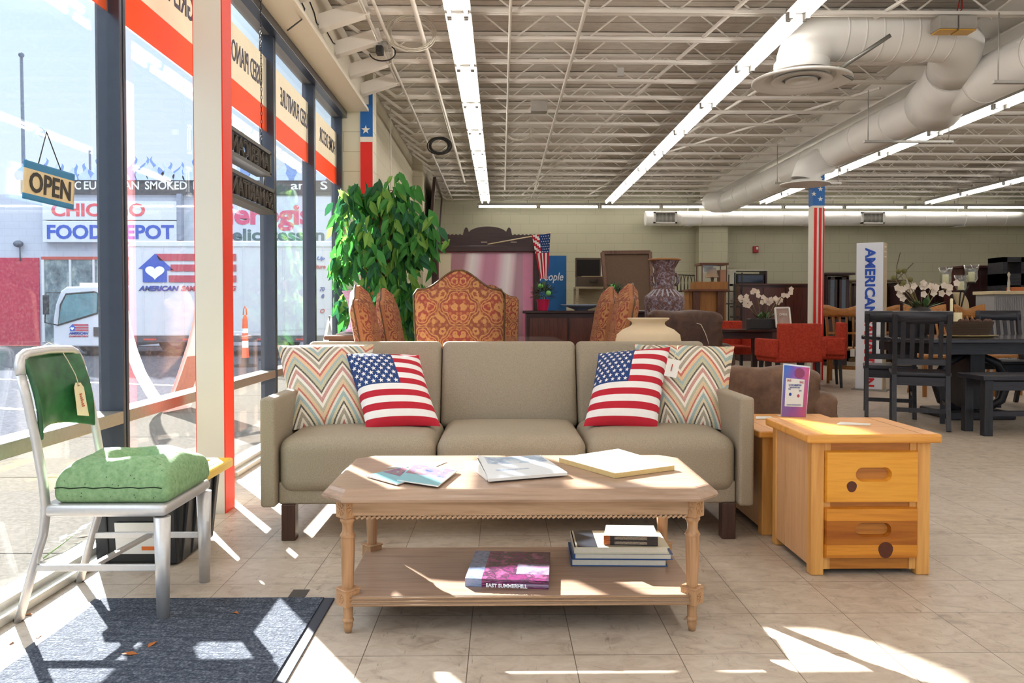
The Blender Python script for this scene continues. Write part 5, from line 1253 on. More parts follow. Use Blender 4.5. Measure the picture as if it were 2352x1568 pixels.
# low cabinet with pink vase by the window
WB_ = wood('walnut', '7a5238', '573725', 'x', 1, .4)
cz = P(800, 770, 6.2).z; cx0, cx1 = P(745, 770, 6.1).x, P(852, 770, 6.1).x
t = thing('side_cabinet', 'brown side cabinet by the window under the pink vase', 'cabinet', ((cx0+cx1)/2, 6.3, 0))
mb = MB(); mb.b2((cx0, 6.08, cz-.03), (cx1, 6.6, cz)); mb.build('top', WB_, t, bevel=.006)
mb = MB(); mb.b2((cx0+.03, 6.12, .06), (cx1-.03, 6.58, cz-.03)); mb.build('body', WB_, t)
mb = MB(); mb.b2((cx0+.06, 6.105, cz-.2), (cx1-.06, 6.12, cz-.05)); mb.build('drawer', WB_, t, bevel=.004)
mb = MB(); mb.b2((cx0+.06, 6.15, 0), (cx1-.06, 6.55, .06)); mb.build('plinth', DKB, t)
vp = P(812, 764, 6.25); PG = NT('pink_glass'); n = PG.noise(PG.co(), 26, 4, .7); PG.fin(PG.ramp(n, [(.35, 'e89ac4'), (.55, 'f3c3dc'), (.75, 'f7e2ec')]), .12, 0, .6); PG.b.inputs['Transmission Weight'].default_value = .25; PG = PG.m
h = P(812, 668, 6.25).z-cz-.026
t = thing('vase', 'pink trumpet glass vase on the side cabinet by the plant', 'vase', (vp.x, 6.25, cz+.026))
mb = MB(); mb.lathe([(.07, 0), (.068, .012), (.045, .03), (.03, .08), (.026, h*.36), (.03, h*.5), (.05, h*.75), (.088, h*.985), (.09, h), (.084, h*.99), (.045, h*.75), (.001, h*.55)], (vp.x, 6.25, cz+.026), 28); mb.build('bowl', PG, t)
mb = MB(); mb.lathe([(.028, h*.40), (.032, h*.41), (.028, h*.42)], (vp.x, 6.25, cz+.026), 20); mb.build('collar_ring', mat('ring_blue', '7d7ba4', .2), t)
for k, (a, b, yy) in enumerate(((772, 845, 6.2), (780, 838, 6.22))):
    z = cz+.0005+.0125*k; x0, x1 = P(a, 760, yy).x, P(b, 760, yy).x
    t = thing('book', ('lower flat book under the pink vase', 'upper flat book directly under the pink vase')[k], 'book', ((x0+x1)/2, yy+.08, z), 0, 'books under the pink vase')
    mb = MB(); mb.b2((x0, yy, z), (x1, yy+.22, z+.012)); mb.build('cover', mat('cover_grey', 'b4b4bc', .5), t); mb = MB(); mb.b2((x0-.001, yy-.001, z+.002), (x1-.01, yy+.2, z+.010)); mb.build('pages', PGS, t)
# carved dresser and framed picture
DKM = wood('mahogany', '3c2320', '271413', 'x', 1, .35)
Dh = 10.3; x0, x1 = P(998, 540, Dh).x, P(1232, 540, Dh).x; zt_ = P(1100, 540, Dh).z; zc_ = P(1120, 520, Dh).z; xm = P(1120, 520, Dh).x
t = thing('carved_headboard', 'dark carved headboard with scalloped edge and rounded crest behind the picture', 'headboard', (xm, Dh, 0))
pl = [(x0, 0), (x1, 0), (x1, zt_)]
N_ = 26
for i in range(1, N_*4):
    x = x1+(x0-x1)*i/(N_*4); z = zt_+.014*abs(math.sin(PI*i/4))
    u = (x-xm)/.24
    if abs(u) < 1: z = zt_+.02+(zc_-zt_-.02)*math.sqrt(1-u*u*.95)
    elif abs(u) < 1.3: z = zt_+.09*math.sqrt(max(0, 1-((abs(u)-1.15)/.15)**2))+.01
    pl.append((x, z))
pl.append((x0, zt_))
mb = MB(); mb.prism(pl, Dh, Dh+.06, XZ); mb.build('panel', DKM, t)
for px in (1022, 1112, 1180): mb = MB(); q = P(px, 556, Dh); mb.b2((q.x-.04, Dh-.004, q.z-.008), (q.x+.04, Dh, q.z+.008)); mb.build('slot', mat('slot_pale', '8d8076', .6), t)
Dp = 9.6; a, b = P(991, 564, Dp), P(1240, 800, Dp); zt_ = a.z; zb_ = .35; fx0, fx1 = a.x, b.x
t = thing('framed_picture', 'large pink and cream draped picture in a dark frame behind the dining table', 'picture', ((fx0+fx1)/2, Dp, 0))
mb = MB()
for lo, hi in (((fx0, zt_-.07), (fx1, zt_)), ((fx0, zb_), (fx1, zb_+.07)), ((fx0, zb_), (fx0+.07, zt_)), ((fx1-.07, zb_), (fx1, zt_))): mb.b2((lo[0], Dp, lo[1]), (hi[0], Dp+.06, hi[1]))
mb.build('frame', DKM, t, bevel=.006)
mb = MB()
for lo, hi in (((fx0+.07, zt_-.085), (fx1-.07, zt_-.07)), ((fx0+.07, zb_+.07), (fx0+.085, zt_-.07)), ((fx1-.085, zb_+.07), (fx1-.07, zt_-.07))): mb.b2((lo[0], Dp+.01, lo[1]), (hi[0], Dp+.05, hi[1]))
mb.build('inner_moulding', mat('moulding_red', '6e3034', .4), t)
q = NT('draped_print'); u, v = uvsplit(q); w_ = q.n('TexWave', {'Vector': q.n('Mapping', {0: q.n('TexCoord').outputs['UV'], 2: (0, 0, .35), 3: (1.0, .28, 1)}).outputs[0], 'Scale': .55, 'Distortion': 9.0, 'Detail': 1.5, 'Detail Scale': .55})
c = q.ramp(w_.outputs['Fac'], [(.08, 'b0808c'), (.2, 'dcbcc2'), (.4, 'efe2de'), (.62, 'e6d2d6'), (.82, 'd8a4b4'), (.95, 'c07c92')])
c = q.mix(q.math('MULTIPLY', q.math('LESS_THAN', u, .13), 1.0), c, lin('d9cbb0')); c = q.mix(q.math('GREATER_THAN', u, .89), c, q.mix(q.noise(q.n('TexCoord').outputs['UV'], 5), lin('d88aa4'), lin('c56a8c')))
q.fin(c, .12, 0, .5)
mb = MB(); mb.surf(lambda u, v: V((fx0+.08+(fx1-fx0-.16)*u, Dp+.03, zb_+.07+(zt_-zb_-.14)*v)), 2, 2); mb.build('print', q.m, t)
mb = MB(); mb.b2((fx0+.1, Dp+.0, 0), (fx0+.2, Dp+.3, zb_)); mb.b2((fx1-.2, Dp, 0), (fx1-.1, Dp+.3, zb_)); mb.build('stand_leg', DKM, t)
# flag on a stick leaning over the picture corner
t = thing('small_flag', 'stars and stripes flag on a pale stick over the picture corner', 'flag', tuple(P(1230, 545, 9.45)), 0)
mb = MB(); s0, s1 = P(1120, 561, 9.63), P(1264, 535, 9.5); mb.tube([s0, s1], .007, 8); mb.ball(tuple(s1), .014, 0, 6); mb.build('stick', mat('stick', 'd9c4a0', .5), t)
fa_, fb_, fc_, fd_ = P(1222, 540, 9.44), P(1264, 536, 9.44), P(1258, 641, 9.44), P(1241, 640, 9.44)
def FL(u, v): 
    p = fd_*(1-u)*(1-v)+fc_*u*(1-v)+fb_*u*v+fa_*(1-u)*v
    return p+V((0, .02*math.sin(u*9+v*2), 0))
def fm(u, v):
    if v > .57 and u > .42: return 2
    return int(u*7 if v < .57 else v*13+u*5) % 2
mb = MB(); mb.surf(FL, 20, 24, fm)
for i in range(4):
    for j in range(7):
        u0, v0 = .5+.13*i+(.06 if j % 2 else 0), .61+.057*j
        if u0 < .97: mb.add([FL(u0, v0)+V((x, -.004, z)) for x, z in star(.0085)], [tuple(range(10))], 1)
o = mb.build('cloth', [FRD, FWT, FBL], t)
# dark sideboard and what stands on it
Ds = 8.7; sx0, sx1 = P(1205, 712, Ds).x, P(1500, 712, Ds).x; sz = .985
t = thing('sideboard', 'long dark mahogany sideboard behind the right hand dining chairs', 'sideboard', ((sx0+sx1)/2, Ds+.25, 0))
mb = MB(); mb.b2((sx0-.02, Ds-.02, sz-.03), (sx1, Ds+.5, sz)); mb.build('top', GT if False else wood('mahogany_gloss', '3a2420', '221210', 'x', 1, .18), t, bevel=.008)
mb = MB(); mb.b2((sx0+.02, Ds+.02, .08), (sx1-.03, Ds+.48, sz-.03)); mb.build('body', DKM, t)
w = (sx1-sx0-.1)/3
for k in range(3):
    mb = MB(); mb.b2((sx0+.05+w*k, Ds+.005, .12), (sx0+.03+w*(k+1), Ds+.02, sz-.08)); d = mb.build('door', wood('mahogany_panel', '5a3226', '3a1e18', 'z', .8, .25), t, bevel=.004)
    mb = MB(); mb.ball((sx0+.05+w*k+.04, Ds-.005, .55), .014); mb.build('knob', NAIL, d)
for x in (sx0+.05, sx1-.08): mb = MB(); mb.b2((x-.03, Ds+.04, 0), (x+.03, Ds+.1, .08)); mb.b2((x-.03, Ds+.4, 0), (x+.03, Ds+.46, .08)); mb.build('foot', DKM, t)
def topiary(px, Dd, z, lab):
    x = P(px, 700, Dd).x; t = thing('potted_plant', lab, 'plant', (x, Dd, z), 0, 'ornamented pot plants'); o = V((x, Dd, z)); rnd = random.Random(int(px))
    mb = MB(); mb.lathe([(.055, 0), (.072, .12), (.076, .125), (.068, .12), (.001, .11)], o, 20); mb.build('pot', mat('pot_rose', 'c4214e', .35), t)
    mb = MB()
    for k in range(420):
        a, b = rnd.uniform(0, 2*PI), rnd.uniform(-.5, 1); d = V((math.cos(a)*math.sqrt(1-b*b), math.sin(a)*math.sqrt(1-b*b), b)); p = o+V((0, 0, .19))+V((d.x*.125, d.y*.11, d.z*.10))*rnd.uniform(.3, 1); s = d.cross(V((.3, .2, 1))).normalized()
        mb.add([p, p+d*.03+s*.006, p+d*.05, p+d*.03-s*.006], [(0, 1, 2, 3)], k % 2)
    f = mb.build('foliage', [mat('needle_green', '3d5138', .7), mat('needle_pale', '6c7a5c', .7)], t); f['kind'] = 'stuff'
    for dx, dz in ((.055, .19), (-.03, .27)): mb = MB(); mb.ball(tuple(o+V((dx, -.11 if dz < .2 else -.03, dz))), .03); mb.build('bauble', mat('bauble_green', '6fae5a', .25), t)
topiary(1247, Ds+.12, sz, 'small rose pot plant with green baubles on the sideboard by the flag')
topiary(1412, Ds+.22, sz, 'small pot plant with a green ball behind the right tapestry chair')
x = P(1335, 705, Ds+.22).x; t = thing('bowl', 'wide shallow blue grey bowl on the dark sideboard', 'bowl', (x, Ds+.2, sz)); mb = MB(); mb.lathe([(.07, .0), (.08, .012), (.18, .045), (.235, .062), (.232, .068), (.17, .052), (.001, .018)], (x, Ds+.2, sz), 32); mb.build('body', mat('bowl_blue', '8fa0b8', .3), t)
# blue lettered board
Db = 12.6; q0, q1 = P(1225, 700, Db), P(1301, 587, Db); t = thing('painted_board', 'blue painted board lettered People standing behind the sideboard', 'sign', ((q0.x+q1.x)/2, Db, 0))
mb = MB(); mb.b2((q0.x, Db, 0), (q1.x, Db+.03, q1.z)); mb.build('panel', mat('board_blue', '1d5f9e', .6, 0, .1, 8), t)
label_px('People', 1240, 626, 1294, 650, Db-.004, LW, t, .01, .25)
# record player on its stand
Dr = 12.0; r0, r1 = P(1326, 655, Dr), P(1386, 589, Dr); 
t = thing('wooden_stand', 'pale wooden stand holding the open record player case', 'stand', ((r0.x+r1.x)/2, Dr+.2, 0)); PW = wood('pale_wood', 'b0a488', '8d8168', 'x', 1, .6); st_z = P(1350, 658, Dr).z
mb = MB(); mb.b2((r0.x-.02, Dr-.03, st_z-.03), (r1.x+.05, Dr+.42, st_z)); mb.build('shelf', PW, t); mb = MB(); mb.b2((r0.x, Dr+.36, .6), (r1.x+.03, Dr+.38, st_z-.03)); mb.build('back_panel', PW, t)
for x in (r0.x-.0, r1.x+.03): 
    for y in (Dr-.01, Dr+.39): mb = MB(); mb.b2((x-.02, y-.02, 0), (x+.02, y+.02, st_z-.03)); mb.build('leg', PW, t)
t = thing('record_player', 'open suitcase record player with black lid on the pale stand', 'record player', ((r0.x+r1.x)/2, Dr+.2, st_z)); bz = P(1350, 632, Dr).z
BRN = mat('case_brown', '57483a', .6, 0, .15, 20)
mb = MB(); mb.b2((r0.x+.0, Dr, st_z), (r1.x+.02, Dr+.33, bz-.02)); mb.build('case', BRN, t, bevel=.01)
mb = MB(); mb.b2((r0.x, Dr+.30, bz-.02), (r1.x, Dr+.36, r1.z)); l = mb.build('lid', BRN, t, bevel=.008); mb = MB(); mb.b2((r0.x+.02, Dr+.292, bz+.0), (r1.x-.02, Dr+.3, r1.z-.03)); mb.build('lid_lining', mat('lining_black', '191617', .8), l)
mb = MB(); c_ = (r0.x+r1.x)/2+.05; mb.tube([(c_-.06, Dr-.004, st_z+.1), (c_-.05, Dr-.025, st_z+.07), (c_+.05, Dr-.025, st_z+.07), (c_+.06, Dr-.004, st_z+.1)], .01, 8); mb.build('handle', BKW, t)
mb = MB(); mb.b2((r0.x+.08, Dr+.03, bz-.02), (r1.x-.02, Dr+.28, bz-.008)); mb.build('turntable_deck', mat('deck_pale', 'c4ab80', .5), t)
# tall cabinet with a slanted brown front
Dc = 11.2; A_ = [P(1383, 580, Dc+.2), P(1493, 579, Dc+.2), P(1500, 738, Dc-.1), P(1398, 738, Dc-.1)]
t = thing('slant_front_cabinet', 'brown cabinet with a raised slanted lid left of the carved vase', 'cabinet', ((A_[0].x+A_[1].x)/2, Dc, 0)); LTH = mat('lid_brown', '5e4632', .6, 0, .25, 45)
def prism4(c, th, m, nm, par):
    mb = MB(); v = V((0, th, 0)); mb.add([V(p) for p in c]+[V(p)+v for p in c], [(3, 2, 1, 0), (4, 5, 6, 7)]+[(i, (i+1) % 4, (i+1) % 4+4, i+4) for i in range(4)]); return mb.build(nm, m, par)
prism4(A_, .06, LTH, 'lid', t)
for i, j in ((0, 3), (1, 2), (0, 1)): mb = MB(); mb.bar(V(A_[i])+V((0, -.01, 0)), V(A_[j])+V((0, -.01, 0)), .045, .05); mb.build('lid_edge', wood('edge_brown', '6d4a34', '4d3122', 'z', 1, .4), t)
mb = MB(); mb.b2((A_[3].x, Dc-.1, A_[3].z-.08), (A_[2].x, Dc+.4, A_[3].z)); mb.build('shelf', DKM, t); mb = MB(); mb.b2((A_[3].x+.03, Dc-.05, 0), (A_[2].x-.03, Dc+.38, A_[3].z-.08)); mb.build('body', DKM, t)
# tall carved vase
Dv = 7.9; vx = P(1526, 700, Dv).x; zr = P(1526, 596, Dv).z; s = Dv/F
q = NT('carved_clay'); co = q.co('Object', (1, 1, 1)); n = q.noise(co, 24, 4, .7, 1.2); vo = q.n('TexVoronoi', {'Vector': co, 'Scale': 22.0}, feature='DISTANCE_TO_EDGE')
c = q.ramp(n, [(.3, '3a2a2e'), (.48, '6d4438'), (.6, '8a8496'), (.75, 'b0acb8')]); c = q.mix(q.ramp(vo.outputs['Distance'], [(0, (.7, .7, .7)), (.08, (0, 0, 0))]), c, lin('2c2024')); q.bump(q.math('ADD', n, vo.outputs['Distance']), .8, .01); CLAY = q.fin(c, .45)
zb_ = .62
t = thing('vase', 'tall carved grey and brown urn vase with a flared rim', 'vase', (vx, Dv, zb_))
zz = lambda py: P(1526, py, Dv).z
R_ = lambda px: px*s
mb = MB(); mb.lathe([(R_(34), zb_), (R_(40), zb_+.02), (R_(44), zz(745)), (R_(45), zz(712)), (R_(46), zz(690)), (R_(44), zz(680)), (R_(24), zz(664)), (R_(22), zz(650)), (R_(25), zz(630)), (R_(23), zz(618)), (R_(34), zz(598)), (R_(36), zr), (R_(32), zr-.004), (R_(20), zz(620)), (R_(20), zz(650))], (vx, Dv, 0), 36); mb.build('body', CLAY, t)
mb = MB(); mb.lathe([(R_(34), zz(599)), (R_(37.5), zr-.006), (R_(37.5), zr+.006), (R_(33), zr+.008)], (vx, Dv, 0), 36); mb.build('rim', mat('rim_tan', '9a6a40', .5), t)
mb = MB()
for k in range(20):
    a = 2*PI*k/20; d = V((math.cos(a), math.sin(a), 0)); mb.bar(V((vx, Dv, zz(681)))+d*R_(44.5), V((vx, Dv, zz(665)))+d*R_(25), .014, .006)
mb.build('shoulder_rib', mat('rib_pale', 'a9a4ac', .5), t)
for sx in (-1, 1): mb = MB(); mb.tube([(vx+sx*R_(24), Dv, zz(628)), (vx+sx*R_(31), Dv, zz(636)), (vx+sx*R_(31), Dv, zz(648)), (vx+sx*R_(25), Dv, zz(656))], .016, 8); mb.build('handle', CLAY, t)
t = thing('plant_stand', 'low dark stand under the tall carved vase', 'stand', (vx, Dv, 0)); mb = MB(); mb.lathe([(.22, 0), (.22, .03), (.06, .06), (.06, .55), (.22, .59), (.22, .618)], (vx, Dv, 0), 24); mb.build('body', DKM, t)
# cream pot on a round table behind the sofa
Dq = 4.95; cx_ = P(1489, 760, Dq).x; s = Dq/F; z_ = lambda py: P(1489, py, Dq).z
t = thing('pot', 'large cream stoneware pot with a flared neck behind the sofa', 'pot', (cx_, Dq, .62)); mb = MB()
mb.lathe([(R_(45), .62), (.16, .63), (74*s, z_(800)), (75*s, z_(785)), (72*s, z_(768)), (58*s, z_(756)), (42*s, z_(749)), (37*s, z_(744)), (38*s, z_(739)), (47*s, z_(733)), (48*s, z_(730.5)), (46*s, z_(729.5)), (34*s, z_(738)), (30*s, z_(748))], (cx_, Dq, 0), 40); mb.build('body', mat('stoneware', 'd9c3a0', .6, 0, .1, 8), t)
t = thing('side_table', 'round wooden side table under the cream pot behind the sofa', 'table', (cx_, Dq, 0)); mb = MB(); mb.lathe([(.26, .59), (.27, .6), (.27, .618), (.001, .62)], (cx_, Dq, 0), 28); mb.build('tabletop', WB_, t); mb = MB(); mb.lathe([(.16, 0), (.15, .03), (.04, .08), (.05, .3), (.04, .59)], (cx_, Dq, 0), 16); mb.build('pedestal', WB_, t)
# leather seats
LEA = NT('dark_leather'); n = LEA.noise(LEA.co(), 8, 4, .6, 1.0); LEA.bump(n, .5, .02); LEA = LEA.fin(LEA.ramp(n, [(.3, '36231a'), (.7, '583a2a')]), .5, 0, .3)
LEB = NT('brown_leather'); n = LEB.noise(LEB.co(), 14, 4, .6); LEB.bump(n, .2, .01); LEB = LEB.fin(LEB.ramp(n, [(.3, '5a4030'), (.7, '7c5c46')]), .5, 0, .3)
def armchair(name, lab, cat, loc, rz, m, w, d, hb, ha, hs):
    t = thing(name, lab, cat, loc, rz); WOFF.pop(t.name, None)
    def crease(p, h): return V((p.x+.008*math.sin(p.z*40+p.x*9), p.y+.008*math.sin(p.x*31), p.z+.007*math.sin(p.x*23)))
    mb = MB(); mb.rbox((0, 0, .2), (w, d, .3), .04); mb.build('base', m, t, weld=True)
    mb = MB(); mb.rbox((0, .03, hs-.06), (w-.36, d-.24, .15), .05, fn=crease); mb.build('seat_cushion', m, t, weld=True)
    mb = MB(); mb.rbox((0, -d/2+.12, (hb+.3)/2), (w-.2, .24, hb-.3), .09, fn=crease, mid=8); mb.build('backrest', m, t, weld=True)
    for x in (-w/2+.1, w/2-.1): mb = MB(); mb.rbox((x, .0, (ha+.1)/2), (.2, d, ha-.1), .08, fn=crease); mb.build('armrest', m, t, weld=True)
    for x in (-w/2+.1, w/2-.1):
        for y in (-d/2+.1, d/2-.1): mb = MB(); mb.lathe([(.025, 0), (.03, .06)], (x, y, 0), 10); mb.build('foot', DKB, t)
    return t
armchair('armchair', 'dark leather armchair with a string tag behind the cream pot', 'armchair', (P(1568, 760, 6.4).x, 6.75, 0), .05, LEA, .82, .85, .99, .72, .5)
p = P(1612, 742, 6.3); t = thing('price_tag', 'white string with a small tag on the dark leather armchair', 'price tag', (p.x, 6.27, .6)); mb = MB(); mb.tube([P(1600, 742, 6.33), P(1610, 745, 6.315), P(1620, 765, 6.31), P(1628, 790, 6.31)], .003, 6); mb.build('string', STRING, t); mb = MB(); q = P(1628, 798, 6.26); mb.b2((q.x-.02, 6.308, q.z-.04), (q.x+.02, 6.312, q.z+.01)); mb.build('card', PAPER, t)
armchair('club_chair', 'brown leather club chair just behind the nightstands', 'armchair', (P(1745, 900, 4.9).x+.02, 5.05, 0), .0, LEB, .78, .8, .655, .5, .42)
# ============================================================ FAR RIGHT AND BACK OF THE SHOP
RDF = NT('red_fabric'); n = RDF.noise(RDF.co(), 40, 3); RDF = RDF.fin(RDF.ramp(n, [(.3, 'a03226'), (.7, 'bc4630')]), .8, 0, .15)
BLKW = wood('black_wood', '2e2d33', '1c1b20', 'z', 1, .4); BLKX = wood('black_wood_x', '34333a', '1f1e24', 'x', 1, .35); ESP = wood('espresso', '37211f', '20110f', 'x', 1, .35); ESPZ = wood('espresso_z', '3a2321', '231312', 'z', 1, .35)
HON = wood('honey_oak', 'a8703a', '7d4d22', 'z', 1, .4); HONX = wood('honey_oak_x', 'b0773e', '855226', 'x', 1, .4)
def red_chair(lab):
    t = thing('armchair', lab, 'armchair', (0, 0, 0), 0, 'red armchairs'); WOFF.pop(t.name, None)
    mb = MB(); mb.rbox((0, -.26, .60), (.54, .09, .46), .02); mb.build('backrest', RDF, t, weld=True)
    for s in (-1, 1):
        mb = MB(); mb.rbox((s*.30, -.02, .53), (.08, .52, .22), .02, fn=lambda p, h: V((p.x, p.y, p.z-.0*p.y))); mb.build('armrest', RDF, t, weld=True)
    mb = MB(); mb.rbox((0, 0, .42), (.60, .56, .12), .03); mb.build('seat', RDF, t, weld=True)
    for x in (-.25, .25):
        for y in (-.22, .22): mb = MB(); mb.bar((x*1.05, y*1.1, 0), (x, y, .37), .03, .03, w2=.045, h2=.045); mb.build('leg', BLKW, t)
    return t
rc = red_chair('red armchair with its back to us by the striped column'); rc.location = (P(1822, 800, 9.6).x, 9.75, 0); rc.rotation_euler.z = .12
dup(rc, (P(1893, 800, 10.2).x, 10.35, 0), PI/2-.3, 'red armchair just right of the striped column')
dup(rc, (P(1690, 760, 11.2).x, 11.45, 0), PI+.1, 'red armchair on the far side of the dark table, behind the orchids')
Dt = 10.3; a, b = P(1632, 757, Dt), P(1792, 757, Dt)
t = thing('pedestal_table', 'dark table with the orchid arrangement between the red armchairs', 'table', ((a.x+b.x)/2, Dt+.45, 0))
mb = MB(); mb.b2((a.x, Dt, a.z-.035), (b.x, Dt+.8, a.z)); mb.build('tabletop', wood('espresso_gloss', '3a2622', '251512', 'x', 1, .15), t, bevel=.008); tz_ = a.z
mb = MB(); mb.b2((a.x+.08, Dt+.06, a.z-.12), (b.x-.08, Dt+.72, a.z-.035)); mb.build('apron', ESP, t)
for x in (a.x+.12, b.x-.12):
    for y in (Dt+.1, Dt+.68): mb = MB(); mb.b2((x-.035, y-.035, 0), (x+.035, y+.035, a.z-.12)); mb.build('leg', ESPZ, t)
def orchids(name, lab, o, w, nst, rnd, petals, box, hmax):
    t = thing(name, lab, 'flower arrangement', tuple(o)); o = V(o)
    if box: mb = MB(); mb.b2((o.x-w*.4, o.y-.08, o.z), (o.x+w*.4, o.y+.08, o.z+.14)); mb.build('planter', mat('planter_dark', '2b2625', .5), t, bevel=.01); zt = .13
    else: mb = MB(); mb.lathe([(.06, 0), (.09, .05), (.11, .18), (.09, .26), (.07, .28), (.001, .27)], o, 20); mb.build('planter', mat('planter_dark', '2b2625', .5), t); zt = .27
    ms, mp, ml = MB(), MB(), MB()
    for k in range(nst):
        u = (k+.5)/nst*2-1; p0 = o+V((u*w*.18, 0, zt)); hh = hmax*rnd.uniform(.55, 1); p1 = p0+V((u*w*.35, rnd.uniform(-.05, .05), hh*.8)); p2 = p0+V((u*w*.62, rnd.uniform(-.08, .05), hh)); ms.tube([p0, p1, p2], .005, 5)
        for j in range(5):
            c = p1.lerp(p2, .3+j*.2)+V((rnd.gauss(0, .02), rnd.gauss(0, .02)-.02, rnd.gauss(0, .025)))
            for i in range(5):
                an = 2*PI*i/5+j; d = V((math.cos(an), -.3, math.sin(an))); s_ = V((-math.sin(an), 0, math.cos(an))); r = .038
                mp.add([c, c+d*r*.6+s_*r*.45, c+d*r, c+d*r*.6-s_*r*.45], [(0, 1, 2, 3)])
    for k in range(14):
        a = rnd.uniform(0, 2*PI); d = V((math.cos(a), math.sin(a)*.6, rnd.uniform(.2, 1.0))).normalized(); s_ = d.cross(V((0, 0, 1))).normalized(); l = rnd.uniform(.1, .2); p = o+V((rnd.uniform(-.5, .5)*w*.3, 0, zt)); ml.add([p, p+d*l*.5+s_*.03, p+d*l, p+d*l*.5-s_*.03], [(0, 1, 2, 3)])
    ms.build('stem', mat('stem_tan', '8a7a50', .6), t); f = mp.build('blossom', petals, t); f['kind'] = 'stuff'; f = ml.build('leaf_cluster', mat('orchid_leaf', '4a6a3c', .5), t); f['kind'] = 'stuff'
    return t, o, zt
PET = thinfilm('petal_white', 'efe0cf', .3)
orchids('orchid_arrangement', 'white orchids in a dark planter on the table by the red armchairs', (P(1752, 750, Dt+.3).x, Dt+.3, tz_), .5, 7, random.Random(4), PET, True, .42)
def signframe(name, lab, D_, c, m_frame, m_print):
    t = thing(name, lab, 'sign', (c[3].x, D_, c[3].z)); mb = MB()
    for i in range(4): mb.bar(c[i], c[(i+1) % 4], .022, .022)
    mb.build('frame', m_frame, t); prism4(c, .008, m_print, 'print', t); return t
SGP = NT('sign_print_tan'); u, v = uvsplit(SGP); n = SGP.noise(SGP.co(), 6); SGP = SGP.fin(SGP.ramp(n, [(.3, '8a6656'), (.7, 'a88878')]), .2)
t = signframe('table_sign', 'small white framed sign on the dark table beside the orchids', Dt+.2, [P(1780, 707, Dt+.2), P(1812, 706, Dt+.2), P(1816, 748, Dt+.15), P(1784, 752, Dt+.15)], WHT, SGP)
q = P(1798, 722, Dt+.15); textw('OPEN', .10, .03, (q.x, Dt+.14, q.z), FRONT, PAPER, t)
# back wall furniture, left to right
def cabinet(name, lab, cat, px0, px1, pytop, D_, depth, m, mz, doors=2, top=True, cornice=0, glass=False, base=.08, grp=None):
    a, b = P(px0, pytop, D_), P(px1, pytop, D_); h = a.z; t = thing(name, lab, cat, ((a.x+b.x)/2, D_+depth/2, 0), 0, grp)
    W_ = b.x-a.x
    if glass:
        for lo, hi in (((a.x, D_+.02, base), (a.x+.03, D_+depth, h-.05)), ((b.x-.03, D_+.02, base), (b.x, D_+depth, h-.05)), ((a.x, D_+depth-.02, base), (b.x, D_+depth, h-.05)), ((a.x, D_+.02, base), (b.x, D_+depth, h*.5))):
            mb = MB(); mb.b2(lo, hi); mb.build('carcass', m, t)
    else: mb = MB(); mb.b2((a.x, D_+.02, base), (b.x, D_+depth, h-.04)); mb.build('carcass', m, t)
    mb = MB(); mb.b2((a.x-.02-cornice, D_-.02-cornice, h-.04), (b.x+.02+cornice, D_+depth, h)); mb.build('top', m, t, bevel=.006)
    mb = MB(); mb.b2((a.x+.02, D_+.04, 0), (b.x-.02, D_+depth-.02, base)); mb.build('plinth', m, t)
    w = W_/doors
    for k in range(doors):
        z0, z1 = (base+.04, h-.08) if not glass else (h*.52, h-.08)
        if glass:
            mb = MB()
            for lo, hi in (((a.x+w*k+.02, z0), (a.x+w*k+.06, z1)), ((a.x+w*(k+1)-.06, z0), (a.x+w*(k+1)-.02, z1)), ((a.x+w*k+.02, z0), (a.x+w*(k+1)-.02, z0+.04)), ((a.x+w*k+.02, z1-.04), (a.x+w*(k+1)-.02, z1))): mb.b2((lo[0], D_, lo[1]), (hi[0], D_+.02, hi[1]))
            d = mb.build('door', mz, t); mb = MB(); mb.b2((a.x+w*k+.05, D_+.008, z0+.03), (a.x+w*(k+1)-.05, D_+.012, z1-.03)); mb.build('door_glass', glassy('cabinet_glass', (.9, .92, .92), .8), d)
            mb = MB(); mb.b2((a.x+w*k+.03, D_+.005, base+.04), (a.x+w*(k+1)-.03, D_+.02, h*.48)); mb.build('door', mz, t, bevel=.004)
        else:
            mb = MB(); mb.b2((a.x+w*k+.02, D_+.004, z0), (a.x+w*(k+1)-.02, D_+.02, z1)); d = mb.build('door', mz, t, bevel=.005)
            mb = MB(); mb.ball((a.x+w*(k+.9), D_-.006, (z0+z1)/2), .015, 0, 6); mb.build('knob', NAIL, d)
    return t, a, b, h
IRON = mat('iron_black', '3a342e', .5, .5)
# wire baker's rack with arched back
D_ = 14.5; a, b = P(1558, 628, D_), P(1688, 700, D_); t = thing('bakers_rack', 'black wire rack with an arched back behind the carved vase', 'rack', ((a.x+b.x)/2, D_, 0))
for x in (a.x, b.x):
    for y in (D_, D_+.4): mb = MB(); mb.tube([(x, y, 0), (x, y, a.z if y > D_ else 1.1)], .012, 6); mb.build('post', IRON, t)
for z in (.35, .75, 1.1, 1.33): 
    mb = MB(); mb.tube([(a.x, D_, z), (b.x, D_, z), (b.x, D_+.4, z), (a.x, D_+.4, z)], .01, 6, closed=True)
    for k in range(1, 9): x = a.x+(b.x-a.x)*k/9; mb.tube([(x, D_, z), (x, D_+.4, z)], .004, 4)
    mb.build('wire_shelf', IRON, t)
mb = MB(); n_ = 7; w = (P(1602, 628, D_).x-a.x)/4
for k in range(6): mb.tube([(a.x+w*(k*.75)+w*.9*(.5-.5*math.cos(PI*i/8)), D_+.4, 1.33+(a.z-1.33)*math.sin(PI*i/8)) for i in range(9)], .006, 5)
mb.tube([(a.x, D_+.4, a.z), (a.x+w*4.6, D_+.4, a.z-.02)], .01, 6); mb.build('arched_back', IRON, t)
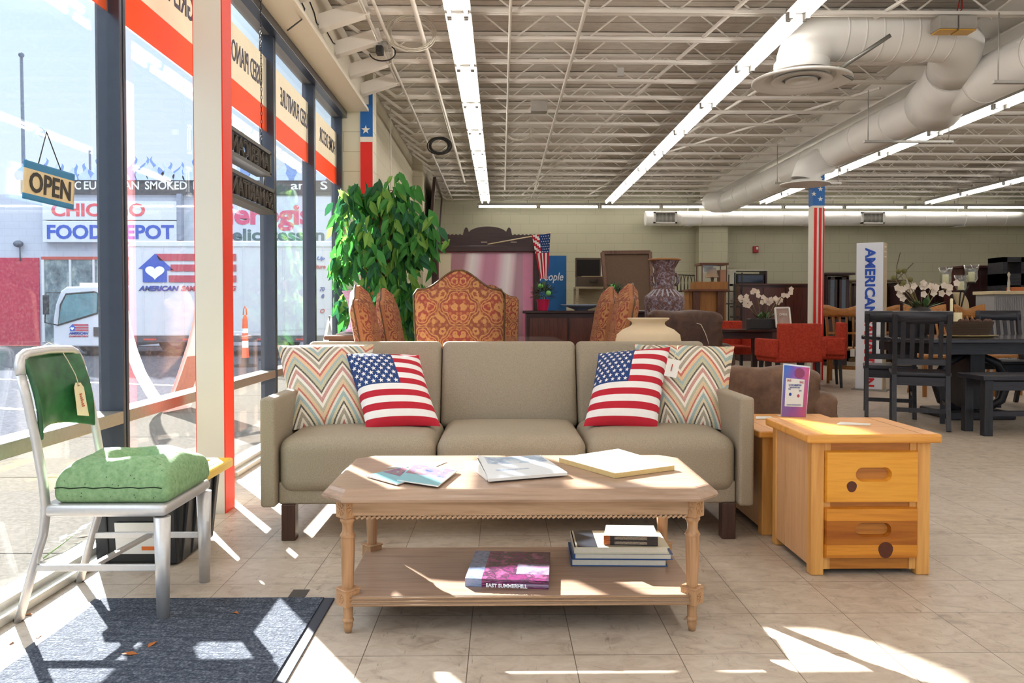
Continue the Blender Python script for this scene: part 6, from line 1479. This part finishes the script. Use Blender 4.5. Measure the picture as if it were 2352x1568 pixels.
# mantel piece and curio box with lamp
D_ = 13.7; a, b = P(1584, 664, D_), P(1670, 664, D_); MAH = wood('cherry', '6d3f26', '4a2818', 'x', 1, .4); MAHZ = wood('cherry_z', '5a3320', '3a2014', 'z', 1, .4); PAN = wood('panel_tan', 'a06a34', '7d4f26', 'z', 1, .5)
t = thing('mantel_cabinet', 'cherry mantel shaped cabinet under the glass display box', 'cabinet', ((a.x+b.x)/2, D_+.2, 0)); h = a.z
mb = MB(); mb.b2((a.x-.04, D_-.05, h-.04), (b.x+.04, D_+.42, h)); mb.build('top', MAH, t, bevel=.008); mb = MB(); mb.b2((a.x, D_+.05, .05), (b.x, D_+.4, h-.04)); mb.build('body', PAN, t)
for px in (1594, 1650): x = P(px, 700, D_).x; mb = MB(); mb.b2((x-.02, D_-.02, .05), (x+.10, D_+.05, h-.04)); mb.build('pilaster', MAHZ, t, bevel=.006)
mb = MB(); x0, x1 = P(1606, 700, D_).x, P(1648, 700, D_).x; mb.tube([(x0, D_-.04, .4), (x0, D_-.04, .84), (x1, D_-.04, .84), (x1, D_-.04, .4)], .008, 6); mb.b2((a.x-.02, D_-.05, 0), (b.x+.02, D_+.4, .05)); mb.build('fire_screen', IRON, t)
a, b = P(1612, 603, D_), P(1670, 603, D_); zb_ = h+.0; zt_ = a.z
t = thing('display_box', 'glass display box with a dark top on the mantel cabinet', 'display case', ((a.x+b.x)/2, D_+.2, zb_))
mb = MB(); mb.b2((a.x-.03, D_, zt_-.04), (b.x+.03, D_+.4, zt_)); mb.build('top', MAH, t, bevel=.006); mb = MB(); mb.b2((a.x-.1, D_, zb_), (b.x+.02, D_+.4, zb_+.13)); mb.build('base', PAN, t)
for x in (a.x, b.x-.015):
    for y in (D_, D_+.38): mb = MB(); mb.b2((x, y, zb_+.13), (x+.015, y+.015, zt_-.04)); mb.build('post', MAHZ, t)
mb = MB(); mb.b2((a.x+.015, D_+.004, zb_+.13), (b.x-.015, D_+.008, zt_-.04)); mb.build('glass_pane', glassy('cabinet_glass'), t)
x = P(1636, 640, D_+.2).x; t = thing('table_lamp', 'small lamp with a pale pleated shade inside the display box', 'lamp', (x, D_+.2, zb_+.13)); mb = MB(); mb.lathe([(.05, 0), (.02, .02), (.03, .06), (.012, .1)], (x, D_+.2, zb_+.13), 14); mb.build('base', MAHZ, t); mb = MB(); mb.lathe([(.12, .08), (.055, .25), (.053, .25), (.117, .08)], (x, D_+.2, zb_+.13), 20); mb.build('lamp_shade', mat('shade_tan', 'b89878', .8), t)
x = P(1657, 640, D_+.2).x; tag(MB().b2((x-.05, D_+.1, zb_+.13), (x+.05, D_+.3, zb_+.34)).build('box', mat('box_tan', 'a8765a', .7), bevel=.004), 'tan box inside the display box beside the lamp', 'box')
t = signframe('small_picture', 'small white framed picture inside the display box', D_+.3, [P(1615, 612, D_+.3), P(1636, 612, D_+.3), P(1636, 626, D_+.3), P(1615, 626, D_+.3)], WHT, mat('pic_pale', 'cfd4c8', .5))
# tv unit, black ladder shelf, dressers
D_ = 15.95; a, b = P(1676, 622, D_), P(1762, 648, D_)
t = thing('shelf_unit', 'grey shelf unit carrying a dark screen on the back wall', 'shelf', ((a.x+b.x)/2, D_+.3, 0)); GRY = mat('unit_grey', 'b9b4a4', .6)
mb = MB(); mb.b2((a.x, D_, 0), (P(1690, 650, D_).x, D_+.4, a.z)); mb.build('side_panel', GRY, t); mb = MB(); mb.b2((a.x-.0, D_, P(1700, 652, D_).z-.04), (b.x, D_+.4, P(1700, 652, D_).z)); mb.build('shelf', ESP, t); mb = MB(); mb.b2((a.x-.02, D_-.01, a.z), (b.x+.02, D_+.4, a.z+.025)); mb.build('top', GRY, t)
mb = MB(); mb.b2((b.x-.03, D_, 0), (b.x, D_+.4, a.z)); mb.build('side_panel', ESPZ, t)
x0, z0, z1 = P(1694, 648, D_).x, P(1700, 651, D_).z, P(1700, 626, D_).z
t = thing('television', 'dark flat screen on the grey shelf unit', 'television', ((x0+b.x)/2, D_+.1, z0)); mb = MB(); mb.b2((x0, D_+.06, z0), (b.x-.04, D_+.12, z1-.02)); mb.build('body', BKW, t, bevel=.006); SCN = NT('screen_dark'); SCN.fin(lin('1c2238'), .1); mb = MB(); mb.b2((x0+.03, D_+.055, z0+.03), (b.x-.07, D_+.06, z1-.05)); mb.build('screen', SCN.m, t)
D_ = 14.6; a, b = P(1688, 655, D_), P(1704, 745, D_); t = thing('ladder_shelf', 'narrow black metal shelf left of the orchids', 'shelf', ((a.x+b.x)/2, D_, 0))
for x in (a.x, b.x): mb = MB(); mb.b2((x-.012, D_, 0), (x+.012, D_+.02, P(1690, 626, D_).z)); mb.build('post', BKW, t)
for py in (690, 704, 728, 745): z = P(1690, py, D_).z; mb = MB(); mb.b2((a.x, D_, z-.012), (b.x, D_+.3, z+.012)); mb.build('shelf', BKW if py != 690 else MAH, t)
cabinet('dresser', 'long dark red brown dresser against the back wall behind the orchids', 'dresser', 1700, 1858, 651, 15.3, .45, wood('red_mahogany', '4f2a22', '341916', 'x', 1, .3), wood('red_mahogany_z', '5a3026', '3c1e19', 'z', 1, .3), 3)
t_, a, b, h = cabinet('china_cabinet', 'dark china cabinet with glass doors right of the striped column', 'cabinet', 1900, 1952, 626, 14.0, .45, ESP, ESPZ, 2, cornice=.05, glass=True)
for k, px in enumerate((1912, 1926)): x = P(px, 690, 14.2).x; t = thing('figurine', ('amber glass figurine at the left in the china cabinet', 'amber glass figurine at the right in the china cabinet')[k], 'figurine', (x, 14.2, h*.5), 0, 'amber figurines'); mb = MB(); mb.lathe([(.05, 0), (.06, .06), (.03, .12), (.045, .17), (.001, .2)], (x, 14.2, h*.5+.001), 12); mb.build('body', mat('amber_glass', 'c4742a', .2), t)
cabinet('hutch', 'dark hutch partly hidden behind the upright shop banner', 'cabinet', 1955, 2072, 642, 15.0, .5, wood('olive_brown', '6d5a3e', '4f402c', 'x', 1, .4), ESPZ, 3, glass=True, cornice=.03)
cabinet('dresser', 'low dark dresser along the back wall under the candle holders', 'dresser', 2075, 2215, 656, 14.4, .5, ESP, ESPZ, 4)
t_, a, b, h = cabinet('armoire', 'tall dark armoire with a cornice at the right of the back wall', 'armoire', 2214, 2318, 610, 13.4, .6, wood('red_mahogany2', '4a2422', '2e1514', 'x', 1, .3), ESPZ, 3, cornice=.06)
D_ = 12.7; a, b = P(2304, 590, D_), P(2400, 585, D_); t = thing('open_hutch', 'black open hutch at the right edge above the striped cabinet', 'shelf', ((a.x+b.x)/2, D_+.2, 0))
for lo, hi in (((a.x, D_, a.z-.08), (b.x, D_+.4, a.z)), ((a.x, D_, .0), (a.x+.07, D_+.4, a.z)), ((P(2346, 600, D_).x, D_, 0), (P(2356, 600, D_).x, D_+.4, a.z)), ((a.x, D_, P(2320, 655, D_).z), (b.x, D_+.4, P(2320, 628, D_).z))): mb = MB(); mb.b2(lo, hi); mb.build('frame_board', BLKX, t)
D_ = 11.6; a, b = P(2286, 668, D_), P(2420, 668, D_); t = thing('console', 'grey ribbed console with a pale top at the right edge', 'cabinet', ((a.x+b.x)/2, D_+.3, 0)); mb = MB(); mb.b2((a.x-.04, D_-.04, a.z-.05), (b.x, D_+.5, a.z)); mb.build('top', mat('top_pale', 'c9b896', .5), t, bevel=.008)
mb = MB(); mb.b2((a.x, D_+.02, .06), (b.x-.04, D_+.48, a.z-.05)); 
mb.build('body', mat('ribbed_grey', '8f8d8e', .6), t)
mb = MB()
for k in range(34): x = a.x+.02+k*.026; mb.tube([(x, D_+.018, .08), (x, D_+.018, a.z-.09)], .009, 6, caps=False)
mb.build('ribbed_front', MATS['ribbed_grey'], t); mb = MB(); mb.b2((a.x, D_+.04, 0), (b.x-.04, D_+.46, .06)); mb.build('plinth', ESP, t)
x = P(2330, 665, D_+.2).x; tag(MB().b2((x-.09, D_+.1, a.z), (x+.09, D_+.25, a.z+.06)).build('trinket_box', mat('box_orange', 'b5663a', .6), bevel=.004), 'small orange brown box on the ribbed console', 'box')
x = P(2312, 660, D_+.2).x; t = thing('figurine', 'slim pale figurine on the left of the ribbed console', 'figurine', (x, D_+.15, a.z)); mb = MB(); mb.lathe([(.03, 0), (.015, .02), (.02, .12), (.008, .2), (.022, .25), (.001, .29)], (x, D_+.15, a.z), 12); mb.build('body', mat('fig_pale', 'b4ab98', .4), t)
# honey chairs
def honey_chair(lab, tall):
    t = thing('dining_chair', lab, 'chair', (0, 0, 0), 0, 'honey oak chairs'); WOFF.pop(t.name, None); H_ = tall
    for x in (-.2, .2):
        mb = MB(); mb.tube([(x*.92, -.28, 0), (x*.95, -.20, .25), (x, -.18, .48), (x*1.03, -.22, .75), (x*1.1, -.31, H_)], .02, 8); mb.build('leg', HON, t)
        mb = MB(); mb.bar((x, .2, 0), (x, .2, .45), .034, .034, w2=.045, h2=.045); mb.build('leg', HON, t)
    mb = MB(); mb.rbox((0, .0, .46), (.46, .45, .04), .015); mb.build('seat', HONX, t, weld=True)
    def cr(u, v): x = (2*u-1)*.25; return V((x, -.30-.05*(1-(2*u-1)**2)-.02*v, H_-.10+.13*v+.028*math.cos(2*PI*u)*v))
    mb = MB(); mb.surf(cr, 16, 3); o = mb.build('crest_rail', HONX, t); s = o.modifiers.new('thick', 'SOLIDIFY'); s.thickness = .025
    for x in (-.12, -.04, .04, .12): mb = MB(); mb.tube([(x, -.19, .48), (x, -.23, .72), (x*1.05, -.32, H_-.08)], .014, 6); mb.build('back_slat', HON, t)
    mb = MB(); mb.bar((-.19, -.235, .68), (.19, -.235, .68), .02, .03); mb.build('back_rail', HON, t)
    for y in (-.19, .2): mb = MB(); mb.bar((-.19, y, .2), (.19, y, .2), .018, .025); mb.build('stretcher', HON, t)
    return t
hc = honey_chair('honey oak slat back chair right of the red armchairs', 1.0); D_ = 10.6; hc.location = (P(1922, 800, D_).x+.22, D_+.25, 0); hc.rotation_euler.z = -.5
dup(hc, (P(1922, 800, D_).x+.85, D_+.5, 0), -.55, 'honey oak slat back chair half hidden by the upright shop banner')
dup(hc, (P(2172, 710, 9.0).x, 9.2, 0), PI-.1, 'honey oak chair facing us behind the black dining table')
dup(hc, (P(2318, 710, 9.0).x, 9.3, 0), PI+.35, 'honey oak chair behind the black slat chair at the right edge')
for k, (px, py) in enumerate(((1938, 808), (1958, 810))):
    q = P(px, py, D_-.12); t = thing('price_tag', ('white tag on the honey oak chair by the red armchairs', 'white tag on the honey oak chair beside the shop banner')[k], 'price tag', (q.x, D_-.12, q.z)); mb = MB(); mb.b2((q.x-.03, D_-.12, q.z-.05), (q.x+.03, D_-.117, q.z+.05)); mb.build('card', PAPER, t); mb = MB(); mb.tube([(q.x, D_-.118, q.z+.05), (q.x+.01, D_-.1, q.z+.16)], .002, 5); mb.build('string', STRING, t)
# upright shop banner box
D_ = 9.7; t = thing('shop_sign', 'tall white box sign lettered AMERICAN SAMARITAN standing on the floor', 'sign', (P(1997, 800, D_).x, D_, 0), .0); WOFF.pop(t.name, None)
zt_ = P(2010, 557, D_).z; t.rotation_euler.z = -.62; w_ = .30
mb = MB(); mb.b2((-.16, 0, .02), (.145, .20, zt_)); mb.build('box', mat('sign_white2', 'e6e8f0', .45, 0, .02, 3), t, bevel=.004)
mb = MB(); mb.b2((.145, .004, .02), (.155, .198, zt_-.004)); mb.build('side_panel', mat('sign_side', 'b9a88c', .6), t)
mb = MB(); mb.b2((-.2, -.02, 0), (.2, .18, .02)); mb.build('base', mat('sign_base', '8a8680', .5), t)
H2 = (zt_-.08)
for s_, z0, z1, m_ in (('AMERICAN', zt_-.06-.84, zt_-.06, LB), ('SAMARITAN', .05, zt_-.06-.87, LR)):
    textw(s_, z1-z0, .12, (0, -.004, (z0+z1)/2), (PI/2, PI/2, 0), mat('letter_deep_red', 'c8202c', .5) if m_ is LR else m_, t, bold=.035)
for k in range(3): mb = MB(); z = zt_-.06-.06*k; mb.b2((.155, .02, z), (.158, .13, z+.012)); mb.build('vent_slot', PAPER, t)
# black dining set at the right
bx0, by0, by1 = P(1968, 772, 7.9).x, 6.75, 8.0; bz = .745
t = thing('dining_table', 'black dining table on curved trestle legs at the right', 'table', (4.6, 7.4, 0))
mb = MB(); mb.prism([(bx0+.1, by0), (6.2, by0), (6.2, by1), (bx0+.1, by1), (bx0, by1-.2), (bx0, by0+.2)], bz-.04, bz); mb.build('tabletop', wood('black_gloss', '3a3940', '26252b', 'x', 1, .14), t, bevel=.01)
mb = MB(); mb.b2((bx0+.2, by0+.15, bz-.14), (6.0, by1-.15, bz-.04)); mb.build('apron', BLKX, t)
for x in (4.35, 5.7):
    mb = MB(); mb.b2((x-.07, 7.2, .08), (x+.07, 7.55, bz-.14)); mb.build('trestle', BLKW, t, bevel=.01)
    for s in (-1, 1):
        mb = MB(); mb.tube([(x+s*(.07), 7.3, .58), (x+s*.24, 7.3, .50), (x+s*.34, 7.3, .34), (x+s*.28, 7.3, .16), (x+s*.12, 7.3, .06)], [.03, .04, .045, .04, .03], 10); mb.build('curved_brace', BLKW, t)
    mb = MB(); mb.b2((x-.3, 7.1, 0), (x+.3, 7.65, .07)); mb.build('foot', BLKX, t, bevel=.015)
mb = MB(); mb.b2((4.35, 7.33, .3), (5.7, 7.42, .4)); mb.build('stretcher', BLKX, t)
def slat_chair(lab):
    t = thing('dining_chair', lab, 'chair', (0, 0, 0), 0, 'black slat back chairs'); WOFF.pop(t.name, None)
    bk_ = lambda z: -.2-.10*max(0, z-.45)/.5-(.12*((.45-z)/.45)**1.5 if z < .45 else 0)
    for x in (-.2, .2):
        pts = [(x, bk_(z), z) for z in (0, .15, .3, .45, .65, .85, .96)]; mb = MB()
        for i in range(6): mb.bar(pts[i], pts[i+1], .035, .045)
        mb.build('leg', BLKW, t)
        mb = MB(); mb.bar((x, .2, 0), (x, .2, .44), .04, .04); mb.build('leg', BLKW, t)
        mb = MB(); mb.bar((x, -.2, .2), (x, .2, .2), .02, .03); mb.build('stretcher', BLKW, t)
    mb = MB(); mb.rbox((0, .01, .455), (.46, .46, .035), .012); mb.build('seat', BLKX, t, weld=True)
    mb = MB(); mb.b2((-.2, .185, .36), (.2, .21, .43)); mb.b2((-.2, -.21, .36), (.2, -.19, .43)); mb.build('seat_rail', BLKX, t)
    def cr(u, v): x = (2*u-1)*.225; return V((x, bk_(.88+.1*v)-.03*(1-(2*u-1)**2), .88+.1*v))
    mb = MB(); mb.surf(cr, 10, 2); o = mb.build('crest_rail', BLKX, t); s = o.modifiers.new('thick', 'SOLIDIFY'); s.thickness = .028
    mb = MB(); mb.bar((-.2, bk_(.56), .56), (.2, bk_(.56), .56), .022, .05); mb.build('lower_rail', BLKX, t)
    for k in range(5): x = -.14+.07*k; mb = MB(); mb.bar((x, bk_(.57), .57), (x, bk_(.88)-.02, .9), .035, .012); mb.build('back_slat', BLKW, t)
    mb = MB(); mb.bar((-.2, -.27, .16), (.2, -.27, .16), .02, .035); mb.build('stretcher', BLKW, t)
    return t
sc = slat_chair('black slat back chair in front at the left of the black table'); sc.location = (P(2118, 850, 6.6).x+.08, 6.8, 0); sc.rotation_euler.z = -.42
dup(sc, (P(2036, 850, 7.3).x+.15, 7.55, 0), -.42, 'black slat back chair nearest the upright shop banner')
dup(sc, (P(2322, 750, 8.2).x, 8.2, 0), PI-.15, 'black slat back chair facing us across the black table')
dup(sc, (P(2310, 900, 6.35).x+.05, 6.3, 0), PI+PI/2, 'black slat back chair sideways at the right edge') if False else None
t = thing('bench', 'black wooden bench with stretchers at the right edge before the black table', 'bench', (P(2330, 900, 6.2).x+.4, 6.4, 0)); x0 = P(2262, 900, 6.2).x
mb = MB(); mb.b2((x0-.02, 6.18, .44), (x0+1.3, 6.55, .48)); mb.build('seat', BLKX, t, bevel=.008)
for x in (x0, x0+1.2):
    for y in (6.2, 6.46): mb = MB(); mb.b2((x, y, 0), (x+.07, y+.06, .44)); mb.build('leg', BLKW, t, bevel=.004)
mb = MB(); mb.b2((x0+.06, 6.21, .36), (x0+1.21, 6.24, .43)); mb.b2((x0+.06, 6.48, .36), (x0+1.21, 6.51, .43)); mb.build('apron', BLKX, t); mb = MB(); mb.b2((x0+.06, 6.33, .14), (x0+1.21, 6.37, .18)); mb.build('stretcher', BLKX, t)
# on the black table
yb = 7.2; q0, q1 = P(2158, 786, yb), P(2290, 786, yb); cx_ = (q0.x+q1.x)/2; rw = (q1.x-q0.x)/2
t = thing('serving_tray', 'oval dark tray with a gilt rim on the black table', 'tray', (cx_, yb, bz)); mb = MB(); mb.lathe([(rw*.8, 0), (rw*1.0, .012), (rw*1.02, .02), (rw*.98, .018), (rw*.78, .006), (.001, .006)], (cx_, yb, bz), 36, sy=.5); mb.build('body', mat('tray_gilt', '9a8458', .35, .4), t)
t = thing('basket', 'long woven dough basket with pine cones on the oval tray', 'basket', (cx_, yb, bz+.02)); WK = NT('wicker_dark'); w_ = WK.n('TexWave', {'Vector': WK.co('Object', (1, 1, 3)), 'Scale': 22.0, 'Distortion': 2.0}, bands_direction='Z'); WK.bump(w_.outputs['Fac'], .8, .01); WK = WK.fin(WK.ramp(w_.outputs['Fac'], [(.2, '3a2a20'), (.7, '6d5440')]), .7)
mb = MB(); mb.lathe([(rw*.72, 0), (rw*.84, .09), (rw*.88, .125), (rw*.85, .125), (rw*.7, .06), (.001, .05)], (cx_, yb, bz+.02), 36, sy=.42); mb.build('bowl', WK, t)
rnd = random.Random(2); 
for k in range(9):
    x = cx_+rw*.75*(k/8*2-1); y = yb+rnd.uniform(-.05, .05); z = bz+.135
    tt_ = tag(MB().lathe([(.001, -.03), (.022, -.02), (.03, 0), (.02, .025), (.001, .035)], (x, y, z), 10).build('pine_cone', mat('cone_brown', '5b3f33', .8, 0, .3, 60)), 'brown pine cone in the basket, %s from the left' % ORD[k], 'pine cone', 'pine cones in the basket')
q = P(2205, 745, yb-.05); WAX = mat('wax_ivory', 'ecdfb4', .5); t = thing('candle', 'thick ivory candle in the basket on the black table', 'candle', (q.x, yb, bz+.1)); mb = MB(); mb.lathe([(.04, 0), (.042, .13), (.04, .135), (.01, .13)], (q.x, yb, bz+.09), 20); mb.build('wax', WAX, t); mb = MB(); mb.tube([(q.x, yb, bz+.22), (q.x+.003, yb, bz+.245)], .002, 5); mb.build('wick', BKW, t)
q = P(2182, 745, yb); tag(MB().lathe([(.012, 0), (.012, .26), (.001, .265)], (q.x, yb-.02, bz+.09), 10).build('taper_candle', WAX), 'thin tall taper candle beside the thick one in the basket', 'candle')
t, o, zt_ = orchids('flower_arrangement', 'white flowers with thistle heads in a dark pot behind the black chairs', (P(2078, 730, 8.05).x, 7.75, bz), .42, 5, random.Random(9), PET, False, .22)
THI = mat('thistle', '6f6a3e', .8, 0, .3, 40)
for k, (px, py) in enumerate(((2053, 638), (2064, 623), (2077, 622), (2091, 642), (2075, 650), (2070, 657))):
    c = P(px, py, 7.75); mb = MB(); mb.ball(tuple(c), .026, 0, 8); mb.build('thistle_head', THI, t); mb = MB(); mb.tube([(o.x, o.y, o.z+.25), V((o.x*.4+c.x*.6, o.y, (o.z+.25)*.4+c.z*.6)), c], .004, 5); mb.build('stem', MATS['stem_tan'], t)
for a in ((2060, 700, 2060, 610, 2068, 580), (2070, 700, 2062, 640, 2098, 604)): mb = MB(); mb.tube([(o.x, o.y, o.z+.25), P(a[0], a[1]-20, 7.75), P(a[2], a[3], 7.75), P(a[4], a[5], 7.75)], .004, 5); mb.build('twig', MATS['leg_brown'], t)
# candelabra with three glass shades
D_ = 9.7; t = thing('candelabra', 'tall iron stand holding three glass candle shades behind the black table', 'candle holder', (P(2200, 800, D_).x, D_, 0)); xx = P(2200, 800, D_).x
mb = MB(); mb.lathe([(.2, 0), (.2, .02), (.02, .05), (.016, .9)], (xx, D_, 0), 16); mb.build('stand', IRON, t)
GS = glassy('shade_glass', (.93, .95, .93), 1.4, .10)
for px, pyb, pyt, rt in ((2172, 654, 614, .075), (2207, 667, 632, .075), (2231, 648, 608, .085)):
    q = P(px, pyb, D_); zt_ = P(px, pyt, D_).z; r = rt
    mb = MB(); mb.tube([(xx, D_, .88), (xx*.5+q.x*.5, D_, q.z-.12), (q.x, D_, q.z)], .01, 8); mb.lathe([(.04, -.015), (.05, 0), (.001, .004)], q, 14); mb.build('arm', IRON, t)
    mb = MB(); h = zt_-q.z; mb.lathe([(.045, 0), (r*.85, h*.2), (r*.8, h*.6), (r*1.05, h), (r*1.0, h), (r*.76, h*.6), (r*.8, h*.2), (.04, .006)], q, 22); mb.build('glass_shade', GS, t)
    mb = MB(); mb.lathe([(.035, .008), (.035, h*.6), (.001, h*.6)], q, 14); mb.build('candle', WAX, t)
# curved beige chair back behind
D_ = 10.4; c = [P(2188, 671, D_), P(2212, 671, D_), P(2226, 715, D_), P(2202, 720, D_)]
t = thing('chair', 'beige curved back chair behind the black table by the armoire', 'chair', (P(2205, 720, D_).x, D_+.2, 0))
mb = MB(); mb.surf(lambda u, v: c[3]*(1-u)*(1-v)+c[2]*u*(1-v)+c[1]*u*v+c[0]*(1-u)*v+V((.03*math.sin(PI*v), .0, 0)), 6, 10); o = mb.build('backrest', mat('beige_cloth', 'b8a684', .8), t); s = o.modifiers.new('thick', 'SOLIDIFY'); s.thickness = .05; s.offset = -1
x = P(2210, 720, D_).x; mb = MB(); mb.rbox((x, D_+.22, .47), (.46, .46, .08), .03); mb.build('seat', MATS['beige_cloth'], t, weld=True); mb = MB(); mb.b2((x-.1, D_+.0, .45), (x+.08, D_+.04, c[3].z+.02)); mb.build('back_post', ESPZ, t)
for dx in (-.19, .19):
    for dy in (.03, .41): mb = MB(); mb.b2((x+dx-.02, D_+dy-.02, 0), (x+dx+.02, D_+dy+.02, .44)); mb.build('leg', ESPZ, t)
